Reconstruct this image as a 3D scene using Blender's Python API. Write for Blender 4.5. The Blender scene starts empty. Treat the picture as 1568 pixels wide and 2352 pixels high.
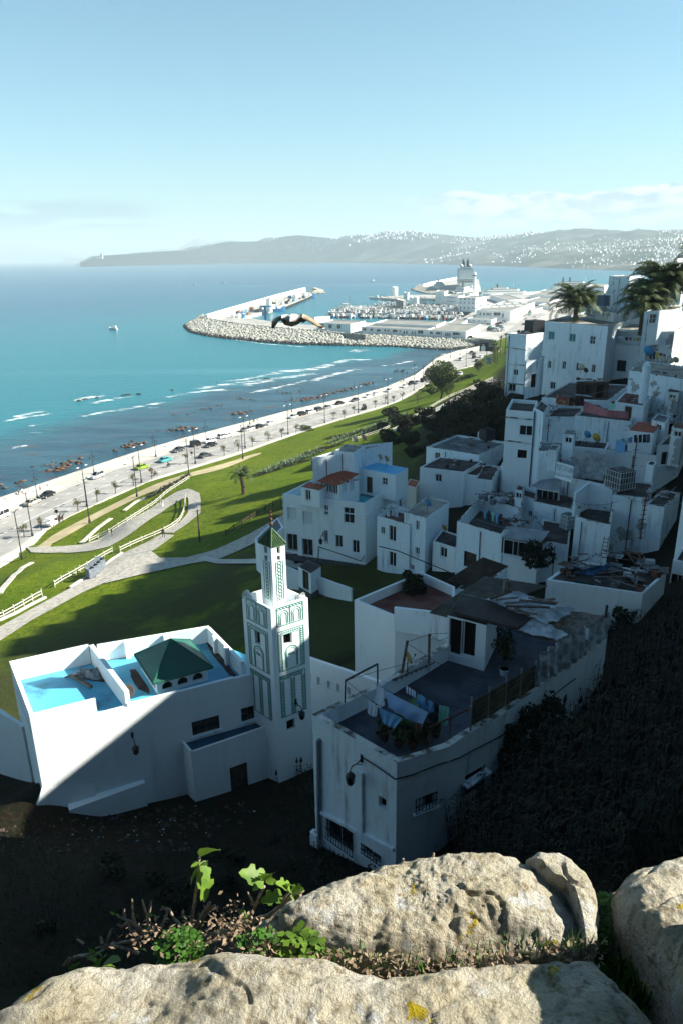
import bpy,math,random
import numpy as np
from mathutils import Vector,Matrix,noise as mn
random.seed(7);np.random.seed(7)
sc=bpy.context.scene
COL=sc.collection
# ---------------------------------------------------------------- camera
F=1680.0;PITCH=math.radians(19.35);ROLL=math.radians(0.9)
CAMZ=60.0
fw=Vector((0,math.cos(PITCH),-math.sin(PITCH)))
u0=Vector((0,math.sin(PITCH),math.cos(PITCH)));r0=Vector((1,0,0))
rt=r0*math.cos(ROLL) - u0*math.sin(ROLL)
up=u0*math.cos(ROLL) + r0*math.sin(ROLL)
CAM=Vector((0,0,CAMZ))
cd=bpy.data.cameras.new('camera');cam=bpy.data.objects.new('camera',cd);COL.objects.link(cam)
cam.matrix_world=Matrix((( rt.x,up.x,-fw.x,0),(rt.y,up.y,-fw.y,0),(rt.z,up.z,-fw.z,CAMZ),(0,0,0,1)))
cd.sensor_fit='VERTICAL';cd.sensor_height=36.0;cd.lens=36.0*F/2352.0
cd.clip_start=0.05;cd.clip_end=150000
sc.camera=cam
# ---------------------------------------------------------------- light
SUN_EL=math.radians(32.4);SUN_A=-0.015          
sdir=Vector((1,-SUN_A,0)).normalized()*math.cos(SUN_EL) + Vector((0,0,math.sin(SUN_EL)))
sd=bpy.data.lights.new('sun','SUN');sun=bpy.data.objects.new('sun',sd);COL.objects.link(sun)
sd.energy=5.0;sd.angle=math.radians(0.5);sd.color=(1.0,0.96,0.86)
sun.rotation_euler=sdir.to_track_quat('Z','Y').to_euler()
sun.location=(80,-8,120)
w=bpy.data.worlds.new('World');sc.world=w;w.use_nodes=True
nt=w.node_tree;nt.nodes.clear()
def N(nt,t,**k):
    n=nt.nodes.new(t)
    for a,b in k.items(): setattr(n,a,b)
    return n
def mth(nt,op,a,b=None,c=None,clamp=False):
    n=nt.nodes.new('ShaderNodeMath');n.operation=op;n.use_clamp=clamp
    for i,v in enumerate((a,b,c)):
        if v is None: continue
        if isinstance(v,(int,float)): n.inputs[i].default_value=v
        else: nt.links.new(v,n.inputs[i])
    return n.outputs[0]
def mixc(nt,f,a,b,mode='MIX'):
    n=nt.nodes.new('ShaderNodeMix');n.data_type='RGBA';n.blend_type=mode
    for s,v in ((0,f),(6,a),(7,b)):
        if isinstance(v,(int,float)): n.inputs[s].default_value=v
        elif isinstance(v,(tuple,list)): n.inputs[s].default_value=tuple(v)[:3] + (1,)
        else: nt.links.new(v,n.inputs[s])
    return n.outputs[2]
def smooth(nt,v,a,b,lo=0.0,hi=1.0):
    n=nt.nodes.new('ShaderNodeMapRange');n.interpolation_type='SMOOTHSTEP'
    nt.links.new(v,n.inputs[0]);n.inputs[1].default_value=a;n.inputs[2].default_value=b
    n.inputs[3].default_value=lo;n.inputs[4].default_value=hi
    return n.outputs[0]
sky=N(nt,'ShaderNodeTexSky');sky.sky_type='NISHITA';sky.sun_disc=False
sky.sun_elevation=SUN_EL;sky.sun_rotation=math.atan2(sdir.x,sdir.y)
sky.air_density=1.0;sky.dust_density=0.6;sky.ozone_density=1.6
tc=N(nt,'ShaderNodeTexCoord');sx=N(nt,'ShaderNodeSeparateXYZ');nt.links.new(tc.outputs['Generated'],sx.inputs[0])
X,Y,Z=sx.outputs
hor=mth(nt,'SQRT',mth(nt,'ADD',mth(nt,'MULTIPLY',X,X),mth(nt,'MULTIPLY',Y,Y)))
el=mth(nt,'DIVIDE',Z,mth(nt,'MAXIMUM',hor,0.01))
az=mth(nt,'ARCTAN2',X,Y)
cx=N(nt,'ShaderNodeCombineXYZ');nt.links.new(mth(nt,'MULTIPLY',az,14.0),cx.inputs[0]);nt.links.new(mth(nt,'MULTIPLY',el,42.0),cx.inputs[1]);cx.inputs[2].default_value=3.3
n1=N(nt,'ShaderNodeTexNoise');n1.inputs['Scale'].default_value=1.0;n1.inputs['Detail'].default_value=6;n1.inputs['Roughness'].default_value=0.55
nt.links.new(cx.outputs[0],n1.inputs['Vector'])
cx2=N(nt,'ShaderNodeCombineXYZ');nt.links.new(mth(nt,'MULTIPLY',az,14.0),cx2.inputs[0]);nt.links.new(mth(nt,'MULTIPLY',el,42.0),cx2.inputs[1])
cx2.inputs[2].default_value=3.3
# cumulus bank low on the right
band=mth(nt,'MULTIPLY',smooth(nt,el,0.010,0.026),smooth(nt,el,0.082,0.056))
azm=smooth(nt,az,0.02,0.2)
cm=smooth(nt,mth(nt,'ADD',n1.outputs[0],mth(nt,'MULTIPLY',mth(nt,'MULTIPLY',band,azm),0.46)),0.67,0.74)
cm=mth(nt,'MULTIPLY',cm,mth(nt,'MULTIPLY',smooth(nt,el,0.02,0.035),mth(nt,'MULTIPLY',smooth(nt,el,0.10,0.08),smooth(nt,az,0.05,0.2))))
# grey wisps low on the left
band2=mth(nt,'MULTIPLY',smooth(nt,el,0.026,0.04),smooth(nt,el,0.074,0.056))
cx3=N(nt,'ShaderNodeCombineXYZ');nt.links.new(mth(nt,'MULTIPLY',az,11.0),cx3.inputs[0]);nt.links.new(mth(nt,'MULTIPLY',el,75.0),cx3.inputs[1]);cx3.inputs[2].default_value=9.1
n3=N(nt,'ShaderNodeTexNoise');n3.inputs['Scale'].default_value=1.0;n3.inputs['Detail'].default_value=5
nt.links.new(cx3.outputs[0],n3.inputs['Vector'])
wm=mth(nt,'MULTIPLY',smooth(nt,n3.outputs[0],0.38,0.54),mth(nt,'MULTIPLY',band2,smooth(nt,az,-0.20,-0.27)))
grad=N(nt,'ShaderNodeValToRGB');nt.links.new(mth(nt,'MULTIPLY',el,0.7,clamp=True),grad.inputs[0])
cr=grad.color_ramp;cr.elements[0].position=0.0;cr.elements[0].color=(0.58,0.83,0.86,1)
cr.elements[1].position=1.0;cr.elements[1].color=(0.07,0.31,0.48,1)
for p_,c_ in ((0.095,(0.62,0.93,0.95)),(0.19,(0.62,0.93,0.92)),(0.31,(0.42,0.75,0.86)),(0.56,(0.19,0.50,0.68))):
    e_=cr.elements.new(p_);e_.color=c_+(1,)
skyc=mixc(nt,1.0,sky.outputs[0],grad.outputs[0],'MULTIPLY')
n4=N(nt,'ShaderNodeTexNoise');n4.inputs['Scale'].default_value=2.3;n4.inputs['Detail'].default_value=3;nt.links.new(cx2.outputs[0],n4.inputs['Vector'])
cloudc=mixc(nt,smooth(nt,n4.outputs[0],0.35,0.6),(2.7,3.6,4.0),(6.6,7.0,6.8))
skyc=mixc(nt,mth(nt,'MULTIPLY',cm,1.0),skyc,cloudc)
skyc=mixc(nt,mth(nt,'MULTIPLY',wm,0.95),skyc,(1.3,2.5,3.2))
bg=N(nt,'ShaderNodeBackground');bg.inputs['Strength'].default_value=0.064
nt.links.new(skyc,bg.inputs[0])
wo=N(nt,'ShaderNodeOutputWorld');nt.links.new(bg.outputs[0],wo.inputs[0])
sc.view_settings.view_transform='Standard';sc.view_settings.look='None'
sc.view_settings.exposure=1.46;sc.view_settings.gamma=1.0;sc.view_settings.use_curve_mapping=False
sc.cycles.max_bounces=6;sc.cycles.transparent_max_bounces=12;sc.cycles.volume_bounces=0
sc.cycles.use_denoising=True
# ---------------------------------------------------------------- helpers
def ray(px,py): return fw*F + rt*(px-784.0) - up*(py-1176.0)
def P(px,py,z):                       # a sight line meets the level z
    r=ray(px,py);s=(z-CAMZ)/r.z
    return CAM + r*s
def PY(px,py,y):
    r=ray(px,py);return CAM + r*(y/r.y)
def PV(px,py,a,b):                   # a sight line meets the upright plane through a and b
    r=ray(px,py);n=Vector((b.y-a.y,a.x-b.x,0))
    return CAM + r*((a-CAM).dot(n)/r.dot(n))
def tag(o,label=None,cat=None,group=None,kind=None):
    if label: o['label']=label
    if cat: o['category']=cat
    if group: o['group']=group
    if kind: o['kind']=kind
    return o
def empty(name,loc,label=None,cat=None,group=None,rz=0):
    o=bpy.data.objects.new(name,None);COL.objects.link(o);o.location=loc;o.rotation_euler=(0,0,rz)
    o.empty_display_size=0.2
    return tag(o,label,cat,group)
def kids(o):
    return [c for c in CH.get(o.name,[])]
CH={}
def setp(c,p):
    c.parent=p;CH.setdefault(p.name,[]).append(c)
def copy_tree(o,parent=None):
    c=o.copy();COL.objects.link(c)
    if parent: setp(c,parent)
    for ch in list(CH.get(o.name,[])): copy_tree(ch,c)
    return c
def wloc(o):
    v=Vector(o.location)
    while o.parent: o=o.parent;v=v + Vector(o.location)
    return v
class MB:
    def __init__(s): s.v=[];s.f=[]
    def face(s,pts):
        b=len(s.v);s.v.extend([tuple(p) for p in pts]);s.f.append(list(range(b,b+len(pts))))
    def add(s,vs,fs):
        b=len(s.v);s.v.extend([tuple(p) for p in vs]);s.f.extend([[b+i for i in f] for f in fs])
    def box(s,c,d,rz=0,rx=0,ry=0,taper=1.0):
        hx,hy,hz=d[0]/2,d[1]/2,d[2]/2
        m=Matrix.Rotation(rz,3,'Z') @ Matrix.Rotation(ry,3,'Y') @ Matrix.Rotation(rx,3,'X')
        vs=[]
        for z in (-1,1):
            t=taper if z > 0 else 1
            for x,y in ((-1,-1),(1,-1),(1,1),(-1,1)):
                vs.append(Vector(c) + m @ Vector((x*hx*t,y*hy*t,z*hz)))
        s.add(vs,[(0,3,2,1),(4,5,6,7),(0,1,5,4),(1,2,6,5),(2,3,7,6),(3,0,4,7)])
    def bar(s,a,b,w,h=None,upv=Vector((0,0,1))):   # a beam between two points
        a=Vector(a);b=Vector(b);h=h or w;d=(b-a)
        if d.length < 1e-6: return
        d=d.normalized();x=d.cross(upv)
        if x.length < 1e-3: x=d.cross(Vector((1,0,0)))
        x.normalize();y=x.cross(d).normalized()
        vs=[p + x*(i*w/2) + y*(j*h/2) for p in (a,b) for i,j in ((-1,-1),(1,-1),(1,1),(-1,1))]
        s.add(vs,[(3,2,1,0),(4,5,6,7),(0,1,5,4),(1,2,6,5),(2,3,7,6),(3,0,4,7)])
    def tube(s,pts,rad,n=6,cap=True):
        pts=[Vector(p) for p in pts];rings=[];b0=len(s.v)
        if not isinstance(rad,(list,tuple)): rad=[rad]*len(pts)
        for i,p in enumerate(pts):
            d=(pts[min(i+1,len(pts)-1)] - pts[max(i-1,0)])
            d=d.normalized() if d.length > 1e-9 else Vector((0,0,1))
            x=d.cross(Vector((0,0,1)))
            if x.length < 0.05: x=d.cross(Vector((0,1,0)))
            x.normalize();y=d.cross(x).normalized()
            for k in range(n):
                a=2*math.pi*k/n
                s.v.append(tuple(p + x*math.cos(a)*rad[i] + y*math.sin(a)*rad[i]))
        for i in range(len(pts)-1):
            for k in range(n):
                a=b0+i*n+k;c=b0+i*n+(k+1) % n
                s.f.append([a,c,c+n,a+n])
        if cap:
            s.f.append([b0+k for k in range(n)][::-1]);e=b0+(len(pts)-1)*n
            s.f.append([e+k for k in range(n)])
    def lathe(s,c,prof,n=12):
        s.tube([Vector(c)+Vector((0,0,z)) for r,z in prof],[max(r,0.001) for r,z in prof],n)
    def prism(s,poly,z0,z1):
        n=len(poly);b=len(s.v)
        s.v.extend([(p[0],p[1],z0) for p in poly]);s.v.extend([(p[0],p[1],z1) for p in poly])
        s.f.append([b+i for i in range(n)][::-1]);s.f.append([b+n+i for i in range(n)])
        for i in range(n): j=(i+1) % n;s.f.append([b+i,b+j,b+n+j,b+n+i])
    def build(s,name,m,parent=None,smooth=False):
        me=bpy.data.meshes.new(name)
        o=bpy.data.objects.new(name,me);COL.objects.link(o)
        off=Vector((0,0,0))
        if parent is not None:
            off=wloc(parent);setp(o,parent)
        v=np.array(s.v,dtype=float).reshape(-1,3) - np.array(off)
        me.from_pydata(v.tolist(),[],s.f);me.materials.append(m);me.update()
        if smooth: me.polygons.foreach_set('use_smooth',[True]*len(me.polygons))
        return o
def npmesh(name,v,f,m,parent=None,smooth=False):
    me=bpy.data.meshes.new(name);v=np.asarray(v,dtype=np.float32);f=np.asarray(f,dtype=np.int32);k=f.shape[1]
    o=bpy.data.objects.new(name,me);COL.objects.link(o)
    if parent is not None: v=v - np.array(wloc(parent),dtype=np.float32);setp(o,parent)
    me.vertices.add(len(v));me.vertices.foreach_set('co',v.ravel())
    me.loops.add(f.size);me.loops.foreach_set('vertex_index',f.ravel())
    me.polygons.add(len(f));me.polygons.foreach_set('loop_start',np.arange(0,f.size,k,dtype=np.int32))
    me.polygons.foreach_set('loop_total',np.full(len(f),k,dtype=np.int32))
    if smooth: me.polygons.foreach_set('use_smooth',np.ones(len(f),dtype=bool))
    me.materials.append(m);me.update(calc_edges=True);me.validate();return o
# ---------------------------------------------------------------- materials
MC={}
def mat(name,c1,c2=None,scale=1.0,rough=0.8,bump=0.0,bscale=None,spec=0.3,metal=0.0,detail=5,stretch=(1,1,1),lo=0.4,hi=0.62,transl=0.0,alpha=None,obj=False):
    if name in MC: return MC[name]
    m=bpy.data.materials.new(name);m.use_nodes=True;t=m.node_tree;b=t.nodes['Principled BSDF']
    b.inputs['Roughness'].default_value=rough;b.inputs['Specular IOR Level'].default_value=spec;b.inputs['Metallic'].default_value=metal
    if obj: tcn=N(t,'ShaderNodeTexCoord');vec=tcn.outputs['Object']
    else: g=N(t,'ShaderNodeNewGeometry');vec=g.outputs['Position']
    mp=N(t,'ShaderNodeMapping');t.links.new(vec,mp.inputs[0]);mp.inputs['Scale'].default_value=stretch
    if c2:
        n=N(t,'ShaderNodeTexNoise');n.inputs['Scale'].default_value=scale;n.inputs['Detail'].default_value=detail;n.inputs['Roughness'].default_value=0.6
        t.links.new(mp.outputs[0],n.inputs['Vector'])
        col=mixc(t,smooth(t,n.outputs[0],lo,hi),c1,c2);t.links.new(col,b.inputs['Base Color'])
    else: b.inputs['Base Color'].default_value=tuple(c1)+(1,)
    if bump:
        n2=N(t,'ShaderNodeTexNoise');n2.inputs['Scale'].default_value=bscale or scale*3;n2.inputs['Detail'].default_value=5
        t.links.new(mp.outputs[0],n2.inputs['Vector'])
        bp=N(t,'ShaderNodeBump');bp.inputs['Strength'].default_value=1.0;bp.inputs['Distance'].default_value=bump
        t.links.new(n2.outputs[0],bp.inputs['Height']);t.links.new(bp.outputs[0],b.inputs['Normal'])
    if transl:
        tr=N(t,'ShaderNodeBsdfTranslucent');tr.inputs[0].default_value=tuple(c1)+(1,)
        if c2: t.links.new(col,tr.inputs[0])
        mx=N(t,'ShaderNodeMixShader');mx.inputs[0].default_value=transl
        t.links.new(b.outputs[0],mx.inputs[1]);t.links.new(tr.outputs[0],mx.inputs[2])
        t.links.new(mx.outputs[0],t.nodes['Material Output'].inputs[0])
    MC[name]=m;return m
def plaster(name,base=(0.82,0.87,0.88),dirt=(0.33,0.33,0.30),amt=0.35,peel=None,plo=0.62,pscale=0.35,seed=0.0):
    if name in MC: return MC[name]
    m=bpy.data.materials.new(name);m.use_nodes=True;t=m.node_tree;b=t.nodes['Principled BSDF']
    b.inputs['Roughness'].default_value=0.9;b.inputs['Specular IOR Level'].default_value=0.15
    g=N(t,'ShaderNodeNewGeometry')
    def nz(scale,st,det=5,off=0.0):
        mp=N(t,'ShaderNodeMapping');t.links.new(g.outputs['Position'],mp.inputs[0]);mp.inputs['Scale'].default_value=st;mp.inputs['Location'].default_value=(seed+off,seed*0.7,off)
        n=N(t,'ShaderNodeTexNoise');n.inputs['Scale'].default_value=scale;n.inputs['Detail'].default_value=det;n.inputs['Roughness'].default_value=0.62
        t.links.new(mp.outputs[0],n.inputs['Vector']);return n.outputs[0]
    streak=smooth(t,nz(1.9,(1,1,0.10),5),0.50,0.78)
    blot=smooth(t,nz(0.35,(1,1,1),5,7.0),0.40,0.66)
    fine=nz(3.5,(1,1,0.6),6,3.0)
    f=mth(t,'MULTIPLY',mth(t,'ADD',mth(t,'MULTIPLY',streak,mth(t,'ADD',blot,0.25)),mth(t,'MULTIPLY',smooth(t,fine,0.5,0.8),0.35)),amt,clamp=True)
    col=mixc(t,f,base,dirt)
    col=mixc(t,smooth(t,nz(0.16,(1,1,1),3,11.0),0.3,0.7,0.0,0.22),col,(0.62,0.68,0.68))
    if peel:
        pk=smooth(t,nz(pscale,(1,1,1),6,21.0),plo,plo+0.02)
        col=mixc(t,pk,col,peel)
    t.links.new(col,b.inputs['Base Color'])
    bp=N(t,'ShaderNodeBump');bp.inputs['Distance'].default_value=0.016;bp.inputs['Strength'].default_value=0.7
    t.links.new(fine,bp.inputs['Height']);t.links.new(bp.outputs[0],b.inputs['Normal'])
    MC[name]=m;return m
WHITE=plaster('lime_wash',amt=0.32)
WHITE2=plaster('old_lime_wash',base=(.77,.86,.90),dirt=(.2,.2,.18),amt=.85,seed=5)
WHITE3=plaster('weathered_lime_wash',base=(0.72,0.81,0.85),dirt=(.18,.18,.17),amt=1.0,peel=(0.34,0.35,0.34),plo=0.585,seed=9)
PEEL=plaster('peeling_wash',base=(0.72,0.75,0.75),amt=0.6,peel=(0.20,0.11,0.08),plo=0.655,pscale=0.9,seed=31)
GREYP=plaster('bare_render',base=(0.70,0.73,0.73),amt=0.8,peel=(0.33,0.34,0.33),plo=0.49,pscale=0.4,seed=14)
BEIGE=plaster('cream_wash',base=(0.70,0.66,0.55),amt=0.6,seed=3)
PORTW=plaster('port_white',base=(0.80,0.80,0.76),amt=0.12,seed=2)
PLINTH=mat('dark_plinth',(0.05,0.055,0.07),(0.09,0.09,0.1),1.5)
ROOFD=mat('tar_roof',(0.045,0.032,0.028),(0.11,0.10,0.095),0.5,0.95,0.03,3,lo=0.35,hi=0.75)
ROOFG=mat('grey_screed',(0.11,0.12,0.13),(0.24,0.25,0.25),0.45,0.9,0.02,4,lo=0.35,hi=0.72)
ROOFR=mat('red_screed',(0.13,0.04,0.03),(0.18,0.09,0.07),0.5,0.9,0.02,4)
ROOFL=mat('sun_bleached_screed',(0.36,0.34,0.28),(0.22,0.21,0.18),0.5,0.9,0.02,4)
def rbf_blue():
    return mat('blue_floor_paint',(0.10,0.42,0.60),(0.045,0.15,0.21),0.45,0.55,0.01,3,lo=0.46,hi=0.72,detail=8)
BLUE=rbf_blue()
BLUE2=mat('sky_blue_paint',(0.08,0.42,0.72),(0.14,0.5,0.72),0.8,0.6)
TEALP=mat('turquoise_paint',(0.10,0.52,0.56),(0.08,0.42,0.5),0.8,0.6)
GLASS=mat('dark_pane',(0.012,0.014,0.018),None,rough=0.12,spec=0.5)
GLASST=mat('teal_pane',(0.03,0.22,0.25),(0.02,0.15,0.18),1.0,rough=0.2,spec=0.5)
HOLE=mat('dark_interior',(0.012,0.009,0.009),(0.02,0.016,0.015),1.0,1.0,spec=0.0)
ALU=mat('white_metal_frame',(0.62,0.66,0.68),None,rough=0.45)
IRON=mat('black_iron',(0.02,0.02,0.022),None,rough=0.5)
WOODD=mat('dark_wood',(0.045,0.026,0.018),(0.09,0.06,0.04),3,0.85,stretch=(1,1,.3))
WOODW=mat('weathered_wood',(0.20,0.17,0.14),(0.10,0.08,0.065),4,0.9,0.01,12)
RUST=mat('rusty_iron',(0.14,0.055,0.03),(0.08,0.04,0.03),5,0.85)
GREEN=mat('green_paint',(0.02,0.125,0.085),(0.025,0.10,0.075),0.8,0.42,0.004,3)
GREENL=mat('green_zellige',(0.06,0.25,0.19),(0.10,0.30,0.24),4,0.5)
GREENT=mat('glazed_green_tile',(0.03,0.10,0.045),(0.10,0.15,0.05),6,0.35)
TERRA=mat('red_roof_tile',(0.42,0.10,0.045),(0.26,0.07,0.04),2.5,0.8)
TARP=mat('white_tarp',(0.52,0.56,0.58),(0.30,0.33,0.34),1.6,0.55,0.03,2)
CLOTHW=mat('white_cloth',(0.62,0.68,0.76),None,rough=0.9,transl=0.25)
CORR=mat('corrugated_sheet',(0.13,0.12,0.105),(0.19,0.175,0.15),1.2,0.7)
CORRW=mat('pale_corrugated_sheet',(0.42,0.46,0.47),(0.30,0.33,0.34),1.2,0.6)
COPE=mat('stained_coping',(.62,.62,.56),(.10,.085,.06),1.1,.95,.02,5,lo=.42,hi=.6)
# ---------------------------------------------------------------- terrain
ctl=[]
def C(px,py,z): q=P(px,py,z);ctl.append((q.x,q.y,z))
SEAW=[(-260,1222),(-120,1180),(0,1144),(161,1089),(308,1040),(421,1007),(574,967),(664,943),(812,910),(883,890),(916,876),(953,861),(1002,823),(1021,815),(1048,806),(1092,797),(1133,788)]
LAWN=[(-260,1425),(-120,1365),(0,1308),(40,1283),(80,1253),(106,1222),(154,1192),(205,1165),(256,1141),(315,1117),(366,1101),(432,1081),(513,1057),(574,1037),(640,1013),(720,985),(800,960),(870,940),(920,921),(950,905),(985,880),(1020,862),(1050,850),(1090,842),(1120,815)]
for a in SEAW: C(a[0],a[1],4.0)
for a in LAWN: C(a[0],a[1],4.2)
for a,b in zip(SEAW[:-1],SEAW[1:]):
    p=P(a[0],a[1],4);q=P(b[0],b[1],4);n=Vector((-(q.y-p.y),q.x-p.x,0)).normalized();mdl=(p+q)/2
    for dd,zz in ((5,-1.5),(25,-3.0),(80,-6)): s_=mdl + n*dd;ctl.append((s_.x,s_.y,zz))
    s_=mdl - n*8;ctl.append((s_.x,s_.y,4.0))
for a in [(75,1265,5),(100,1262,5.3),(230,1243,6.8),(374,1160,8.5),(440,1122,10),(458,1150,11.2),(440,1185,12),(376,1228,13.2),(280,1290,14.4),(150,1370,15.5),(0,1452,16.4),(-200,1560,18),
          (250,1180,6),(430,1095,7.5),(150,1222,5),(300,1200,9.5),(560,1075,7),(700,1055,11),(850,1000,12.3),(930,955,13),(1050,880,14.2),(1140,868,16),(850,955,7.5),(700,1010,7),(980,915,9),
          (560,1134,14),(500,1180,14.5),(600,1160,16.5),(630,1130,16),(500,1275,17),(574,1235,18),(640,1190,19),(400,1290,16),
          (300,1420,19),(500,1400,20.5),(150,1450,18.5),(0,1560,19.5),(-150,1650,22),(560,1330,21),(657,1322,23.8),(760,1400,24.6),(730,1450,25.5),(780,1500,27),(837,1354,24),(100,1300,12),(0,1350,13.2),(200,1310,12.5),
          (97,1806,32.6),(240,1890,31),(430,1850,30.6),(545,1830,30.6),(700,1745,30.2),(20,1830,31.5),(-100,1750,28),(100,1900,32.5),(400,1930,33),
          (500,2010,36),(200,2010,36.6),(700,1990,35),(904,1985,33.6),(1020,1890,34.2),(1250,1690,35.4),(1300,1950,41),(1500,1950,44),(1450,1720,42.4),(1560,1620,42),(1480,1460,35.5),(1400,1540,35.5),(200,2200,39),(700,2250,40),(-100,2100,38),
          (1160,940,31),(1172,906,37.8),(1222,912,37.6),(1150,925,32),(1000,950,17),(980,1000,20),(1100,900,20),(930,1060,19),(1130,1000,26),(1250,1100,29),(1400,1200,32),(1500,1300,33),(1100,1250,28),(950,1300,25.5),(1400,1000,37),(1250,860,35),(1400,850,37),(1540,900,40),(1540,700,42),(1400,700,36),(1240,760,22),(1180,800,12)]:
    C(*a)
for a in [(0,9,46),(-10,9,45),(12,9,48),(0,1,56.5),(-12,1,56),(14,1,57),(0,-20,58),(-40,-10,50),(40,-10,60),(-40,15,38),(34,18,52),(45,45,52),(75,80,52),(100,120,50),(130,200,40),(160,300,20),(-70,40,22),(0,5.5,52),(3,5.5,53),(-4,5.5,51)]: ctl.append(a)
ctl=np.array(ctl,dtype=float)
def _k(r): return r
_n=len(ctl);_A=np.zeros((_n+3,_n+3));_d=np.sqrt(((ctl[:,None,:2]-ctl[None,:,:2])**2).sum(-1))
_A[:_n,:_n]=-_k(_d) - np.eye(_n)*0.6;_A[:_n,_n]=1;_A[:_n,_n+1:]=ctl[:,:2];_A[_n,:_n]=1;_A[_n+1:,:_n]=ctl[:,:2].T
_w=np.linalg.solve(_A,np.concatenate([ctl[:,2],[0,0,0]]))
def Gv(x,y):
    x=np.atleast_1d(x).astype(float);y=np.atleast_1d(y).astype(float);out=np.empty(len(x))
    for i in range(0,len(x),20000):
        xs=x[i:i+20000];ys=y[i:i+20000]
        d=np.sqrt((xs[:,None]-ctl[None,:,0])**2 + (ys[:,None]-ctl[None,:,1])**2)
        out[i:i+20000]=-d @ _w[:_n] + _w[_n] + xs*_w[_n+1] + ys*_w[_n+2]
    return out
def G(x,y): return float(Gv([x],[y])[0])
# mesh of the ground: fan of rings round the viewpoint; G is then read from this mesh
NA,NR=330,330
ang=np.linspace(math.radians(-64),math.radians(70),NA);rad=1.2*np.exp(np.linspace(0,math.log(620/1.2),NR))
AA,RR=np.meshgrid(ang,rad);gx=(np.sin(AA)*RR).ravel();gy=(np.cos(AA)*RR - 2.0).ravel();gz=Gv(gx,gy)
_S=np.array([tuple(P(a[0],a[1],4.0))[:2] for a in SEAW]);_L=np.array([tuple(P(a[0],a[1],4.0))[:2] for a in LAWN])
_S=_S[np.argsort(_S[:,0])];_L=_L[np.argsort(_L[:,0])]
yS=np.interp(gx,_S[:,0],_S[:,1]);yL=np.interp(gx,_L[:,0],_L[:,1]);inr=(gx > _S[0,0]) & (gx < _L[-1,0]+5)
tl=np.clip((yL-gy)/9.0,0,1);tl=tl*tl*(3-2*tl)
gz=np.where(inr & (gy < yL),4.0+(gz-4.0)*tl,gz);gz=np.where(inr & (gy >= yL) & (gy <= yS),3.98,gz)
gz=np.where(inr & (gy > yS),np.minimum(4.0-(gy-yS)*1.2,gz),gz);gz=np.where(inr & (gy > yS),np.maximum(gz,-5),gz)
ZG=gz.reshape(NR,NA)
la=(NA-1)/(ang[-1]-ang[0]);lr=(NR-1)/math.log(620/1.2)
def GM(x,y):
    a=math.atan2(x,y+2.0);r=math.hypot(x,y+2.0)
    i=(math.log(max(r,1.21)/1.2))*lr;j=(a-ang[0])*la
    i=min(max(i,0),NR-1.001);j=min(max(j,0),NA-1.001);i0=int(i);j0=int(j);fi=i-i0;fj=j-j0
    return (ZG[i0,j0]*(1-fi)*(1-fj)+ZG[i0+1,j0]*fi*(1-fj)+ZG[i0,j0+1]*(1-fi)*fj+ZG[i0+1,j0+1]*fi*fj)
def hit(px,py,off=0.0):
    r=ray(px,py).normalized();t=3.0;last=t
    while t < 1500:
        q=CAM + r*t
        if q.z < GM(q.x,q.y) + off:
            lo,hi=last,t
            for _ in range(18):
                md=(lo+hi)/2;q=CAM + r*md
                if q.z < GM(q.x,q.y)+off: hi=md
                else: lo=md
            return CAM + r*hi
        last=t;t *= 1.012
    return P(px,py,4)
idx=np.arange(NR*NA).reshape(NR,NA)
fq=np.stack([idx[:-1,:-1],idx[:-1,1:],idx[1:,1:],idx[1:,:-1]],-1).reshape(-1,4)
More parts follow.
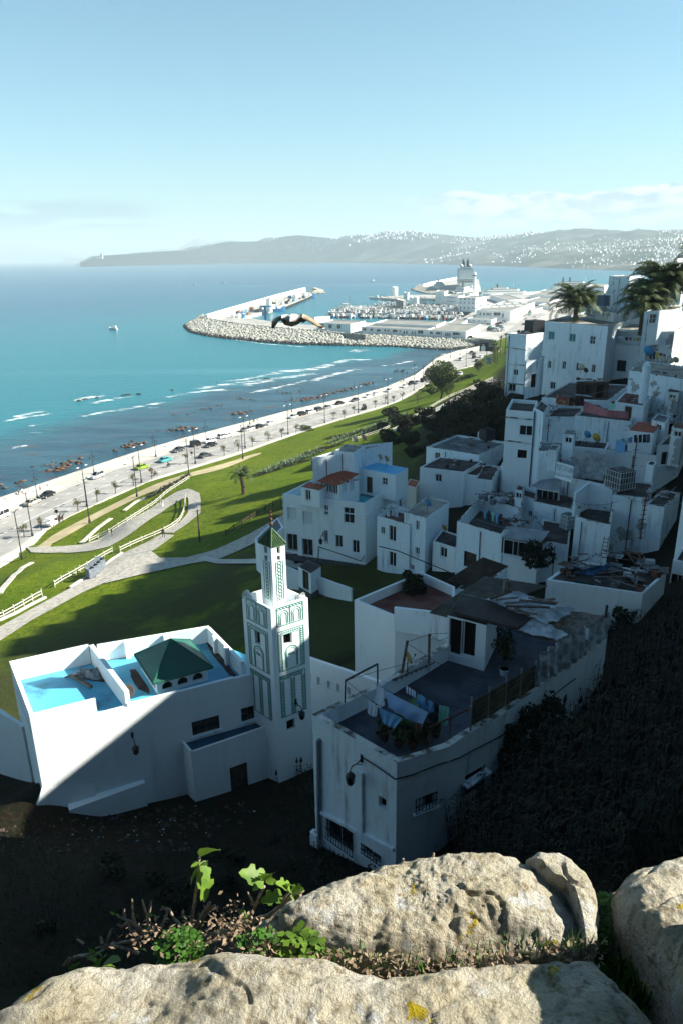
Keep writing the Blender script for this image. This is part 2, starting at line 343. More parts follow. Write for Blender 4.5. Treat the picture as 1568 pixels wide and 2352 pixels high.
def lawn_mat():
    m=bpy.data.materials.new('lawn');m.use_nodes=True;t=m.node_tree;b=t.nodes['Principled BSDF']
    b.inputs['Roughness'].default_value=0.95;b.inputs['Specular IOR Level'].default_value=0.1
    g=N(t,'ShaderNodeNewGeometry');s=N(t,'ShaderNodeSeparateXYZ');t.links.new(g.outputs['Position'],s.inputs[0])
    def nz(sc_,st=(1,1,1),det=5):
        mp=N(t,'ShaderNodeMapping');t.links.new(g.outputs['Position'],mp.inputs[0]);mp.inputs['Scale'].default_value=st
        n=N(t,'ShaderNodeTexNoise');n.inputs['Scale'].default_value=sc_;n.inputs['Detail'].default_value=det;n.inputs['Roughness'].default_value=0.65
        t.links.new(mp.outputs[0],n.inputs['Vector']);return n.outputs[0]
    a=mixc(t,smooth(t,nz(0.05),0.35,0.65),(0.085,0.135,0.004),(0.145,0.185,0.008))
    a=mixc(t,smooth(t,nz(0.8,(1,1,1),6),0.42,0.72,0,0.85),a,(0.042,0.082,0.004))
    a=mixc(t,smooth(t,nz(0.22),0.6,0.72,0,0.45),a,(0.19,0.185,0.035))
    a=mixc(t,mth(t,'MULTIPLY',smooth(t,s.outputs[2],16.5,19.5),smooth(t,nz(0.11,(1,1,1),7),0.36,0.5,0.25,0.9)),a,(0.045,0.050,0.016))  # worn brown patches up the hill; their dark colour also deepens the lawn's shade
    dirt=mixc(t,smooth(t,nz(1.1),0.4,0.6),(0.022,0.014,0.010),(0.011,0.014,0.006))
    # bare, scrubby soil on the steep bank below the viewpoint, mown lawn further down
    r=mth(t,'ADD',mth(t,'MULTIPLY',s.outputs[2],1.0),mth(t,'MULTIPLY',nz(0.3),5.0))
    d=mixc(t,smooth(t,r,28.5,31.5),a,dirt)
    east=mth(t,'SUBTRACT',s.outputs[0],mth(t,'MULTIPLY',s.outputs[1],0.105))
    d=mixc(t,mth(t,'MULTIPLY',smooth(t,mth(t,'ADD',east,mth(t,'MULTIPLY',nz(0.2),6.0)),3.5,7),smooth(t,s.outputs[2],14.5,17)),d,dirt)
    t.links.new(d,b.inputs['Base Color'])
    bp=N(t,'ShaderNodeBump');bp.inputs['Distance'].default_value=0.25;bp.inputs['Strength'].default_value=0.9
    t.links.new(mth(t,'ADD',nz(1.6,(1,1,1),8),mth(t,'MULTIPLY',nz(0.3),1.0)),bp.inputs['Height']);t.links.new(bp.outputs[0],b.inputs['Normal'])
    return m
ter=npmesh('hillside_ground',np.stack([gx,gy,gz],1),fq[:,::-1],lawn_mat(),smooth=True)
tag(ter,'green lawns falling from the old town to the shore road',None,None,'structure')
# ---------------------------------------------------------------- sea
def sea_mat():
    m=bpy.data.materials.new('sea_water');m.use_nodes=True;t=m.node_tree;b=t.nodes['Principled BSDF']
    g=N(t,'ShaderNodeNewGeometry');s=N(t,'ShaderNodeSeparateXYZ');t.links.new(g.outputs['Position'],s.inputs[0])
    def nz(sc_,st=(1,1,1),det=5,ro=0.6,rz=0.0):
        mp=N(t,'ShaderNodeMapping');t.links.new(g.outputs['Position'],mp.inputs[0]);mp.inputs['Scale'].default_value=st;mp.inputs['Rotation'].default_value=(0,0,rz)
        n=N(t,'ShaderNodeTexNoise');n.inputs['Scale'].default_value=sc_;n.inputs['Detail'].default_value=det;n.inputs['Roughness'].default_value=ro
        t.links.new(mp.outputs[0],n.inputs['Vector']);return n.outputs[0]
    # distance out from the reef line (runs a few degrees off the shore)
    a=P(0,1000,0);c=P(640,868,0);dx=(c-a).normalized();nx=Vector((-dx.y,dx.x,0))
    off=mth(t,'ADD',mth(t,'MULTIPLY',s.outputs[0],nx.x),mth(t,'ADD',mth(t,'MULTIPLY',s.outputs[1],nx.y),-(a.x*nx.x+a.y*nx.y)))
    offn=mth(t,'ADD',off,mth(t,'MULTIPLY',mth(t,'SUBTRACT',nz(0.012),0.5),90))
    offn2=mth(t,'ADD',off,mth(t,'MULTIPLY',mth(t,'SUBTRACT',nz(0.02,rz=0.5),0.5),60))
    shoal=mixc(t,smooth(t,nz(0.05,(0.5,1.6,1),6,rz=-0.55),0.38,0.62),(0.007,0.045,0.075),(0.020,0.080,0.115))
    shoal=mixc(t,smooth(t,nz(0.12,(0.6,1.5,1),6,rz=-0.5),0.56,0.68),shoal,(0.065,0.040,0.032))
    green=mixc(t,nz(0.004,(1,1,1),3),(0.001,0.125,0.165),(0.002,0.165,0.195))
    deep=mixc(t,smooth(t,nz(0.0016,(0.35,1.3,1),4,rz=-0.2),0.35,0.65),(0.001,0.066,0.135),(0.002,0.085,0.155))
    col=mixc(t,smooth(t,offn2,-16,14),shoal,green)
    col=mixc(t,smooth(t,mth(t,'ADD',off,mth(t,'MULTIPLY',nz(0.0015),500)),330,1050),col,deep)
    cur=smooth(t,nz(0.0022,(0.16,1.6,1),5,rz=-0.12),0.60,0.70)
    col=mixc(t,mth(t,'MULTIPLY',cur,0.65),col,(0.16,0.34,0.42))
    # white water breaking on the reef line
    lane=mth(t,'MULTIPLY',smooth(t,offn2,-22,-4),smooth(t,offn2,16,-2))
    fm=smooth(t,mth(t,'ADD',nz(0.06,(0.45,2.2,1),8,0.72,rz=-0.62),mth(t,'MULTIPLY',lane,0.05)),0.66,0.72)
    fm=mth(t,'MULTIPLY',fm,lane)
    col=mixc(t,fm,col,(0.72,0.78,0.78))
    rc=nz(0.09,(1,1,1),7,0.7)
    t.links.new(col,b.inputs['Base Color']);b.inputs['Roughness'].default_value=0.24;b.inputs['IOR'].default_value=1.33;b.inputs['Specular IOR Level'].default_value=0.35
    bp=N(t,'ShaderNodeBump');bp.inputs['Distance'].default_value=0.9;bp.inputs['Strength'].default_value=0.7
    hh=mth(t,'ADD',nz(0.14,(0.6,1.5,1),7,0.65,rz=-0.35),mth(t,'MULTIPLY',nz(0.9,(0.7,1.3,1),5,0.6,rz=0.3),0.35))
    t.links.new(hh,bp.inputs['Height']);t.links.new(bp.outputs[0],b.inputs['Normal'])
    return m
sv=[];sf=[]
srad=[0]+list(40*np.exp(np.linspace(0,math.log(42000/40),26)));na=72
sv.append((0,150,0))
for r_ in srad[1:]:
    for k in range(na): a_=2*math.pi*k/na;sv.append((math.sin(a_)*r_,150+math.cos(a_)*r_,0))
for k in range(na): sf.append([0,1+(k+1) % na,1+k])
for i in range(len(srad)-2):
    for k in range(na): a_=1+i*na+k;b_=1+i*na+(k+1) % na;sf.append([a_,b_,b_+na,a_+na])
mb=MB();mb.v=sv;mb.f=sf;o=mb.build('sea',sea_mat());tag(o,'turquoise bay water turning dark over the rocky shallows',None,None,'structure')
# ---------------------------------------------------------------- draped strips
def resample(pl,n):
    pl=np.array(pl,dtype=float);d=np.r_[0,np.cumsum(np.sqrt(((pl[1:]-pl[:-1])**2).sum(1)))]
    s=np.linspace(0,d[-1],n);return np.stack([np.interp(s,d,pl[:,i]) for i in range(pl.shape[1])],1)
def drape(name,ea,eb,off,m,label=None,n=120,k=8,kind='structure',z=None,wob=0.0):
    A=np.array([tuple((hit(*p) if z is None else P(p[0],p[1],z)))[:2] for p in ea]);B=np.array([tuple((hit(*p) if z is None else P(p[0],p[1],z)))[:2] for p in eb])
    A=resample(A,n);B=resample(B,n)
    if wob:
        for E in (A,B):
            E += np.random.randn(n,2)*wob
    vs=[]
    for i in range(n):
        for j in range(k+1):
            q=A[i]*(1-j/k)+B[i]*j/k;vs.append((q[0],q[1],(GM(q[0],q[1])+off) if z is None else z+off))
    ix=np.arange(n*(k+1)).reshape(n,k+1)
    f=np.stack([ix[:-1,:-1],ix[:-1,1:],ix[1:,1:],ix[1:,:-1]],-1).reshape(-1,4)
    o=npmesh(name,vs,f,m);tag(o,label,None,None,kind);return o
CONC=mat('pale_paving',(0.60,0.56,0.48),(0.46,0.44,0.38),0.12,0.9,0.02,1.5)
ASPH=mat('pale_asphalt',(0.36,0.345,0.315),(0.28,0.27,0.25),0.15,0.9,0.02,2)  # the asphalt's own pale grey
SAND=mat('sandy_path',(0.56,0.46,0.27),(0.44,0.36,0.2),0.25,0.95,0.02,2)
COBB=mat('flagstone_path',(0.50,0.46,0.39),(0.30,0.28,0.24),1.4,0.9,0.06,2.5,lo=0.4,hi=0.7)
KERB=mat('kerb_stone',(0.55,0.52,0.45),(0.42,0.4,0.35),0.6)
PAINT=mat('road_paint',(0.78,0.78,0.74),None,rough=0.6)
RE=[(-260,1288),(-120,1236),(0,1186),(110,1140),(220,1094),(330,1060),(439,1026),(574,992),(664,965),(812,926),(900,900),(955,878),(1003,846),(1040,826),(1080,808),(1130,797)]
RL=[(-260,1400),(-120,1340),(0,1284),(50,1255),(74,1232),(176,1179),(271,1139),(366,1095),(439,1074),(574,1031),(660,1000),(812,952),(905,924),(960,893),(1030,855),(1090,838),(1150,812)]
drape('promenade',SEAW,RE,0.16,CONC,'pale paved promenade along the sea wall',z=4.0)
drape('shore_road',RE,RL,0.07,ASPH,'wide grey shore road with parked and passing cars',z=4.0)
drape('sidewalk',RL,LAWN[:-1]+[(1150,814)],0.15,CONC,'pale sidewalk between the road and the lawn',z=4.0)
for nm,E in (('kerb',RE),('kerb',RL)):
    k_=MB();pts=[P(*e,4.0) for e in E];pp=resample([tuple(p)[:2] for p in pts],90)
    for a,b in zip(pp[:-1],pp[1:]):
        k_.bar((a[0],a[1],GM(*a)+0.10),(b[0],b[1],GM(*b)+0.10),0.3,0.16)
    tag(k_.build('kerb',KERB),None,None,None,'structure')
# lane markings and crossing marks
A=resample([tuple(P(*p,4.0))[:2] for p in RE],260);B=resample([tuple(P(*p,4.0))[:2] for p in RL],260)
mk=MB()
for fr in (0.24,0.5,0.76):
    for i in range(4,255,3 if fr != 0.5 else 1):
        a=A[i]*(1-fr)+B[i]*fr;b=A[i+1]*(1-fr)+B[i+1]*fr;d=b-a;L=np.hypot(*d);d=d/L;nn=np.array((-d[1],d[0]))*0.09
        mk.face([(q[0],q[1],GM(q[0],q[1])+0.10) for q in (a-nn,b-nn,b+nn,a+nn)])
tag(mk.build('lane_markings',PAINT),None,None,None,'structure')
# sandy jogging path, hairpin path, upper path, shaded path
drape('sandy_path',[(75,1262),(121,1231),(198,1190),(311,1134),(432,1088),(513,1066),(574,1046),(600,1040)],[(110,1268),(121,1249),(172,1222),(230,1188),(320,1142),(440,1095),(574,1053),(600,1043)],0.10,SAND,'sandy footpath between two strips of lawn',n=90)
drape('flagstone_path',[(62,1258),(120,1257),(190,1252),(232,1237),(300,1195),(365,1156),(405,1131),(432,1123),(459,1133),(462,1150),(461,1180),(430,1205),(400,1225)],
      [(72,1270),(140,1270),(205,1267),(250,1257),(310,1220),(372,1178),(400,1155),(420,1144),(432,1143),(434,1155),(432,1178),(414,1200),(372,1225)],0.12,COBB,'flagstone path bending back in a hairpin on the lawn',n=120)
drape('lower_path',[(-260,1610),(-120,1512),(0,1441),(95,1388),(157,1355),(205,1328),(240,1302),(282,1272),(330,1250),(372,1228)],[(-260,1670),(-100,1550),(0,1474),(70,1428),(130,1395),(190,1362),(250,1335),(300,1312),(346,1270),(402,1230)],0.10,COBB,'wide flagstone path running in front of the low white kerb',n=120)
drape('upper_path',[(346,1266),(368,1283),(430,1282),(500,1262),(574,1228),(650,1185),(700,1150)],[(240,1342),(330,1320),(440,1296),(510,1283),(580,1252),(655,1212),(700,1180)],0.16,COBB,'flagstone path climbing to the houses in shade',n=90)
drape('branch_path',[(455,1286),(500,1297),(560,1297),(640,1296),(700,1320)],[(470,1279),(510,1287),(560,1287),(640,1284),(720,1306)],0.2,CONC,'pale footpath crossing the shaded lawn',n=60)
drape('ridge_path',[(900,985),(960,957),(1010,932),(1040,915),(1090,888),(1140,870)],[(905,992),(975,962),(1025,936),(1050,918),(1096,892),(1142,875)],0.12,CONC,'narrow footpath beside the upper rail fence',n=70)
# sea wall
sw=MB();pp=resample([tuple(P(p[0],p[1],4.6))[:2] for p in SEAW],160)
for a,b in zip(pp[:-1],pp[1:]): sw.bar((a[0],a[1],1.3),(b[0],b[1],1.3),0.6,6.6)
tag(sw.build('sea_wall',mat('sea_wall_stone',(0.52,0.49,0.42),(0.34,0.31,0.26),0.6,0.9)),'low pale sea wall edging the promenade above the rocks','sea wall')
# ---------------------------------------------------------------- far land
def hill(name,base,ridge,m,label,n=260,k=40,rough=1.0,back=1.25,seed=0,bz=0.0):
    B=np.array([tuple(P(p[0],p[1],bz))[:2] if len(p) == 2 else tuple(CAM+ray(p[0],p[1])*(p[2]/math.hypot(*ray(p[0],p[1])[:2])))[:2] for p in base]);R=[]
    for px,py,dist in ridge: r=ray(px,py);s=dist/math.hypot(r.x,r.y);q=CAM+r*s;R.append(tuple(q))
    B=resample(B,n);R=resample(R,n);vs=[]
    for i in range(n):
        for j in range(k+1):
            t=j/k
            if t <= 0.8: u=t/0.8;x,y=B[i]*(1-u)+R[i][:2]*u;z=R[i][2]*(1-(1-u)**1.6)
            else: u=(t-0.8)/0.2;x,y=R[i][:2]*(1+u*(back-1));z=R[i][2]*(1-u)
            nz_=mn.fractal(Vector((x*0.0016+seed,y*0.0016,seed)),0.9,2.1,6)
            z=z + nz_*R[i][2]*0.30*rough*math.sin(min(t/0.8,1.0)*math.pi)**0.8*(1 if t < 0.8 else 0)
            if t <= 0.8 and 0.0 < t < 0.1: z=max(z,min(14.0,R[i][2]*.35))
            vs.append((x,y,z if t > 0 else -2.0))
    ix=np.arange(n*(k+1)).reshape(n,k+1)
    f=np.stack([ix[:-1,:-1],ix[1:,:-1],ix[1:,1:],ix[:-1,1:]],-1).reshape(-1,4)
    o=npmesh(name,vs,f,m,smooth=True);tag(o,label,None,None,'structure')
    return np.array(vs).reshape(n,k+1,3)
HILLM=mat('scrub_hill',(0.045,0.065,0.055),(0.17,0.17,0.15),0.004,0.95,6.0,0.01,detail=9,lo=0.42,hi=0.68)
FARM=mat('far_mountain',(0.05,0.06,0.05),(0.09,0.09,0.08),0.002,0.95)
H1v=hill('headland',[(186,604.0),(197,604.6),(300,603.6),(430,603),(560,602.5),(684,602),(784,603),(900,605),(1050,608.5),(1160,612),(1290,617),(1380,620),(1480,624),(1700,632)],
     [(184,603.5,6600),(203,596,6800),(220,588,7000),(300,583.5,7200),(350,579,7400),(430,576,7600),(500,560,7800),(530,555,7800),(570,555,7900),(625,552.5,7800),(655,543,7700),(683,540,7600),(740,545,7500),(784,550,7300),(814,549.5,7200),(874,538.5,7000),(899,533.5,6800),(949,532,6600),(1024,539.5,6500),(1094,546,6400),(1149,543,6400),(1234,541,6600),(1314,534,6900),(1399,533,7000),(1480,531,7000),(1700,530,7000)],HILLM,'scrub covered headland and hills across the bay')
hill('far_mountain',[(150,593,17000),(330,594,17000),(560,592,17000),(760,586,17000)],[(150,592,21000),(200,592,21000),(345,576,21000),(375,572,21000),(405,574,21000),(430,558,21000),(456,546,21000),(480,556,21000),(505,550,21000),(535,551,21000),(575,562,21000),(640,575,21000),(760,585,21000)],FARM,'pale blue pointed mountain behind the headland',n=120,k=12,rough=.5,seed=5)
hill('far_coast',[(-300,600,27000),(0,598,27000),(190,596,27000)],[(-300,566,30000),(0,558,30000),(40,556,30000),(90,566,30000),(140,574,30000),(190,590,30000)],FARM,'faint coast on the horizon at the open sea',n=50,k=10,rough=.3,seed=9)
# ---------------------------------------------------------------- sea haze
hz=MB();hz.box((0,21000,322.5),(90000,90000,665));hm=bpy.data.materials.new('haze');hm.use_nodes=True;t=hm.node_tree;t.nodes.clear()
pv=N(t,'ShaderNodeVolumePrincipled');pv.inputs['Color'].default_value=(0.74,0.92,0.98,1);pv.inputs['Density'].default_value=1.2e-4;pv.inputs['Anisotropy'].default_value=0.0
om=N(t,'ShaderNodeOutputMaterial');t.links.new(pv.outputs[0],om.inputs['Volume'])
HAZE=tag(hz.build('haze',hm),None,None,None,'stuff')
# ---------------------------------------------------------------- houses
def wallface(mb,A,B,z0,z1,holes,inset):
    """one upright wall face from A to B (seen from outside A is on the left) with openings cut and reveals"""
    A=Vector(A);B=Vector(B);L=(B-A).length
    if L < 1e-4: return
    d=(B-A)/L;n=Vector((d.y,-d.x,0))
    hs=[]
    for h in holes:
        u0_,u1_,v0_,v1_=max(h[0],.06),min(h[1],L-.06),max(h[2],z0+.01),min(h[3],z1-.08)
        if u1_-u0_ > .05 and v1_-v0_ > .05: hs.append((u0_,u1_,v0_,v1_,h[4]))
    us=sorted({0.0,L,*[h[0] for h in hs],*[h[1] for h in hs]});vs=sorted({z0,z1,*[h[2] for h in hs],*[h[3] for h in hs]})
    def pt(u,v,dep=0): q=A + d*u - n*dep;return (q.x,q.y,v)
    for i in range(len(us)-1):
        for j in range(len(vs)-1):
            um=(us[i]+us[i+1])/2;vm=(vs[j]+vs[j+1])/2
            if any(h[0] < um < h[1] and h[2] < vm < h[3] for h in hs): continue
            mb.face([pt(us[i],vs[j]),pt(us[i+1],vs[j]),pt(us[i+1],vs[j+1]),pt(us[i],vs[j+1])])
    for a,b,c,e,dp in hs:
        mb.face([pt(a,c),pt(b,c),pt(b,c,dp),pt(a,c,dp)]);mb.face([pt(a,e,dp),pt(b,e,dp),pt(b,e),pt(a,e)])
        mb.face([pt(a,c),pt(a,c,dp),pt(a,e,dp),pt(a,e)]);mb.face([pt(b,c,dp),pt(b,c),pt(b,e),pt(b,e,dp)])
        if dp > 0.6: mb.face([pt(a,c,dp),pt(b,c,dp),pt(b,e,dp),pt(a,e,dp)])
def window(parent,c,d,n,w_,h_,typ):
    """c centre on the wall face, d along the wall, n outward"""
    dep=0.14;z=Vector((0,0,1))
    def bx(mb,du,dz,dn,su,sz,sn):
        q=c + d*du + z*dz + n*dn
        vs=[]
        for k in (-1,1):
            for i,j in ((-1,-1),(1,-1),(1,1),(-1,1)): vs.append(q + d*(i*su/2) + z*(j*sz/2) + n*(k*sn/2))
        mb.add(vs,[(0,3,2,1),(4,5,6,7),(0,1,5,4),(1,2,6,5),(2,3,7,6),(3,0,4,7)])
    if typ == 'loggia': return
    if typ == 'curtain': typ='win'
    if typ == 'grey': typ='win'
    nm='door' if typ in ('door','gate') else 'window'
    fr=MB();t_=0.07 if h_ < 3 else 0.12
    if typ in ('door','gate','dark','slot'):
        fm=WOODD if typ != 'slot' else HOLE
        if typ in ('door','gate'):
            for s in (-1,1): bx(fr,s*(w_/2-t_/2),0,-dep,t_,h_,.08)
            bx(fr,0,h_/2-t_/2,-dep,w_-2*t_-.004,t_,.08)
        else:
            bx(fr,0,0,-dep-.08,w_-.02,h_-.02,.03);fr.build(nm,HOLE,parent);return
        fo=fr.build(nm,fm if typ != 'dark' else HOLE,parent)
        pn=MB();bx(pn,0,0,-dep-.08,w_-.02,h_-.02,.03);pn.build('door_leaf' if nm == 'door' else 'pane',HOLE if typ in ('dark','slot') else WOODD,fo)
        return
    fm=ALU if typ in ('win','teal','bars','blind','grid') else WOODD
    for s in (-1,1): bx(fr,s*(w_/2-t_/2),0,-dep,t_,h_,.06)
    for s in (-1,1): bx(fr,0,s*(h_/2-t_/2),-dep,w_-2*t_-.004,t_,.06)
    if typ != 'blind': bx(fr,0,0,-dep+.003,t_*.9,h_-2*t_-.004,.05)
    if typ == 'grid': bx(fr,0,0,-dep+.006,w_-2*t_-.004,t_*.8,.05)
    fo=fr.build(nm,fm,parent)
    pn=MB();bx(pn,0,0,-dep-.05,w_-.02,h_-.02,.02);pn.build('pane',{'teal': GLASST,'blind': ALU}.get(typ,GLASS),fo)
    sl=MB();bx(sl,0,-h_/2-.04,.03,w_+.22,.07,.2);sl.build('sill',WHITE2,fo)
    if typ in ('bars',):
        br=MB();m_=max(3,int(w_/.16))
        for i in range(m_+1): bx(br,-w_/2+w_*i/m_,0,.07,.025,h_+.1,.025)
        for s in (-.5,0,.5): bx(br,0,s*h_,.072,w_+.1,.03,.03)
        br.build('grille',IRON,fo)
def house(name,label,pts,zt,zb,ph=0.45,wt=0.18,wins=(),m=None,roof=None,group=None,cat='house',cornice=0.0,plinth=0,cap=True,world=None,wp=True,top=None,band=None):
    m=m or WHITE;roof=roof or ROOFG
    Q=[Vector((p.x,p.y,0)) for p in (world if world else [P(a[0],a[1],zt) for a in pts])]
    if len(Q) == 3: Q.append(Q[0]+Q[2]-Q[1])
    n=len(Q);cen=sum(Q,Vector())/n
    root=empty(name,(cen.x,cen.y,zb),label,cat,group)
    holes={i: [] for i in range(n)};wl=[]
    for wv in wins:
        fi,px,py,w_,h_,typ=wv[:6];A=Q[fi];B=Q[(fi+1) % n];d=(B-A).normalized();nn=Vector((d.y,-d.x,0))
        q=PV(px,py,A,B);u=(q-A).dot(d)
        dep=0.26 if typ != 'loggia' else 1.6
        holes[fi].append((u-w_/2,u+w_/2,q.z-h_/2,q.z+h_/2,dep));wl.append((Vector((A.x+d.x*u,A.y+d.y*u,q.z)),d,nn,w_,h_,typ))
    wm=MB()
    for i in range(n): wallface(wm,Q[i],Q[(i+1) % n],zb,zt,holes[i],0)
    if ph > 0.02:
        inn=[]
        for i in range(n):
            a=(Q[i]-Q[i-1]).normalized();b=(Q[(i+1) % n]-Q[i]).normalized();na=Vector((-a.y,a.x,0));nb=Vector((-b.y,b.x,0))
            bi=(na+nb);bi=bi/max(bi.length_squared/2,.3);inn.append(Q[i]+bi*wt)
        for i in range(n):
            j=(i+1) % n
            wm.face([(Q[i].x,Q[i].y,zt),(Q[j].x,Q[j].y,zt),(inn[j].x,inn[j].y,zt),(inn[i].x,inn[i].y,zt)])
            wm.face([(inn[i].x,inn[i].y,zt),(inn[j].x,inn[j].y,zt),(inn[j].x,inn[j].y,zt-ph-.3),(inn[i].x,inn[i].y,zt-ph-.3)])
    else: inn=Q
    wm.build('wall',m,root)
    if ph > .02 and m in (WHITE2,WHITE3,PEEL,GREYP):
        cp_m=MB()
        for i in range(n): j=(i+1) % n;cp_m.face([(Q[i].x,Q[i].y,zt+.004),(Q[j].x,Q[j].y,zt+.004),(inn[j].x,inn[j].y,zt+.004),(inn[i].x,inn[i].y,zt+.004)])
        cp_m.build('coping',COPE,root)
    if m in (WHITE2,WHITE3,PEEL) and n == 4 and zt < 60:
        A,B=Q[0],Q[1];L=(B-A).length;d=(B-A)/L;nn=Vector((d.y,-d.x,0));u=L*random.uniform(.04,.96)
        if L > 2.5 and all(abs(u-(h[0]+h[1])/2) > (h[1]-h[0])/2+.15 for h in holes[0]):
            pb=MB();q=A+d*u+nn*.07;pb.tube([(q.x,q.y,zb+.2),(q.x,q.y,zt-.35),(q.x-nn.x*.2,q.y-nn.y*.2,zt-.3)],.05,6);pb.build('drain_pipe',random.choice((RUST,COPE,PIPEG)),root)
    rb=MB();rb.face([(p.x,p.y,zt-ph+(0.002 if ph <= .02 else 0)) for p in inn]);rb.build('roof',roof,root)
    if cornice:
        cb=MB()
        for i in range(n):
            A,B=Q[i],Q[(i+1) % n];d=(B-A).normalized();nn=Vector((d.y,-d.x,0))
            cb.bar(Vector((A.x,A.y,zt-cornice))+nn*.035-d*.0,Vector((B.x,B.y,zt-cornice))+nn*.035,.09,.12)
        cb.build('cornice',m,root)
    if plinth:
        pb=MB()
        for i in range(n):
            A,B=Q[i],Q[(i+1) % n];d=(B-A).normalized();nn=Vector((d.y,-d.x,0))
            pb.bar(Vector((A.x,A.y,zb+plinth/2))+nn*.02,Vector((B.x,B.y,zb+plinth/2))+nn*.02,.06,plinth)
        pb.build('plinth',PLINTH,root)
    for a in wl: window(root,*a)
    root['_q']=[c for q in Q for c in (q.x,q.y)]
    return root,Q
def wallrun(name,label,pts,zb,th=0.22,m=None,cat='wall',world=None):
    """free-standing wall; pts (px,py,ztop)"""
    W=world or [P(*p) for p in pts];mb=MB()
    for a,b in zip(W[:-1],W[1:]):
        d=Vector((b.x-a.x,b.y-a.y,0)).normalized()*0;n=Vector((b.y-a.y,a.x-b.x,0)).normalized()*th/2
        vs=[Vector((a.x,a.y,zb))+n,Vector((b.x,b.y,zb))+n,Vector((b.x,b.y,zb))-n,Vector((a.x,a.y,zb))-n,
              Vector((a.x,a.y,a.z))+n,Vector((b.x,b.y,b.z))+n,Vector((b.x,b.y,b.z))-n,Vector((a.x,a.y,a.z))-n]
        mb.add(vs,[(0,3,2,1),(4,5,6,7),(0,1,5,4),(1,2,6,5),(2,3,7,6),(3,0,4,7)])
    return tag(mb.build(name,m or WHITE),label,cat)
PIPEG=mat('old_grey_pipe',(.2,.22,.23))
def c5(x,y): return (x*.3043+1091,y*.3043+689)
def c6(x,y): return (x*.3043+1091,y*.3043+1091)
def c4(x,y): return (x*.4211+517,y*.4211+861.3)
def c8(x,y): return (x*.1945+1263,y*.1945+574)
def W5(f,x,y,w_,h_,t): a=c5(x,y);return (f,a[0],a[1],w_,h_,t)
def W4(f,x,y,w_,h_,t): a=c4(x,y);return (f,a[0],a[1],w_,h_,t)
def W6(f,x,y,w_,h_,t): a=c6(x,y);return (f,a[0],a[1],w_,h_,t)
def W8(f,x,y,w_,h_,t): a=c8(x,y);return (f,a[0],a[1],w_,h_,t)
GR=None
# three-storey house with blue terrace
h3,Q3=house('white_house','three-storey white house with blue roof terrace beside the lawn',[c4(314,650),c4(762,700),c4(993,560)],32.3,23.6,0.9,0.2,[
    W4(0,365,757,1.3,1.7,'blind'),W4(0,450,780,1.3,1.7,'blind'),W4(0,551,738,.55,1.3,'win'),W4(0,675,766,1.35,2.0,'win'),W4(0,368,912,1.4,2.2,'bars'),W4(0,451,940,1.4,2.2,'bars'),
    W4(0,550,880,.55,1.6,'win'),W4(0,621,907,.9,1.6,'win'),W4(0,712,936,.9,1.7,'win'),W4(0,592,1078,1.15,3.0,'door'),W4(0,634,1085,1.15,3.0,'door'),W4(0,672,1095,.7,.8,'bars'),W4(0,704,1080,.8,1.4,'bars'),W4(0,385,1005,.7,1.5,'dark'),
    W4(1,955,705,.7,1.3,'dark'),W4(1,900,730,.5,.8,'dark')],WHITE,TEALP,cornice=1.5,plinth=.8)
house('white_house','tall white roof block behind the blue terrace, lit by the sun',[c4(476,450),c4(697,428),c4(910,365)],37.0,28,0.3,.2,(),WHITE2,ROOFL)
house('white_house','small white stair block with a flat beige top beside the tall roof block',[c4(596,412),c4(700,422),c4(760,385)],37.4,30,0.1,.15,(),WHITE2,ROOFL)
house('terrace_room','roof terrace room with sky-blue flat roof and turquoise wall',[c4(716,505),c4(928,545),c4(995,508)],34.9,31.6,0.02,.15,[W4(0,785,600,.9,2.1,'door'),W4(0,868,580,.8,.9,'grid')],WHITE,BLUE2,cat='roof room')
house('terrace_room','low sky-blue roof slab joining the terrace room to the tall block',[c4(602,515),c4(722,512),c4(745,474)],34.6,34.2,0.02,.15,(),BLUE2,BLUE2,cat='roof room')
hr,Qr=house('glazed_room','glazed roof room with red tiled roof on the white house',[c4(515,575),c4(620,600),c4(728,572)],34.2,31.5,0.02,.1,[W4(0,531,603,.75,1.4,'win'),W4(0,552,608,.75,1.4,'win'),W4(0,576,613,.75,1.4,'win'),W4(0,600,620,.75,1.4,'win'),W4(1,650,610,.8,1.4,'blind'),W4(1,690,600,.8,1.4,'blind')],WHITE,TERRA,cat='roof room')
def tiles(root,A,B,Cc,D,m,rows,cols,name='tile',rad=0.09,stuff=False):
    """barrel tiles: columns run from AB (eave) up to DC (ridge)"""
    one=MB() if stuff else None;mesh=None
    for i in range(cols):
        u=(i+.5)/cols;e=A.lerp(B,u);r=D.lerp(Cc,u)
        for j in range(rows):
            a=e.lerp(r,j/rows);b=e.lerp(r,(j+1.12)/rows);mb=one or MB()
            lift=Vector((0,0,.03+rad*.5));mb.tube([a+lift,b+lift*0.7],[rad*1.05,rad*.85],6)
            if not stuff: mb.build(name,m,root)
    if stuff: o_=one.build(name+'s',m,root);o_['kind']='stuff'
e=[Vector((q.x,q.y,34.15)) for q in Qr];d01=(e[0]-e[3]).normalized()*.35
tiles(hr,e[0]+d01,e[1]+d01,e[2]+Vector((0,0,.7)),e[3]+Vector((0,0,.7)),TERRA,5,14)
house('white_house','white side room with a red lean-to roof left of the glazed room',[c4(412,610),c4(515,630),c4(560,600)],33.7,31.5,0.02,.1,[W4(0,452,655,.8,1.3,'win')],WHITE,TERRA,cat='roof room')
aw=MB();a0=[P(*c4(735,548),33.9),P(*c4(812,560),33.9),P(*c4(818,532),34.5),P(*c4(752,524),34.5)]
aw.face(a0);aw.face([p+Vector((0,0,-.05)) for p in a0][::-1]);tag(aw.build('awning',BLUE2),'blue sloping awning over the terrace room door','awning')
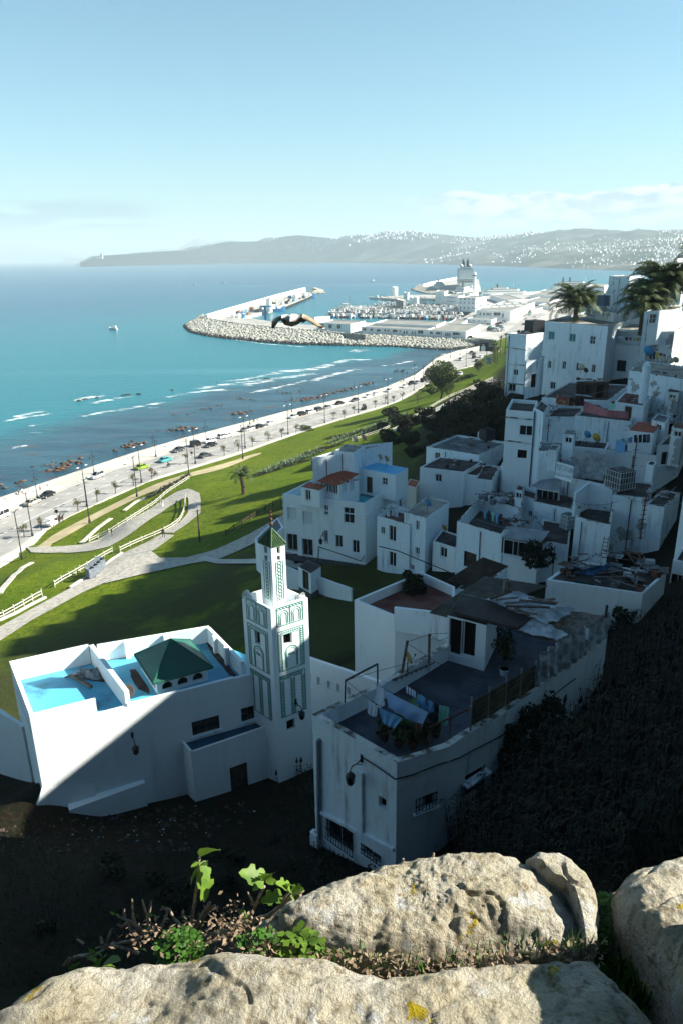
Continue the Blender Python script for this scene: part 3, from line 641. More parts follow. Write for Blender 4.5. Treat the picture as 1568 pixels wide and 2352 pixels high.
# single-storey annexes in front of house 3
house('white_house','low white porch with dark door in front of the three-storey house',[c4(400,1045),c4(467,1082),c4(522,1045)],27.0,23.5,0.02,.15,[W4(0,440,1120,1.2,2.4,'door')],WHITE,ROOFD,plinth=1.0,cat='porch')
wallrun('garden_wall','white front garden wall with slots before the three-storey house',[(*c4(467,1085),26.0),(*c4(690,1165),26.0)],24.0,.25,WHITE)
wallrun('garden_wall','short white front wall left of the dark porch door',[(*c4(332,1040),26.4),(*c4(412,1075),26.0)],22.5,.25,WHITE)
house('white_house','long low white outbuilding half hidden behind the minaret',[(586,1237),(600,1262),(652,1210)],25.5,19.5,0.1,.3,(),WHITE,ROOFG)
# houses right of it
house('white_house','white two-storey house with a clothesline terrace right of the blue-roofed house',[c4(826,768),c4(1005,818),c4(1070,745)],31.4,24.6,0.8,.18,[
    W4(0,858,848,.6,.9,'win'),W4(0,911,865,1.0,1.9,'win'),W4(0,911,1005,1.0,1.8,'win'),W4(0,857,1118,.6,.8,'bars')],WHITE2,ROOFR)
house('white_house','narrow white house topped by a flat brown roof with a satellite dish',[c4(975,748),c4(1092,782),c4(1218,690)],32.6,25,0.12,.15,[W4(0,1047,820,.5,1.1,'win'),W4(0,1046,960,.6,.9,'win'),W4(0,1020,1050,.5,.7,'win')],WHITE2,ROOFL)
house('white_house','small white house front with one window below the flat brown roof',[c4(1130,905),c4(1255,945),c4(1300,880)],29.8,24.5,0.15,.15,[W4(0,1188,963,.95,1.4,'win')],WHITE,ROOFD)
house('white_house','white house with broad wall and one small window below the shrub slope',[c4(1060,503),c4(1300,530),c4(1400,470)],32.0,25,0.12,.15,[W4(0,1161,562,.9,1.1,'win')],WHITE,ROOFD)
house('white_house','stepped white house under a dark roof beside the shrub slope',[c4(1300,540),c4(1458,562),c4(1510,500)],31.6,25,0.15,.15,(),WHITE,ROOFD)
house('white_house','wide white house with patched blue-grey roof and a black water tank',[c4(1095,390),c4(1382,437),c4(1538,365)],32.6,25,0.35,.2,[W4(0,1155,440,.9,1.0,'win'),W4(1,1485,435,.7,1.1,'blind')],WHITE2,ROOFG)
house('yellow_wall_house','small stained house with a red tile strip between two white houses',[c4(985,600),c4(1040,615),c4(1060,580)],29.5,24,0.05,.1,(),BEIGE,TERRA)
# upper right
R1,QR1=house('white_house','big white house with teal window panes on the hilltop',[c5(519,160),c5(1000,198),c5(1310,100)],48.3,34,.35,.25,[
    W5(0,572,268,1.35,1.4,'teal'),W5(0,730,285,1.35,1.35,'teal'),W5(0,882,303,1.1,1.35,'grid'),W5(0,557,487,.8,1.35,'win'),W5(0,667,492,.8,1.35,'win'),W5(0,772,505,.8,1.35,'win'),W5(0,888,518,.8,1.35,'win'),W5(0,582,645,1.2,1.3,'win')],WHITE2,ROOFL)
house('white_house','white wing with a laundry loggia and brown-framed window',[c5(1000,215),c5(1300,235),c5(1400,190)],47.3,34,.05,.2,[W5(0,1150,285,5.6,2.4,'loggia'),W5(0,1100,497,1.7,1.9,'wood')],WHITE2,ROOFL)
house('white_house','house with bare grey patches in its peeling wall at the photo edge',[c5(1305,235),c5(1500,238),c5(1620,180)],48.0,34,.05,.2,[W5(0,1402,322,1.2,1.6,'blind')],GREYP,ROOFL)
house('white_house','top-floor white room with a shuttered green window',[c8(1110,728),c8(1480,702),c8(1620,640)],51.2,46,.15,.2,[W8(0,1210,812,1.5,1.4,'grid')],WHITE2,ROOFL)
house('white_house','low sunlit white terrace wall below the palm crowns',[c8(540,712),c8(740,700),c8(960,730)],49.6,44,.3,.2,(),WHITE,ROOFL)
RT4,QT4=house('white_house','left corner tower house with stained roof edge above the lawn',[c5(243,252),c5(385,262),c5(512,245)],47.5,30,.25,.2,[W5(0,302,546,.9,1.0,'win'),W5(0,275,658,1.3,1.3,'bars')],WHITE2,ROOFD)
house('white_house','narrow white terrace block wedged between the tower house and the big house',[c5(384,458),c5(492,448),c5(520,420)],43.6,32,.5,.2,[W5(0,438,610,1.1,2.2,'dark')],WHITE2,ROOFD)
RT6,QT6=house('white_house','white row house with wide window above the dark shrub slope',[c5(230,830),c5(440,846),c5(470,760)],41.0,27,.5,.2,[W5(0,380,985,1.7,1.3,'win'),W5(0,350,1163,1.2,1.1,'dark')],WHITE,ROOFD)
house('white_house','tall thin white house edge with rooftop cane shed',[c5(445,812),c5(512,850),c5(560,790)],41.4,28,.2,.15,(),WHITE2,ROOFD)
house('white_house','white house with weathered wall and pink flower pot below the carpets',[c5(520,880),c5(752,882),c5(830,800)],40.6,30,.3,.2,(),WHITE3,ROOFD)
house('white_house','white house with a long stained blank wall under the pink blanket',[c5(750,872),c5(1170,915),c5(1240,800)],40.8,30,.35,.2,(),WHITE3,ROOFD)
house('white_house','brown roofed house with a tall round chimney on its terrace',[c5(1050,770),c5(1270,800),c5(1330,720)],42.3,33,.1,.2,[W5(0,1150,850,.9,1.6,'door')],WHITE,ROOFR)
house('white_house','long grey-white house wall with dishes on its cracked roof',[c5(1158,530),c5(1640,610),c5(1700,520)],45.0,35,.12,.2,(),WHITE3,ROOFL)
house('shack','shabby roof shack with dark glazed front on the terrace',[c5(762,615),c5(880,625),c5(1010,620)],43.0,39.8,.03,.1,[W5(0,783,672,.7,1.5,'wood'),W5(0,822,677,.8,1.5,'wood'),W5(0,858,682,.7,1.5,'wood'),W5(1,940,680,1.0,2.2,'dark')],WOODD,WOODW,cat='shack')
house('white_house','low white building under the shabby glazed shack',[c5(500,735),c5(1000,760),c5(1160,640)],40.9,32,.1,.2,(),WHITE2,ROOFD)
house('white_house','white house front with a dark flat roof and yellow dish',[c5(655,1098),c5(985,1128),c5(1010,1075)],38.4,30,.08,.2,(),WHITE,ROOFD)
house('white_house','narrow old white house with a mottled sloping roof',[c5(475,1138),c5(660,1146),c5(665,1075)],38.6,29,.08,.2,(),WHITE3,ROOFG)
house('white_house','brick-patched white house with blue laundry on its terrace',[c5(985,1125),c5(1372,1175),c5(1480,1090)],38.7,30,.7,.18,(),PEEL,ROOFD)
house('white_house','white house with a large white-framed window by the brick-patched wall',[c5(1372,1100),c5(1560,1085),c5(1640,1000)],40.2,30,.1,.18,[W5(0,1447,1195,1.5,1.5,'win')],PEEL,ROOFD)
house('roof_room','small roof room with a red tile roof behind the laundry',[c5(1160,985),c5(1345,1005),c5(1400,935)],40.9,37.9,.02,.1,(),WHITE,TERRA,cat='roof room')
house('white_house','white house with a baluster balcony and cloth awning',[c5(650,1325),c5(972,1392),c5(1010,1290)],36.2,28,.5,.18,(),WHITE2,ROOFD)
house('white_house','white stair house with stained wall left of the balcony',[c5(440,1520),c5(730,1580),c5(760,1430)],34.0,28,.1,.18,(),WHITE3,ROOFD)
house('glazed_balcony','small glazed balcony with yellow curtains under a corrugated roof',[c5(455,1415),c5(628,1442),c5(648,1385)],35.0,33.2,.02,.1,[W5(0,500,1478,1.35,1.35,'curtain'),W5(0,585,1492,1.35,1.35,'curtain')],WHITE,CORRW,cat='balcony')
house('white_house','small stepped white house with a little square window',[c6(340,150),c6(450,185),c6(470,110)],34.0,28,.5,.15,[W6(0,410,292,.6,.7,'win')],WHITE2,ROOFD)
house('white_house','white block with raised curved parapets round a dark roof',[c6(752,315),c6(1020,378),c6(1060,150)],36.6,29,.7,.22,(),WHITE3,ROOFD)
wallrun('parapet_wall','curved white parapet rising above the dark sunken roof',[(*c6(750,135),38.2),(*c6(860,55),38.6),(*c6(1035,105),38.2)],35.8,.2,WHITE3)
house('white_house','tall white blank house wall with rust streaks and a leaning ladder',[c6(1038,148),c6(1290,175),c6(1340,60)],38.1,31,.1,.2,(),WHITE3,ROOFD)
house('white_house','white house with a slit window in its shaded side wall',[c6(1282,218),c6(1425,246),c6(1545,135)],37.7,31,.1,.2,[W6(1,1440,405,.6,1.6,'dark')],WHITE3,ROOFD)
house('white_house','white house cut by the photo edge with a diamond grille window',[c6(1570,130),c6(1700,170),c6(1800,60)],42.0,30,.2,.2,(),WHITE,ROOFD)
JR,QJ=house('white_house','blue-white house wall carrying a roof buried in junk',[c6(535,790),c6(1262,897),c6(1440,740)],37.2,32,.12,.2,(),WHITE,ROOFD)
house('white_house','white house with an open cluttered courtyard and wash hung inside',[c6(-140,350),c6(200,452),c6(345,250)],33.4,27,1.6,.18,[(0,1078,1287,1.6,1.8,'door')],WHITE2,ROOFD)
house('glazed_porch','white glazed porch with grey panes under a pale corrugated roof',[c6(212,480),c6(475,525),c6(540,440)],34.0,29,.02,.1,[W6(0,280,545,2.4,1.8,'grey'),W6(0,410,570,2.4,1.8,'grey')],WHITE,CORRW,cat='porch')
house('white_house','low white house with a dark flat roof beside the bush',[c6(475,488),c6(703,530),c6(720,370)],33.9,29,.1,.15,(),WHITE2,ROOFD)
# far right top
house('white_house','flat-topped white house on the skyline left of the palms',[c8(380,435),c8(640,430),c8(730,400)],53.0,44,.1,.2,[W8(0,497,577,1.8,2.2,'dark')],WHITE,ROOFL)
house('white_house','small white house with peeling balcony on the skyline',[c8(640,430),c8(950,490),c8(1000,440)],52.6,44,.4,.2,[W8(0,727,620,1.5,1.2,'win')],WHITE3,ROOFL)
house('white_house','tall grey-topped white block with a sunlit side on the skyline',[c8(693,308),c8(938,312),c8(1105,300)],55.6,46,.1,.2,(),WHITE3,ROOFL)
house('white_house','white house with a small dark opening below the palm trees',[c8(805,588),c8(1000,600),c8(1060,570)],50.6,43,.1,.2,[W8(0,850,665,1.2,1.4,'dark')],WHITE,ROOFL)
house('white_house','blue-shaded white house high at the right edge above the palms',[c8(1225,228),c8(1580,240),c8(1680,220)],56.7,46,.3,.2,[W8(0,1345,290,1.6,.9,'dark'),W8(0,1535,330,1.5,1.0,'win')],WHITE,ROOFL)
house('white_house','topmost white room at the right edge of the skyline',[c8(1505,100),c8(1620,95),c8(1700,90)],58.4,50,.1,.2,[W8(0,1545,180,1.2,1.2,'grid')],WHITE,ROOFL)
# ---------------------------------------------------------------- kasbah buildings right of the frame: they throw the big shade
tb=[(-4,20),(7,52),(29,52),(29.5,43.3),(35.9,43.3),(36.0,41.0),(45,40.6),(60,39.5),(70,40.6),(76,42.8),(84,39),(94,35.8),(103,34.2),(116,32.4),(124,29),(136,25)]
seg=[(6.5,14),(14,20),(20,29),(29,35.95),(36.0,44),(44,53),(53,62),(62,68),(68,72),(72,78),(78,81.5),(81.5,86),(86,91),(91,97),(97,104),(104,110),(110,116)]
for i,(ya,yb) in enumerate(seg):
    x0=0.53*yb+5.0;ys=[t[0] for t in tb];cs=[t[1] for t in tb]
    sh=SUN_A*x0;c_=float(np.interp((ya+yb)/2,ys,cs));zt=c_ + 0.635*x0
    house('kasbah_house','white kasbah house %s up the hill outside the frame' % ['first','second','third','fourth','fifth','sixth','seventh','eighth','ninth','tenth','eleventh','twelfth','thirteenth','fourteenth','fifteenth','sixteenth','seventeenth'][i],
          None,zt,38,.3,.25,(),WHITE,ROOFL,world=[Vector((x0,ya-sh,0)),Vector((x0+9,ya-sh-.2,0)),Vector((x0+9,yb-sh-.02,0)),Vector((x0,yb-sh-.02,0))])
kw=MB();kw.box((-10,-8.5,61),(90,3,24));tag(kw.build('unseen_sky_blocker',mat('sky_blocker_brown',(.10,.085,.065),(.06,.05,.04),.5,.95)),'added unseen brown wall behind the viewpoint that cuts the sky light','wall')  # added wall, never in view: holds sky light back from the shaded fronts
for i,(a,b,c,z_,zb_,wn,lb) in enumerate((((1180,640),(1262,652),(1300,600),41.6,39.5,1,'behind the red carpet'),((1000,795),(1060,800),(1090,760),41.2,38,0,'beside the brown terrace'),((1330,905),(1430,930),(1470,880),41.5,38,1,'right of the red-tiled roof room'),((1440,690),(1530,700),(1568,660),43.6,40,1,'near the far right brown roof'),((870,1185),(930,1195),(960,1160),37.6,35,0,'behind the cloth awning'),((660,1010),(740,1020),(760,985),40.9,38,1,'on the stained blank wall'),((1290,1240),(1345,1250),(1368,1220),39.2,37,0,'beside the brick patches'),((1480,960),(1568,975),(1600,930),42.2,38,1,'at the right edge above the large window'),((545,1130),(610,1135),(640,1095),39.4,37,0,'on the mottled narrow house'),((300,1430),(350,1440),(372,1405),35.2,32,1,'left of the glazed balcony'))):
    x_=(a[0]*.5+b[0]*.5);y_=(a[1]+b[1])/2
    house('roof_room','small plastered roof room '+lb,[c5(*a),c5(*b),c5(*c)],z_,zb_,.08,.1,[(0,*c5(x_,y_+34),.8,.9,'win')] if wn else (),(WHITE2,WHITE3,WHITE,GREYP)[i % 4],(ROOFD,ROOFR,ROOFG)[i % 3],cat='roof room')
for rt_,q_,ys in ((RT4,QT4,((232,355,385,378),(222,482,375,492),(216,625,375,640))),(RT6,QT6,((222,882,437,903),(216,1058,422,1085)))):
    n_=Vector((q_[1].y-q_[0].y,q_[0].x-q_[1].x,0)).normalized()
    for a,b,c,d in ys: lg=MB();lg.bar(PV(*c5(a,b),q_[0],q_[1])+n_*.06,PV(*c5(c,d),q_[0],q_[1])+n_*.06,.14,.16);lg.build('ledge',COPE,rt_)
# ---------------------------------------------------------------- mosque
def c1(x,y): return (x*.3662,y*.3662+1378)
def cm(x,y): return (x*.3174+488,y*.3174+1148)          # minaret notes
def c3(x,y): return (x*.4028+689,y*.4028+1263)
NL=P(68,1645,38.0);NRr=P(562,1554,37.1);fd=Vector((NRr.x-NL.x,NRr.y-NL.y,0)).normalized();fn=Vector((fd.y,-fd.x,0))   # front direction, outward normal
FL=P(22,1519,38.0);FR=P(203,1479,38.0);FR2=P(480,1435,37.9)
MQ=empty('mosque',(NL.x+8,NL.y+8,30),'white mosque with blue flat roofs and a green pyramid roof beside the minaret','mosque')
def seg3(mb,a,b,z0,za,zb_,th,shift=0.0):
    n=Vector((b.y-a.y,a.x-b.x,0)).normalized();o_=n*(-shift)
    pa=Vector((a.x,a.y,0))+o_;pb=Vector((b.x,b.y,0))+o_
    vs=[pa,pb,pb-n*th,pa-n*th]
    mb.add([(p.x,p.y,z0) for p in vs]+[(vs[0].x,vs[0].y,za),(vs[1].x,vs[1].y,zb_),(vs[2].x,vs[2].y,zb_),(vs[3].x,vs[3].y,za)],
           [(0,3,2,1),(4,5,6,7),(0,1,5,4),(1,2,6,5),(2,3,7,6),(3,0,4,7)])
S1=PV(220,1605,NL,NRr);S2=PV(293,1621,NL,NRr);PE=Vector((S2.x,S2.y,0))
FLOORZ=36.75
# outer shell with window openings in the front wall
hm_=[]
wn=[]
for (x0_,y0_,x1_,y1_) in ((1202,762,1384,815),(1512,692,1600,738)):
    a=PV(*c1(x0_,y0_),NL,NRr);b=PV(*c1(x1_,y1_),NL,NRr);u0_=(a-NL).dot(fd);u1_=(b-NL).dot(fd);mz=(a.z+b.z)/2;hh=0.95
    hm_.append((u0_,u1_,mz-hh/2,mz+hh/2,.3));q=NL+fd*((u0_+u1_)/2);wn.append((Vector((q.x,q.y,mz)),u1_-u0_,hh))
mw=MB();wallface(mw,Vector((NL.x,NL.y,0)),Vector((NRr.x,NRr.y,0))+fd*2.6,29.5,FLOORZ,hm_,0)
LB=Vector((FL.x,FL.y,0));fr2=Vector((FR2.x,FR2.y,0));far_end=Vector((NRr.x,NRr.y,0))+fd*2.6
wallface(mw,fr2,LB,20,FLOORZ,[],0);wallface(mw,LB,Vector((NL.x,NL.y,0)),27,FLOORZ,[],0);wallface(mw,far_end,fr2,24,FLOORZ,[],0)
mw.build('wall',WHITE,MQ)
TH=.22
def par(a,b,za,zb_=None,th=TH,name='parapet',z0=FLOORZ):
    mb=MB();seg3(mb,a,b,z0,za,zb_ if zb_ else za,th);return mb.build(name,WHITE,MQ)
nl=Vector((NL.x,NL.y,0));s1=Vector((S1.x,S1.y,0));s2=Vector((S2.x,S2.y,0));s3=PV(414,1594,NL,NRr);s4=PV(538,1563,NL,NRr);nr=Vector((NRr.x,NRr.y,0))
par(nl,s1,38.0,name='raised_parapet');par(s1+fd*.003,s2,37.08);par(s2+fd*.003,s3,37.2);par(s3+fd*.003,Vector((s4.x,s4.y,0)),37.18);par(Vector((s4.x,s4.y,0))+fd*.003,nr+fd*.9,37.12)
fdn=(Vector((FR.x,FR.y,0))-LB).normalized()
par(Vector((FR.x,FR.y,0)),LB+fdn*TH,38.0);par(LB,nl-fn*TH,38.0,th=.2)
FRv=Vector((FR.x,FR.y,0))
par(fr2,FRv+fdn*.5,37.85);prr=PV(562,1517,fr2,Vector((fr2.x+.35,fr2.y-1,0)))
rp1=P(562,1519,37.75);par(Vector((rp1.x,rp1.y,0)),fr2+(Vector((rp1.x,rp1.y,0))-fr2).normalized()*TH,37.75,37.85)
pdn=(FRv-s2).normalized();par(FRv-pdn*TH,s2+pdn*TH,38.0,37.9,.26,'partition_parapet')
for k in (.33,.66): # small piers on the right parapet and far parapet
    q=fr2.lerp(Vector((rp1.x,rp1.y,0)),k);pb=MB();pb.box((q.x-.28,q.y-.1,FLOORZ+.6),(.3,.3,1.15),math.atan2(fd.y,fd.x));pb.build('pier',WHITE,MQ)
for k in (.30,.62):
    q=FRv.lerp(fr2,k)+fn*.33;pb=MB();pb.box((q.x,q.y,FLOORZ+.55),(.3,.3,1.1),math.atan2(fd.y,fd.x));pb.build('pier',WHITE,MQ)
rf=MB();rf.face([(p.x,p.y,FLOORZ+.01) for p in (nl,far_end,fr2,LB)]);rf.build('blue_roof',BLUE,MQ)
for (c,w_,h_) in wn: window(MQ,c,fd,fn,w_,h_,'wood')
# green pyramid lantern
ga=P(*c1(962,520),37.75);gb=P(*c1(1335,415),37.75);gc=P(*c1(825,343),37.75)
e1=(Vector((gb.x-ga.x,gb.y-ga.y,0)));e2=Vector((gc.x-ga.x,gc.y-ga.y,0));e2=e2 - e1*(e2.dot(e1)/e1.length_squared)*0.6
k0,k1,k2,k3=[Vector((ga.x,ga.y,0))+v for v in (Vector(),e1,e1+e2,e2)];kc=(k0+k1+k2+k3)/4
apz=PY(*c1(1068,243),kc.y).z
g=MB();E=[Vector((p.x,p.y,37.72)) for p in (k0,k1,k2,k3)];ap=Vector((kc.x,kc.y,apz))
for i in range(4): g.face([E[i],E[(i+1) % 4],ap])
g.face(E[::-1]);gr=g.build('pyramid_roof',GREEN,MQ)
g=MB()
for i in range(4): g.bar(E[i]-Vector((0,0,.04)),E[(i+1) % 4]-Vector((0,0,.04)),.08,.12)
for i in range(4): g.bar(E[i]+Vector((0,0,.02)),ap,.07,.05)
g.build('ridge_cap',GREEN,gr)
B4=[kc+(p-kc)*.86 for p in (k0,k1,k2,k3)]
g=MB()
for i in range(4):
    A_,B_=B4[i],B4[(i+1) % 4];L=(B_-A_).length;wv=L*.2
    hs=[(L*f-wv/2,L*f+wv/2,FLOORZ+.22,37.42,.15) for f in (.2,.5,.8)]
    wallface(g,A_,B_,FLOORZ,37.71,hs,0)
g.build('lantern_wall',WHITE,MQ)
for i in (0,3):
    A_,B_=B4[i],B4[(i+1) % 4];d=(B_-A_).normalized();n=Vector((d.y,-d.x,0));L=(B_-A_).length
    for f in (.2,.5,.8):
        q=A_+d*L*f;wv=L*.2;pn=MB();pn.add([(q+d*s*wv/2-n*.1+Vector((0,0,z_))) for s,z_ in ((-1,FLOORZ+.2),(1,FLOORZ+.2),(1,37.44),(-1,37.44))],[(0,1,2,3)]);pn.build('window',HOLE,MQ)
        ar=MB()   # rounded corners of the arch
        for s in (-1,1):
            pts=[q+d*s*wv/2+n*.004+Vector((0,0,37.42))]
            for k in range(5):
                a_=math.pi/2*k/4;pts.append(q+d*s*(wv/2)*math.sin(a_)+n*.004+Vector((0,0,37.42-wv/2+wv/2*math.cos(a_))))
            ar.face(pts if s > 0 else pts[::-1])
        ar.build('arch_head',WHITE,MQ)
# low annex with blue roof, buttress and retaining walls
AZ=PV(*c1(1145,905),NL,NRr).z
a0=P(*c1(1200,972),AZ);a1=P(*cm(420,1648),AZ);aB=PV(*c1(1145,905),NL,NRr)
wl_=MB();A0=Vector((a0.x,a0.y,0));A1=Vector((a1.x,a1.y,0));ad=(A1-A0).normalized();an=Vector((ad.y,-ad.x,0))
dq=PV(*cm(197,2027),A0,A1);ud=(dq-A0).dot(ad);ta=PV(*cm(197,1917),A0,A1).z;tb_=PV(*cm(197,2138),A0,A1).z
wallface(wl_,A0,A1,29,AZ,[(ud-.55,ud+.55,tb_,ta,.3)],0)
wallface(wl_,Vector((aB.x,aB.y,0)),A0,29,AZ,[],0);wl_.build('annex_wall',WHITE,MQ)
window(MQ,Vector(((A0+ad*ud).x,(A0+ad*ud).y,(ta+tb_)/2)),ad,an,1.1,ta-tb_,'door')
for a,b in ((A0,A1),(Vector((aB.x,aB.y,0)),A0+fn*0)):
    mb=MB();seg3(mb,a,b,AZ-.05,AZ+.16,AZ+.16,.14);mb.build('annex_parapet',WHITE,MQ)
r_=MB();r_.face([(p.x,p.y,AZ+.02) for p in (A0,A1,A1-an*2.2,Vector((aB.x,aB.y,0)))]);r_.build('annex_roof',mat('dark_blue_paint',(0.02,0.09,0.16),(0.03,0.05,0.07),.8,.7),MQ)
bz1=PV(*c1(425,1270),NL,NRr).z;bz2=PV(*c1(905,1130),NL,NRr).z
b0=P(*c1(440,1292),bz1-.1);b1=P(*c1(908,1140),bz2)
bt=MB();bA=Vector((NL.x,NL.y,0))+fd*((PV(*c1(425,1270),NL,NRr)-NL).dot(fd));bB=Vector((NL.x,NL.y,0))+fd*((PV(*c1(905,1130),NL,NRr)-NL).dot(fd))
vs=[bA+fn*.55,bB+fn*.25,bB,bA]
bt.add([(p.x,p.y,29) for p in vs]+[(vs[0].x,vs[0].y,bz1-.1),(vs[1].x,vs[1].y,bz2),(vs[2].x,vs[2].y,bz2+.05),(vs[3].x,vs[3].y,bz1)],[(4,5,6,7),(0,1,5,4),(1,2,6,5),(3,0,4,7)])
bt.build('buttress',WHITE,MQ)
ft=MB();q0=nl - fd*.9 + fn*.3;ft.add([(q0.x,q0.y,31.2),((nl+fd*2.6+fn*.28).x,(nl+fd*2.6+fn*.28).y,31.2),((nl+fd*2.6+fn*.004).x,(nl+fd*2.6+fn*.004).y,32.9),((nl-fd*.02+fn*.02).x,(nl-fd*.02+fn*.02).y,33.6),((nl-fd*.9).x,(nl-fd*.9).y,31.2),((nl-fd*.55).x,(nl-fd*.55).y,32.4)],[(0,1,2,3),(0,3,5),(0,5,4)])
ft.build('wall_footing',WHITE,MQ)
rwA=P(-60,1588,34.6);rwB=P(55,1667,34.6)
wallrun('retaining_wall','low white retaining wall stepping away left of the mosque',None,27,.25,WHITE,world=[P(-70,1585,34.7),P(55,1668,34.7),P(73,1672,34.2)])
# loose things on the mosque roof
dr=empty('satellite_dish',tuple(P(*c1(812,620),FLOORZ)),'dark satellite dish leaning by the mosque partition wall','dish')
def dish(root,m,r=.4,tilt=.6,az=0.0,h=.75):
    mb=MB();n=14;c=Vector((0,0,h));R_=Matrix.Rotation(az,3,'Z') @ Matrix.Rotation(math.pi/2-tilt,3,'X');vs=[c+R_ @ Vector((0,0,0))]
    for k in range(1,4):
        for i in range(n): a_=2*math.pi*i/n;rr_=r*k/3;vs.append(c+R_ @ Vector((math.cos(a_)*rr_,math.sin(a_)*rr_,rr_**2*.55)))
    b_=len(vs);vs2=[v-R_ @ Vector((0,0,.02)) for v in vs];fs=[]
    for o_,fl in ((0,1),(b_,-1)):
        for i in range(n): fs.append([o_,o_+1+i,o_+1+(i+1) % n][::fl])
        for k in range(2):
            for i in range(n): a_=o_+1+k*n+i;c_=o_+1+k*n+(i+1) % n;fs.append([a_,a_+n,c_+n,c_][::fl])
    for i in range(n): a_=1+2*n+i;c_=1+2*n+(i+1) % n;fs.append([a_,b_+a_,b_+c_,c_])
    wl=wloc(root);mb.add([v+wl for v in vs+vs2],fs);mb.build('reflector',m,root,True)
    s_=MB();s_.tube([wl,wl+Vector((0,0,h))],.025,6);s_.build('mast',IRON,root)
    a_=MB();tip=c+R_ @ Vector((0,0,r*1.1));a_.tube([wl+c+R_ @ Vector((0,-r*.9,r*r*.5)),wl+tip],.012,5);a_.box(wl+tip,(.07,.07,.09));a_.build('feed_arm',IRON,root)
dish(dr,mat('dark_dish',(.05,.045,.04)),.38,.5,0.3,.5)
bm_=MB();p0=P(*c1(450,470),FLOORZ+.12);p1=P(*c1(575,545),FLOORZ+.12);bm_.bar(p0,p1,.16,.16);tag(bm_.build('timber_beam',WOODW),'long weathered timber beam lying on the blue mosque roof','beam')
bm_=MB();p0=P(*c1(408,487),FLOORZ+.1);p1=P(*c1(462,468),FLOORZ+.1);bm_.bar(p0,p1,.12,.05);tag(bm_.build('board',WOODW),'short pale board lying across the end of the roof beam','board')
def crumple(c,sx_,sy_,sz_,seed,n=18):
    vs=[];fs=[]
    for i in range(n+1):
        for j in range(n+1):
            u=i/n-.5;v=j/n-.5;e_=max(0,1-4*(u*u+v*v));q=Vector((u*3+seed,v*3,seed));h_=(mn.fractal(q,.8,2.2,4)*.5+.55)*sz_*e_**.5
            vs.append((c[0]+u*sx_+mn.noise(q*2)*.12*sx_,c[1]+v*sy_+mn.noise(q*2+Vector((5,5,5)))*.12*sy_,c[2]+max(h_,0)))
    for i in range(n):
        for j in range(n): a_=i*(n+1)+j;fs.append([a_,a_+1,a_+n+2,a_+n+1][::-1])
    return vs,fs
mb=MB();mb.add(*crumple(P(*c1(560,468),FLOORZ+.02),1.7,1.1,.7,3.3));tag(mb.build('crumpled_sheet',mat('dusty_plastic',(.35,.38,.4),(.15,.15,.16),3,.6)),'crumpled grey plastic heap in the brown puddle stain on the roof','sheet')
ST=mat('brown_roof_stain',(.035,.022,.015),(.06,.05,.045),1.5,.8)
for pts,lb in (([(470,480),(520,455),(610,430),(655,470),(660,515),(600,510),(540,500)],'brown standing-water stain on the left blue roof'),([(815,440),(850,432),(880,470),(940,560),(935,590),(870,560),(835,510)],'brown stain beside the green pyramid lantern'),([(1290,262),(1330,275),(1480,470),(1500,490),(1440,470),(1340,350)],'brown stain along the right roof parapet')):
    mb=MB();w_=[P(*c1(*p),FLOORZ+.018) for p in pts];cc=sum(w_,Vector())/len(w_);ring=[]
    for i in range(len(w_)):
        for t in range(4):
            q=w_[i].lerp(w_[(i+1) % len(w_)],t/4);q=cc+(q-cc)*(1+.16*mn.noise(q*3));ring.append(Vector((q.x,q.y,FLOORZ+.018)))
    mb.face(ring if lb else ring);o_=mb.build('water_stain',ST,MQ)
# ---------------------------------------------------------------- minaret
mF=P(622,1399,42.0);mR=P(707,1373,42.0);mL=P(556,1367,42.0)
vF=Vector((mF.x,mF.y,0));vR=Vector((mR.x,mR.y,0));vL=Vector((mL.x,mL.y,0));vB=vL+vR-vF
MN=empty('minaret',((vF.x+vB.x)/2,(vF.y+vB.y)/2,29.5),'square white minaret with green tile bands and a small green tiled cap','minaret')
fr_d=(vR-vF).normalized();fr_n=Vector((fr_d.y,-fr_d.x,0));fl_d=(vF-vL).normalized();fl_n=Vector((fl_d.y,-fl_d.x,0));SR=(vR-vF).length;SL=(vF-vL).length
def mz(px,py,f='R'): return PV(px,py,vF,vR).z if f == 'R' else PV(px,py,vL,vF).z
def mu(px,py,f='R'): return (PV(px,py,vF,vR)-vF).dot(fr_d) if f == 'R' else (PV(px,py,vL,vF)-vL).dot(fl_d)
wzR=(mz(*cm(545,965)),mz(*cm(545,1045)));wuR=mu(*cm(546,1005));wzL=(mz(*cm(327,955),'L'),mz(*cm(327,1045),'L'));wuL=mu(*cm(327,1000),'L')
lw=(mu(*cm(568,1620)),mz(*cm(568,1590)),mz(*cm(568,1665)))
mb=MB();wallface(mb,vF,vR,29,42.0,[(wuR-.28,wuR+.28,wzR[1],wzR[0],.25),(lw[0]-.28,lw[0]+.28,lw[2],lw[1],.25)],0);wallface(mb,vL,vF,29,42.0,[(wuL-.24,wuL+.24,wzL[1],wzL[0],.25)],0)
wallface(mb,vR,vB,29,42,[],0);wallface(mb,vB,vL,29,42,[],0);PLZ=41.35
Qm=[vF,vR,vB,vL]
for i in range(4):
    a,b=Qm[i],Qm[(i+1) % 4];cc=(vF+vB)/2;ia,ib=cc+(a-cc)*.87,cc+(b-cc)*.87
    mb.face([(a.x,a.y,42),(b.x,b.y,42),(ib.x,ib.y,42),(ia.x,ia.y,42)]);mb.face([(ia.x,ia.y,42),(ib.x,ib.y,42),(ib.x,ib.y,PLZ),(ia.x,ia.y,PLZ)])
mb.face([(p.x,p.y,PLZ+.001) for p in Qm]);mb.build('tower_wall',WHITE,MN)
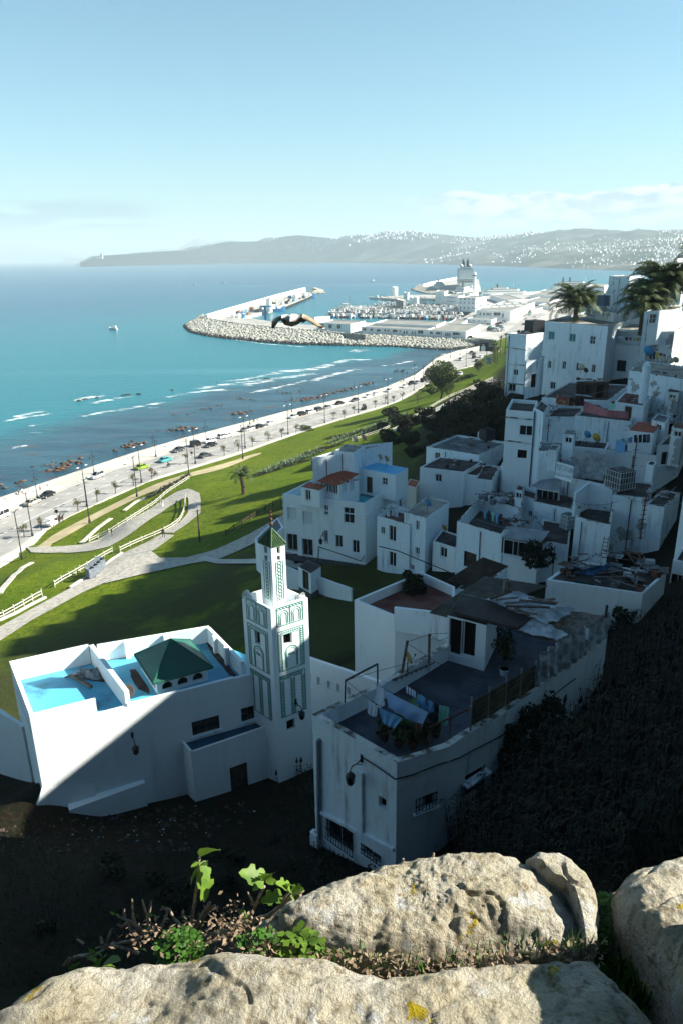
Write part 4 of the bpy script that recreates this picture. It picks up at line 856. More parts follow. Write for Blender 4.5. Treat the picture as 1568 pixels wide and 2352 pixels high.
for u_,z_,w_,h_,f in ((wuR,sum(wzR)/2,.56,wzR[0]-wzR[1],0),(wuL,sum(wzL)/2,.48,wzL[0]-wzL[1],1),(lw[0],(lw[1]+lw[2])/2,.56,lw[1]-lw[2],0)):
    o0,d_,n_=(vF,fr_d,fr_n) if f == 0 else (vL,fl_d,fl_n);q=o0+d_*u_;window(MN,Vector((q.x,q.y,z_)),d_,n_,w_,h_,'slot')
# shaft
sc0=(vF+vB)/2;sr=.36*SR;sl=.40*SL;SZ=PY(*cm(430,345),(sc0-fr_d*sr/2+fl_d*sl/2).y).z
Sf=[sc0-fr_d*sr/2+fl_d*sl/2,sc0+fr_d*sr/2+fl_d*sl/2,sc0+fr_d*sr/2-fl_d*sl/2,sc0-fr_d*sr/2-fl_d*sl/2]
mb=MB()
def sz_(py): return PY(624,py,Sf[0].y).z
wt=(sz_(1259),sz_(1276));wt2=(sz_(1281),sz_(1288))
for i in range(4):
    a,b=Sf[i],Sf[(i+1) % 4];L=(b-a).length
    hs=[(L*.40,L*.66,wt[1],wt[0],.2)]
    if i in (0,3): hs.append((L*.40,L*.66,wt2[1]-.1,wt2[0],.2))
    wallface(mb,a,b,PLZ,SZ,hs,0)
mb.build('upper_shaft',WHITE,MN)
for i in range(4):
    a,b=Sf[i],Sf[(i+1) % 4];d_=(b-a).normalized();n_=Vector((d_.y,-d_.x,0));L=(b-a).length;q=a+d_*L*.53
    window(MN,Vector((q.x,q.y,sum(wt)/2)),d_,n_,L*.26,wt[0]-wt[1],'slot')
    if i in (0,3): window(MN,Vector((q.x,q.y,(wt2[0]+wt2[1]-.1)/2)),d_,n_,L*.26,wt2[0]-wt2[1]+.1,'slot')
cap=[sc0+(p-sc0)*1.10 for p in Sf];apx=Vector((sc0.x,sc0.y,SZ+.85));cb=MB()
for i in range(4): cb.face([(cap[i].x,cap[i].y,SZ-.02),(cap[(i+1) % 4].x,cap[(i+1) % 4].y,SZ-.02),apx])
cb.face([(p.x,p.y,SZ-.02) for p in cap[::-1]]);co=cb.build('tiled_cap',GREENT,MN)
for i in range(4):
    a=Vector((cap[i].x,cap[i].y,SZ));b=Vector((cap[(i+1) % 4].x,cap[(i+1) % 4].y,SZ))
    for k in range(9):
        e_=a.lerp(b,(k+.5)/9);f_=1-abs((k+.5)/9-.5)*2
        mid=a.lerp(b,.5);top_=mid.lerp(apx,f_*.98);top_=top_ + (e_-mid)*(1-f_*.98) - (e_-mid)*(1-f_) ;top_=e_.lerp(apx,0) + (apx-mid)*f_*.97
        if (top_-e_).length > .12: t_=MB();t_.tube([e_+Vector((0,0,.02)),top_+Vector((0,0,.02))],.04,5);t_.build('tile_row',GREENT,co)
    t_=MB();t_.tube([a+Vector((0,0,.04)),apx+Vector((0,0,.04))],.05,5);t_.build('ridge_tile',GREENT,co)
fi=MB();fi.tube([apx,apx+Vector((0,0,1.5))],.025,6)
fi.build('finial_rod',IRON,MN)
for z_,r_ in ((.28,.12),(.55,.10),(.80,.075),(1.0,.05)):
    t_=MB();t_.lathe(apx+Vector((0,0,z_)),[(0.02,-r_),(r_*.7,-r_*.7),(r_,0),(r_*.7,r_*.7),(.02,r_)],10);t_.build('finial_ball',RUST,MN,True)
# green tile work: ribbons a centimetre proud of the wall
def ribbon(mb,o0,d_,n_,pts,w_,off=.012,closed=False):
    P2=[Vector((o0.x,o0.y,0))+d_*u+Vector((0,0,z))+n_*off for u,z in pts];m_=len(P2)
    for i in range(m_ if closed else m_-1): mb.bar(P2[i],P2[(i+1) % m_],.02,w_,upv=(P2[(i+1) % m_]-P2[i]).cross(n_)) if False else mb.bar(P2[i],P2[(i+1) % m_],w_,.02,upv=n_)
def arch(u,w_,z0_,z1_,shoe=1.0):
    r_=w_/2*1.08;cz=z1_-r_;pts=[(u-w_/2,z0_),(u-w_/2,cz-r_*.35)]
    for k in range(11):
        a_=math.pi*(1.12-1.24*k/10);pts.append((u+math.cos(a_)*r_,cz+math.sin(a_)*r_))
    return pts+[(u+w_/2,cz-r_*.35),(u+w_/2,z0_)]
for o0,d_,n_,S,f in ((vF,fr_d,fr_n,SR,'R'),(vL,fl_d,fl_n,SL,'L')):
    cu=.5*S
    if f == 'R':
        tz,t0=mz(*cm(460,790)),mz(*cm(460,925));mzt,mzb=mz(*cm(462,965)),mz(*cm(468,1255));bzt,bzb=mz(*cm(472,1290)),mz(*cm(480,1588));ml,mr=mu(*cm(460,970)),mu(*cm(650,900))
        az0,az1=mz(*cm(505,1230)),mz(*cm(548,1060))
    else:
        tz,t0=mz(*cm(390,775),'L'),mz(*cm(390,925),'L');mzt,mzb=mz(*cm(396,960),'L'),mz(*cm(402,1255),'L');bzt,bzb=mz(*cm(402,1290),'L'),mz(*cm(412,1585),'L');ml,mr=mu(*cm(248,800),'L'),mu(*cm(392,800),'L')
        az0,az1=mz(*cm(362,1228),'L'),mz(*cm(325,1055),'L')
    ml,mr=.15*S,.85*S;W_=mr-ml
    top=MB();ribbon(top,o0,d_,n_,[(ml,t0),(mr,t0),(mr,tz),(ml,tz)],.05,closed=True)
    top.build('tile_panel_frame',GREENL,MN)
    top=MB()
    for k in (.25,.75):
        ribbon(top,o0,d_,n_,arch(ml+W_*k,W_*.22,t0+.06,tz-.35),.035);ribbon(top,o0,d_,n_,arch(ml+W_*k,W_*.34,t0+.06,tz-.22),.03)
    for k in (.49,.51): ribbon(top,o0,d_,n_,[(ml+W_*k,t0+.05),(ml+W_*k,tz-.05)],.03)
    for k in range(8):
        x0_=ml+W_*k/8;x1_=ml+W_*(k+1)/8;ribbon(top,o0,d_,n_,[(x0_,tz-.04),((x0_+x1_)/2,tz-.16),(x1_,tz-.04)],.025);
    top.build('blind_arcade',GREENL,MN)
    fr_=MB();ribbon(fr_,o0,d_,n_,[(ml,mzb),(mr,mzb),(mr,mzt),(ml,mzt)],.04,closed=True);ribbon(fr_,o0,d_,n_,[(ml+.22,mzb),(ml+.22,mzt-.24),(mr-.22,mzt-.24),(mr-.22,mzb)],.03);fr_.build('tile_panel_frame',GREENL,MN)
    ch=MB();z_=mzb+.1
    while z_ < mzt-.1:
        for ub in (ml+.11,mr-.11): ribbon(ch,o0,d_,n_,[(ub-.075,z_+.03),(ub,z_-.04),(ub+.075,z_+.03)],.045)
        z_ += .13
    u_=ml+.2
    while u_ < mr-.15: ribbon(ch,o0,d_,n_,[(u_,mzt-.18),(u_+.06,mzt-.07)],.04);u_ += .12
    o_=ch.build('chevron_band',GREENL,MN);o_['kind']='stuff'
    ka=MB();ribbon(ka,o0,d_,n_,arch(cu,.92*S/2.9,az0,az1),.06);ribbon(ka,o0,d_,n_,arch(cu,.74*S/2.9,az0,az1-.14),.025);ka.build('keyhole_arch',GREENL,MN)
    sc_=MB();zc=az1-.5     # Arabic lettering in the arch head
    base=cu-.2
    for st in ([(0,.1),(0,-.06)],[(.07,.08),(.07,-.04),(.13,-.06),(.13,.06)],[(.13,-.06),(.2,-.06),(.2,.1)],[(.2,-.06),(.27,-.06),(.3,0),(.27,.03),(.24,-.02)],[(.33,.1),(.33,-.06)],[(.38,-.02),(.43,-.08),(.36,-.12)],[(.05,.15),(.11,.18),(.15,.15)]):
        ribbon(sc_,o0,d_,n_,[(base+a,zc+b) for a,b in st],.022)
    sc_.build('arabic_lettering',GREENL,MN)
    bt_=MB();ribbon(bt_,o0,d_,n_,[(ml,bzb),(mr,bzb),(mr,bzt),(ml,bzt)],.04,closed=True)
    ribbon(bt_,o0,d_,n_,[(ml+.24,bzb+.03),(ml+.24,bzt-.24),(cu-.13,bzt-.24),(cu-.13,bzb+.03)],.03,closed=False);ribbon(bt_,o0,d_,n_,[(cu+.13,bzb+.03),(cu+.13,bzt-.24),(mr-.24,bzt-.24),(mr-.24,bzb+.03)],.03);bt_.build('tile_panel_frame',GREENL,MN)
    rg=MB()
    def ring(u,z): ribbon(rg,o0,d_,n_,[(u+math.cos(math.pi/4*k+.39)*.085,z+math.sin(math.pi/4*k+.39)*.085) for k in range(8)],.05,closed=True)
    z_=bzb+.12
    while z_ < bzt-.26:
        for ub in (ml+.12,cu,mr-.12): ring(ub,z_)
        z_ += .215
    u_=ml+.12
    while u_ < mr-.05: ring(u_,bzt-.12);u_ += .215
    o_=rg.build('octagon_band',GREENL,MN);o_['kind']='stuff'
for i in (0,3):
    a,b=Sf[i],Sf[(i+1) % 4];d_=(b-a).normalized();n_=Vector((d_.y,-d_.x,0));L=(b-a).length;rg=MB();z_=PLZ+.75
    for ub in (.28,.78): ribbon(rg,a,d_,n_,[(L*ub,PLZ+.6),(L*ub,wt2[1]-.15)],.03)
    while z_ < wt2[1]-.2:
        ribbon(rg,a,d_,n_,[(L*.53+math.cos(math.pi/3*k)*.11,z_+math.sin(math.pi/3*k)*.11) for k in range(6)],.035,closed=True);z_ += .21
    o_=rg.build('lattice_band',GREENL,MN);o_['kind']='stuff'
for i,(dx,dy,az_) in enumerate(((.33,.30,.5),(.40,-.22,-.6),(-.40,.3,2.4))):
    c=sc0+fr_d*SR*dx-fl_d*SL*dy;hr_=MB();q=Vector((c.x,c.y,PLZ+.62));v=Vector((math.cos(az_),math.sin(az_),.05))
    hr_.tube([q,q+v*.18,q+v*.34,q+v*.46],[.06,.1,.19,.30],12,cap=False);hr_.tube([Vector((c.x,c.y,PLZ)),q],.03,6)
    tag(hr_.build('horn_loudspeaker',mat('pale_horn',(.6,.6,.56),None,rough=.5)),['pale horn loudspeaker at the back right of the minaret platform','pale horn loudspeaker on the right corner of the minaret platform','pale horn loudspeaker peeking out left of the minaret shaft'][i],'loudspeaker')
# wall lanterns
def lantern(name_px,A,B,label,s=1.0):
    q=PV(*name_px,A,B);d=(Vector((B.x-A.x,B.y-A.y,0))).normalized();n=Vector((d.y,-d.x,0))
    r=empty('wall_lantern',tuple(q),label,'lantern')
    mb=MB();out=q+n*.75*s+Vector((0,0,-.25*s));mb.tube([q,q+n*.3*s+Vector((0,0,-.12*s)),q+n*.62*s+Vector((0,0,-.05*s)),out+Vector((0,0,.05))],.03*s,6)
    mb.tube([q+Vector((0,0,-.35*s)),q+n*.3*s+Vector((0,0,-.14*s))],.022*s,6);mb.box(q,(.12,.12,.4*s));mb.build('bracket',IRON,r)
    c=out+Vector((0,0,-.38*s));mb=MB();mb.lathe(c,[(.02,.42*s),(.05*s,.36*s),(.04*s,.3*s),(.20*s,.18*s),(.24*s,.1*s),(.03,.1*s)],8);mb.build('lantern_hood',IRON,r)
    gl=MB();gl.lathe(c,[(.19*s,.09*s),(.15*s,-.26*s)],8);gl.build('glass',GLASS,r)
    mb=MB()
    for k in range(6):
        a_=math.pi*k/3;mb.bar(c+Vector((math.cos(a_)*.21*s,math.sin(a_)*.21*s,.1*s)),c+Vector((math.cos(a_)*.165*s,math.sin(a_)*.165*s,-.27*s)),.022*s)
    mb.lathe(c,[(.17*s,-.27*s),(.15*s,-.31*s),(.04*s,-.37*s),(.02,-.45*s)],8);mb.build('lantern_cage',IRON,r)
lantern(c1(832,845),nl,nr,'black iron lantern on the white mosque wall',.85)
lantern(cm(604,1460),vF,vR,'black iron lantern low on the minaret',.85)
# garden wall with loopholes between minaret and next house
g0=P(*cm(690,1145),35.2);g1=P(*cm(1022,1258),35.2);G0=Vector((g0.x,g0.y,0));G1=Vector((g1.x,g1.y,0));gd=(G1-G0).normalized()
mb=MB();hs=[]
for x_,y_ in ((702,1290),(770,1315),(842,1342),(910,1365),(985,1388)):
    q=PV(*cm(x_,y_),G0,G1);u_=(q-G0).dot(gd);hs.append((u_-.13,u_+.13,q.z-.32,q.z+.32,.25))
wallface(mb,G0,G1+gd*2.5,28,35.2,hs,0);G2=G1+gd*2.5;gn=Vector((gd.y,-gd.x,0))
mb.add([(p.x,p.y,z_) for p,z_ in ((G0,35.2),(G2,35.2),(G2-gn*.25,35.2),(G0-gn*.25,35.2),(G2-gn*.25,28),(G0-gn*.25,28))],[(0,1,2,3),(3,2,4,5)])
tag(mb.build('garden_wall',WHITE),'white garden wall with five small loopholes right of the minaret','wall')
# ---------------------------------------------------------------- house with the red terrace floor
h2,Q2=house('white_house','white house with a red terrace floor behind the clothesline house',[c3(308,285),c3(540,380),c3(880,400),c3(880,210),c3(690,125)],36.0,28,.75,.2,(),WHITE,ROOFR)
mb=MB();q0,q1=[P(*c3(538,328),36.9),P(*c3(880,392),36.9)]
wallrun('wall',None,None,35.0,.25,WHITE2,world=[P(*c3(538,326),36.8),P(*c3(740,350),36.9),P(*c3(878,398),36.7)]);o_=COL.objects[-1];tag(o_,'raised streaked white wall section before the corrugated roof','wall')
def corrug(name,quad,m,label,cat,n=22,amp=.05,th=.02):
    """quad: a,b (eave), c,d (ridge); ribs run from eave to ridge"""
    a,b,c,d=quad;vs=[];fs=[];nn=(b-a).cross(d-a).normalized()
    K=n*4
    for i in range(K+1):
        u=i/K;w1=a.lerp(b,u)+nn*math.sin(u*n*2*math.pi)*amp;w2=d.lerp(c,u)+nn*math.sin(u*n*2*math.pi)*amp;vs += [w1,w2]
    fs=[[2*i,2*i+2,2*i+3,2*i+1] for i in range(K)]
    b_=len(vs);vs += [v-nn*th for v in vs];fs += [[b_+2*i+1,b_+2*i+3,b_+2*i+2,b_+2*i] for i in range(K)]
    fs += [[0,1,b_+1,b_],[2*K+1,2*K,b_+2*K,b_+2*K+1]]
    fs += [[2*i,b_+2*i,b_+2*i+2,2*i+2] for i in range(K)]+[[2*i+1,2*i+3,b_+2*i+3,b_+2*i+1] for i in range(K)]
    mb=MB();mb.add(vs,fs);return tag(mb.build(name,m),label,cat)
corrug('corrugated_roof',[P(*c3(735,358),37.0),P(*c3(880,392),37.0),P(*c3(1410,205),37.9),P(*c3(1050,150),37.9)],CORR,'long grey corrugated roof sloping beside the red terrace','roof',26)
corrug('corrugated_roof',[P(*c3(835,172),35.6),P(*c3(980,215),35.8),P(*c3(1185,92),37.3),P(*c3(1040,42),37.2)],mat('brown_corrugated_sheet',(.075,.055,.045),(.11,.09,.07),1,.8),'dark brown corrugated roof above the long grey one','roof',24)
house('white_house','low white walls carrying the corrugated roofs',[c3(880,225),c3(1000,235),c3(1180,100)],35.4,28,.05,.15,(),WHITE2,ROOFD)
# ---------------------------------------------------------------- the clothesline house in front
HP=[P(*p,40.5) for p in (c3(68,938),c3(550,1215),c3(700,1172),c3(850,1120),c3(945,1055),c3(1130,955),c3(1330,805),c3(1750,480),c3(1500,330),c3(1215,330),c3(840,525),c3(440,760))]
HW=[Vector((p.x,p.y,0)) for p in HP]
hc,QC=house('white_house','weathered white house with laundry strung over its long roof terrace',None,40.5,32,.85,.3,[(0,*c3(468,1442),.42,.55,'dark'),(0,*c3(225,1630),1.7,1.35,'bars'),(0,*c3(405,1735),1.1,.5,'bars'),(2,*c3(712,1440),1.0,.75,'bars'),(4,*c3(985,1330),1.5,1.3,'dark'),(5,*c3(1075,1325),.5,.8,'dark')],WHITE2,mat('slate_blue_screed',(.035,.04,.055),(.075,.08,.10),.6,.8,.01,4),world=HW)
A,B=HW[0],HW[1];hd=(B-A).normalized();hn=Vector((hd.y,-hd.x,0))
def onL(x,y): return PV(*c3(x,y),A,B)
mb=MB();mb.tube([onL(112,1085)+hn*.1,onL(118,1655)+hn*.1],.09,8);mb.tube([onL(118,1085)+hn*-.05,onL(112,1085)+hn*.1],.1,8);mb.build('drain_pipe',mat('grey_pipe',(.22,.25,.26)),hc)
mb=MB();a_,b_=onL(345,1262),onL(348,1622);mb.bar(a_+hn*.05,b_+hn*.05,.3,.16,upv=hn);mb.build('wall_rib',WHITE2,hc)
mb=MB();a_,b_=onL(95,1478),onL(535,1708);mb.bar(a_+hn*.06,b_+hn*.06,.16,.12,upv=hn);mb.build('string_course',WHITE2,hc)
mb=MB();mb.bar(onL(100,1600)+hn*.16,onL(112,1720)+hn*.2,.5,.3,upv=hn);mb.build('pipe_casing',WHITE2,hc)
mb=MB();a_,b_=PV(*c3(915,1335),HW[4],HW[5]),PV(*c3(1055,1245),HW[4],HW[5]);n_=Vector((HW[5].y-HW[4].y,HW[4].x-HW[5].x,0)).normalized();mb.bar(a_+n_*.2,b_+n_*.2,.4,.1);mb.build('window_hood',WHITE2,hc)
lantern(c3(350,1188),A,B,'ornate black lantern on the left wall of the clothesline house',.95)
# wall top cable on brackets
def cable(name,pts,r,label,cat='cable',sag=0.0,parent=None,m=None):
    mb=MB();out=[]
    for a,b in zip(pts[:-1],pts[1:]):
        for k in range(8): t=k/8;q=a.lerp(b,t);out.append(q-Vector((0,0,sag*4*t*(1-t))))
    out.append(pts[-1]);mb.tube(out,r,5);return tag(mb.build(name,m or IRON),label,cat)
def onW(i,x,y,o=.08):
    a,b=HW[i],HW[i+1];n=Vector((b.y-a.y,a.x-b.x,0)).normalized();return PV(*c3(x,y),a,b)+n*o
cpts=[onL(365,1182)+hn*.08,onL(450,1235)+hn*.08,onL(545,1303)+hn*.08,onW(1,640,1275),onW(2,760,1225),onW(3,900,1180),onW(4,1000,1125),onW(5,1130,1060),onW(5,1250,975),onW(6,1400,850),onW(6,1560,730)]
cable('wall_cable',cpts,.03,'black cable with clips running round the clothesline house')
# rooftop room, tarp roof, board fence
house('roof_room','rooftop room with a black doorway and brown slab roof',[c3(838,372),c3(1060,430),c3(1130,300)],42.3,39.6,.02,.15,[(0,*c3(885,500),.8,2.1,'dark'),(0,*c3(955,505),.8,2.1,'dark')],WHITE,ROOFD,cat='roof room')
sl=MB();s_=[P(*p,42.55) for p in (c3(872,350),c3(1235,445),c3(1320,378),c3(1000,268))];sl.prism([(q.x,q.y) for q in s_],42.38,42.55);tag(sl.build('roof_slab',mat('brown_slab',(.06,.045,.04),(.03,.024,.02),1.0)),'cracked brown concrete slab over the rooftop room','roof')
def sheet(name,corners,m,label,cat,amp=.12,n=26,th=.02,fr=1.6,seed=0.0,par=None,fold=0.0):
    a,b,c,d=corners;nn=(b-a).cross(d-a).normalized();vs=[];fs=[]
    for i in range(n+1):
        for j in range(n+1):
            u=i/n;v=j/n;q=a.lerp(b,u).lerp(d.lerp(c,u),v);h=mn.fractal(Vector((q.x*fr+seed,q.y*fr,q.z*fr)),.9,2.1,4)*amp + (math.sin(u*fold*6.28+v*2+seed)*amp*.8 if fold else 0)
            e_=(b-a).normalized()*mn.noise(Vector((u*5+seed,v*5,2)))*amp;vs.append(q+nn*h+e_)
    for i in range(n):
        for j in range(n): a_=i*(n+1)+j;fs.append([a_,a_+1,a_+n+2,a_+n+1][::-1])
    b_=len(vs);vs += [v-nn*th for v in vs];fs += [[b_+k for k in f][::-1] for f in fs]
    mb=MB();mb.add(vs,fs);o=mb.build(name,m,par,True);return tag(o,label,cat) if label else o
ct=lambda x,y: (x*.3043+1091,y*.3043+1378)
sheet('board_roof',[P(*ct(285,225),42.0),P(*ct(630,330),42.0),P(*ct(985,118),42.4),P(*ct(560,60),42.4)],WOODW,'patched board roof with a sagging edge above the tarps','roof',.06,24,.06)
sheet('tarp',[P(*c6(60,925),42.9),P(*c6(540,1130),42.5),P(*c6(760,1015),42.7),P(*c6(300,880),43.1)],TARP,'large white tarp spread over the patched roof','tarp',.14,40,.015,1.8,2)
sheet('tarp',[P(*c6(290,1160),42.35),P(*c6(600,1240),42.35),P(*c6(700,1200),42.45),P(*c6(430,1070),42.5)],TARP,'crumpled white plastic tarp hanging over the roof edge','tarp',.16,34,.015,2.4,6)
for i,(a_,b_) in enumerate((((220,970),(600,935)),((230,990),(560,1000)),((240,1010),(465,1050)),((330,945),(610,975)),((400,925),(620,965)),((300,1000),(400,1060)),((150,940),(320,925)),((110,935),(270,880)))):
    mb=MB();mb.bar(P(*c6(*a_),43.15),P(*c6(*b_),43.2+.02*i),.16,.05);tag(mb.build('plank',WOODD if i % 2 else WOODW),'loose dark planks holding down the white roof tarp','plank','planks on the white tarp roof')
mb=MB();q=P(*c6(232,870),43.0);mb.box((q.x,q.y,43.2),(.3,.3,.8));tag(mb.build('chimney_pot',WOODW),'square brown stove pipe standing on the tarp roof','chimney')
mb=MB();q=P(*ct(985,100),42.6);mb.box((q.x,q.y,42.7),(.1,.1,.7));tag(mb.build('post',WOODD),'short post stub at the far corner of the board roof','post')
# board fence: boards between posts along the right parapet
def topZ(i,x,y,z): return P(*ct(x,y),z)
bf=empty('board_fence',tuple(P(*ct(150,900),40.5)),'plank fence on the right parapet of the roof terrace','fence')
fa,fb=P(*ct(-40,955),40.5),P(*ct(440,665),40.5);fdv=(fb-fa)
for s_i in range(4):
    for r_i in range(5):
        a_=fa+fdv*(s_i/4+.004)+Vector((0,0,.12+r_i*.25));b_=fa+fdv*((s_i+1)/4-.004)+Vector((0,0,.12+r_i*.25+random.uniform(-.03,.03)));mb=MB();mb.bar(a_,b_,.035,.23);mb.build('board',mat('yellowed_board',(.10,.085,.04),(.05,.04,.025),2,.85),bf)
for k in (0,.26,.52,.76,1): q=fa+fdv*k;mb=MB();mb.bar(q-Vector((0,0,.5)),q+Vector((0,0,1.5)),.07);mb.build('post',mat('grey_pipe',(.22,.25,.26)),bf)
ta_=[P(*ct(*p),40.6) for p in ((455,660),(640,545),(820,425),(985,290))]
for i in range(3):
    a_,b_=ta_[i],ta_[i+1];h_=(1.75,1.8,1.6)[i]
    sheet('hanging_tarp',[a_,b_,b_+Vector((0,0,h_)),a_+Vector((0,0,h_))],TARP,['grey-white tarp hung beside the plank fence','folded tarp screen in the middle of the terrace edge','rumpled tarp hanging below the board roof corner'][i],'tarp',.13,24,.012,1.4,i*3.0,fold=3)
# ---------------------------------------------------------------- port
def cp(x,y): return (x*.29296+746.5,y*.29296+574)       # harbour notes
def ch_(x,y): return (x*.1831+574,y*.1831+643)
QZ=3.0
QUAY=mat('quay_concrete',(.46,.44,.39),(.34,.33,.30),.05,.9,.02,.5);DARKQ=mat('wet_quay_wall',(.03,.032,.03),(.06,.06,.055),.3,.8)
def platform(name,poly,z0,z1,label,kind='structure',m=None,cat=None):
    W=[P(p[0],p[1],z1) for p in poly];a_=sum(W[i].x*W[(i+1) % len(W)].y-W[(i+1) % len(W)].x*W[i].y for i in range(len(W)))
    if a_ < 0: W=W[::-1]
    mb=MB();mb.prism([(q.x,q.y) for q in W],z0,z1);o=mb.build(name,m or QUAY);return tag(o,label,cat,None,kind)
platform('port_ground',[(740,747),(829,754),(1000,762),(1069,772),(1134,781),(1160,800),(1260,800),(1568,800),(1700,780),(1700,640),(1480,655),(1340,664),(1228,669),(1140,674),(1102,684),(1092,712),(1066,727),(1030,739),(880,742),(790,738),(748,742)],-4,QZ,'paved ground of the port behind the breakwater')
platform('port_mole',[(468,727),(500,735),(550,742.5),(684,755),(746,760),(784,764),(784,758),(740,748),(650,742),(600,735),(560,728),(620,712),(660,701),(718,678),(714,672),(700,671),(620,690),(540,708),(490,719)],-4,QZ,'long quay of the outer mole')
for poly,lb in (([cp(390,436),cp(1180,452),cp(1180,462),cp(390,446)],'third'),([cp(93,463),cp(1170,484),cp(1170,494),cp(93,473)],'second'),([cp(28,488),cp(1100,510),cp(1100,520),cp(28,499)],'first')):
    platform('finger_quay',poly,-3,2.6,'low dark fishing quay, %s from the sheds' % lb,m=DARKQ)
platform('inner_mole',[cp(430,362),cp(560,362),cp(660,352),cp(860,352),cp(1030,400),cp(1000,425),cp(860,380),cp(640,376),cp(560,384),cp(440,376)],-3,QZ,'inner mole carrying the small harbour office')
platform('far_mole',[cp(760,285),cp(770,268),cp(830,252),cp(890,238),cp(1030,212),cp(1200,230),cp(1220,330),cp(1060,330),cp(860,305)],-3,QZ,'far curved mole where the cruise ship lies')
# wave walls
def wavewall(pts,z1,th,label,m=None):
    W=[P(p[0],p[1],z1) for p in pts];mb=MB()
    for a,b in zip(W[:-1],W[1:]): mb.bar((a.x,a.y,(z1-1)/2),(b.x,b.y,(z1-1)/2),th,z1+1)
    return tag(mb.build('wave_wall',m or PORTW),label,'wall')
wavewall([(474,722.5),(520,709),(580,692),(640,675),(700,660)],8.5,2.5,'tall pale wave wall running out along the outer mole')
SGREY=mat('grey_concrete',(.22,.22,.20),(.14,.14,.13),.3,.9)  # darker grey concrete for the parapets and the quay store
wavewall([(474,722.5),(470,727),(500,735),(550,743),(620,750),(684,755.5),(745,760),(784,764.5),(840,768.5)],6.0,1.6,'grey curved parapet wall behind the boulder armour',SGREY)
wavewall([(840,766),(899,769),(1000,774),(1069,777),(1134,780)],4.6,1.2,'low brown-grey wall between the sheds and the armour stones',SGREY)
wavewall([cp(760,270),cp(830,250),cp(890,238),cp(1030,212)],7.5,2.0,'pale curved wave wall on the far mole')
# armour stones
ROCKL=mat('armour_stone',(.46,.45,.38),(.24,.23,.20),.5,.95,.1,1.2);ROCKD=mat('wet_stone',(.045,.04,.032),(.02,.018,.015),.6,.8)
def blob(seed,n=2,rough=.35):
    import bmesh
    bm=bmesh.new();bmesh.ops.create_icosphere(bm,subdivisions=n,radius=1.0)
    for v in bm.verts: v.co *= 1+rough*mn.noise(v.co*1.4+Vector((seed,seed*2,0)));v.co.z *= .8
    V=np.array([tuple(v.co) for v in bm.verts]);Fc=np.array([[v.index for v in f.verts] for f in bm.faces]);bm.free();return V,Fc
BL=[blob(i,1) for i in range(6)]
def rocks(name,line_lo,line_hi,zlo,zhi,size,dens,label,m,cat='breakwater',parts=0,wet=True,kind=None):
    lo=resample([tuple(P(p[0],p[1],zlo))[:2] for p in line_lo],200);hi=resample([tuple(P(p[0],p[1],zhi))[:2] for p in line_hi],200)
    L=np.sqrt(((lo[1:]-lo[:-1])**2).sum(1)).sum();wd=np.sqrt(((lo-hi)**2).sum(1)).mean();cnt=int(L*max(wd,size*2)*dens/(size*size))
    root=empty(name,(float(lo[100][0]),float(lo[100][1]),0),label,cat) if kind is None else None
    vs=[];fs=[];nb=0;vs2=[];fs2=[];nb2=0;pl=[]
    for _ in range(cnt):
        i=random.randrange(200);t=random.random();q=lo[i]*(1-t)+hi[i]*t;z=zlo*(1-t)+zhi*t+random.uniform(-.2,.5)*size
        if kind and name == 'reef_rocks' and mn.noise(Vector((q[0]*.05,q[1]*.11,3))) < random.uniform(-.05,.25): continue
        V,Fc=random.choice(BL);a=random.random()*6.28;s=size*random.uniform(.55,1.0);R_=np.array([[math.cos(a),-math.sin(a),0],[math.sin(a),math.cos(a),0],[0,0,1]])
        W_=(V*s*np.array([1,random.uniform(.6,1),random.uniform(.6,1.1)]) * (np.array([random.uniform(.8,2.6),1.4,.45]) if name == 'reef_rocks' else 1)) @ R_.T + np.array([q[0],q[1],z])
        if wet and z < zlo+.22*(zhi-zlo): vs2.append(W_);fs2.append(Fc+nb2);nb2 += len(V)
        elif len(pl) < parts and math.hypot(q[0],q[1]) < 10000: pl.append((math.hypot(q[0],q[1]),W_,Fc,(q[0],q[1],z),s,a))
        else: vs.append(W_);fs.append(Fc+nb);nb += len(V)
    if pl:
        proto=None
        for d_,W_,Fc,c,s,a in pl:
            if proto is None:
                proto=[]
                for V,F2 in BL[:3]:
                    me=bpy.data.meshes.new('boulder');me.from_pydata(V.tolist(),[],F2.tolist());me.materials.append(m);proto.append(me)
            o=bpy.data.objects.new('boulder',random.choice(proto));COL.objects.link(o);setp(o,root);o.location=Vector(c)-wloc(root);o.rotation_euler=(random.random(),random.random(),a);o.scale=(s,s*random.uniform(.7,1),s*.8)
    if vs:
        o=npmesh('boulders',np.concatenate(vs),np.concatenate(fs),m,root);o['kind']='stuff'
        if root is None: tag(o,label)
    if vs2:
        o=npmesh('wet_boulders',np.concatenate(vs2),np.concatenate(fs2),ROCKD,root);o['kind']='stuff'
        if root is None: tag(o,label)
rocks('breakwater',[(423,750),(428,756),(440,765),(470,772),(500,777),(600,787),(684,793),(784,795)],[(466,724),(469,729),(480,733),(500,737),(550,745),(620,753),(684,758),(784,767)],-.3,4.8,1.75,1.9,'curved outer breakwater heaped with pale armour boulders',ROCKL,parts=300)
rocks('breakwater',[(784,795),(850,797),(909,798),(980,803),(1034,805),(1070,800),(1110,792),(1134,787)],[(784,767),(840,770),(909,773),(1000,778),(1069,781),(1134,783)],-.3,3.6,1.35,1.9,'breakwater of pale stones below the white port sheds',ROCKL,parts=0)
rocks('breakwater',[(716,676),(745,674),(742,668),(725,662)],[(712,668),(720,670),(730,668),(718,663)],-.3,3.0,1.8,1.6,'small heap of armour stones at the tip of the outer mole',ROCKL)
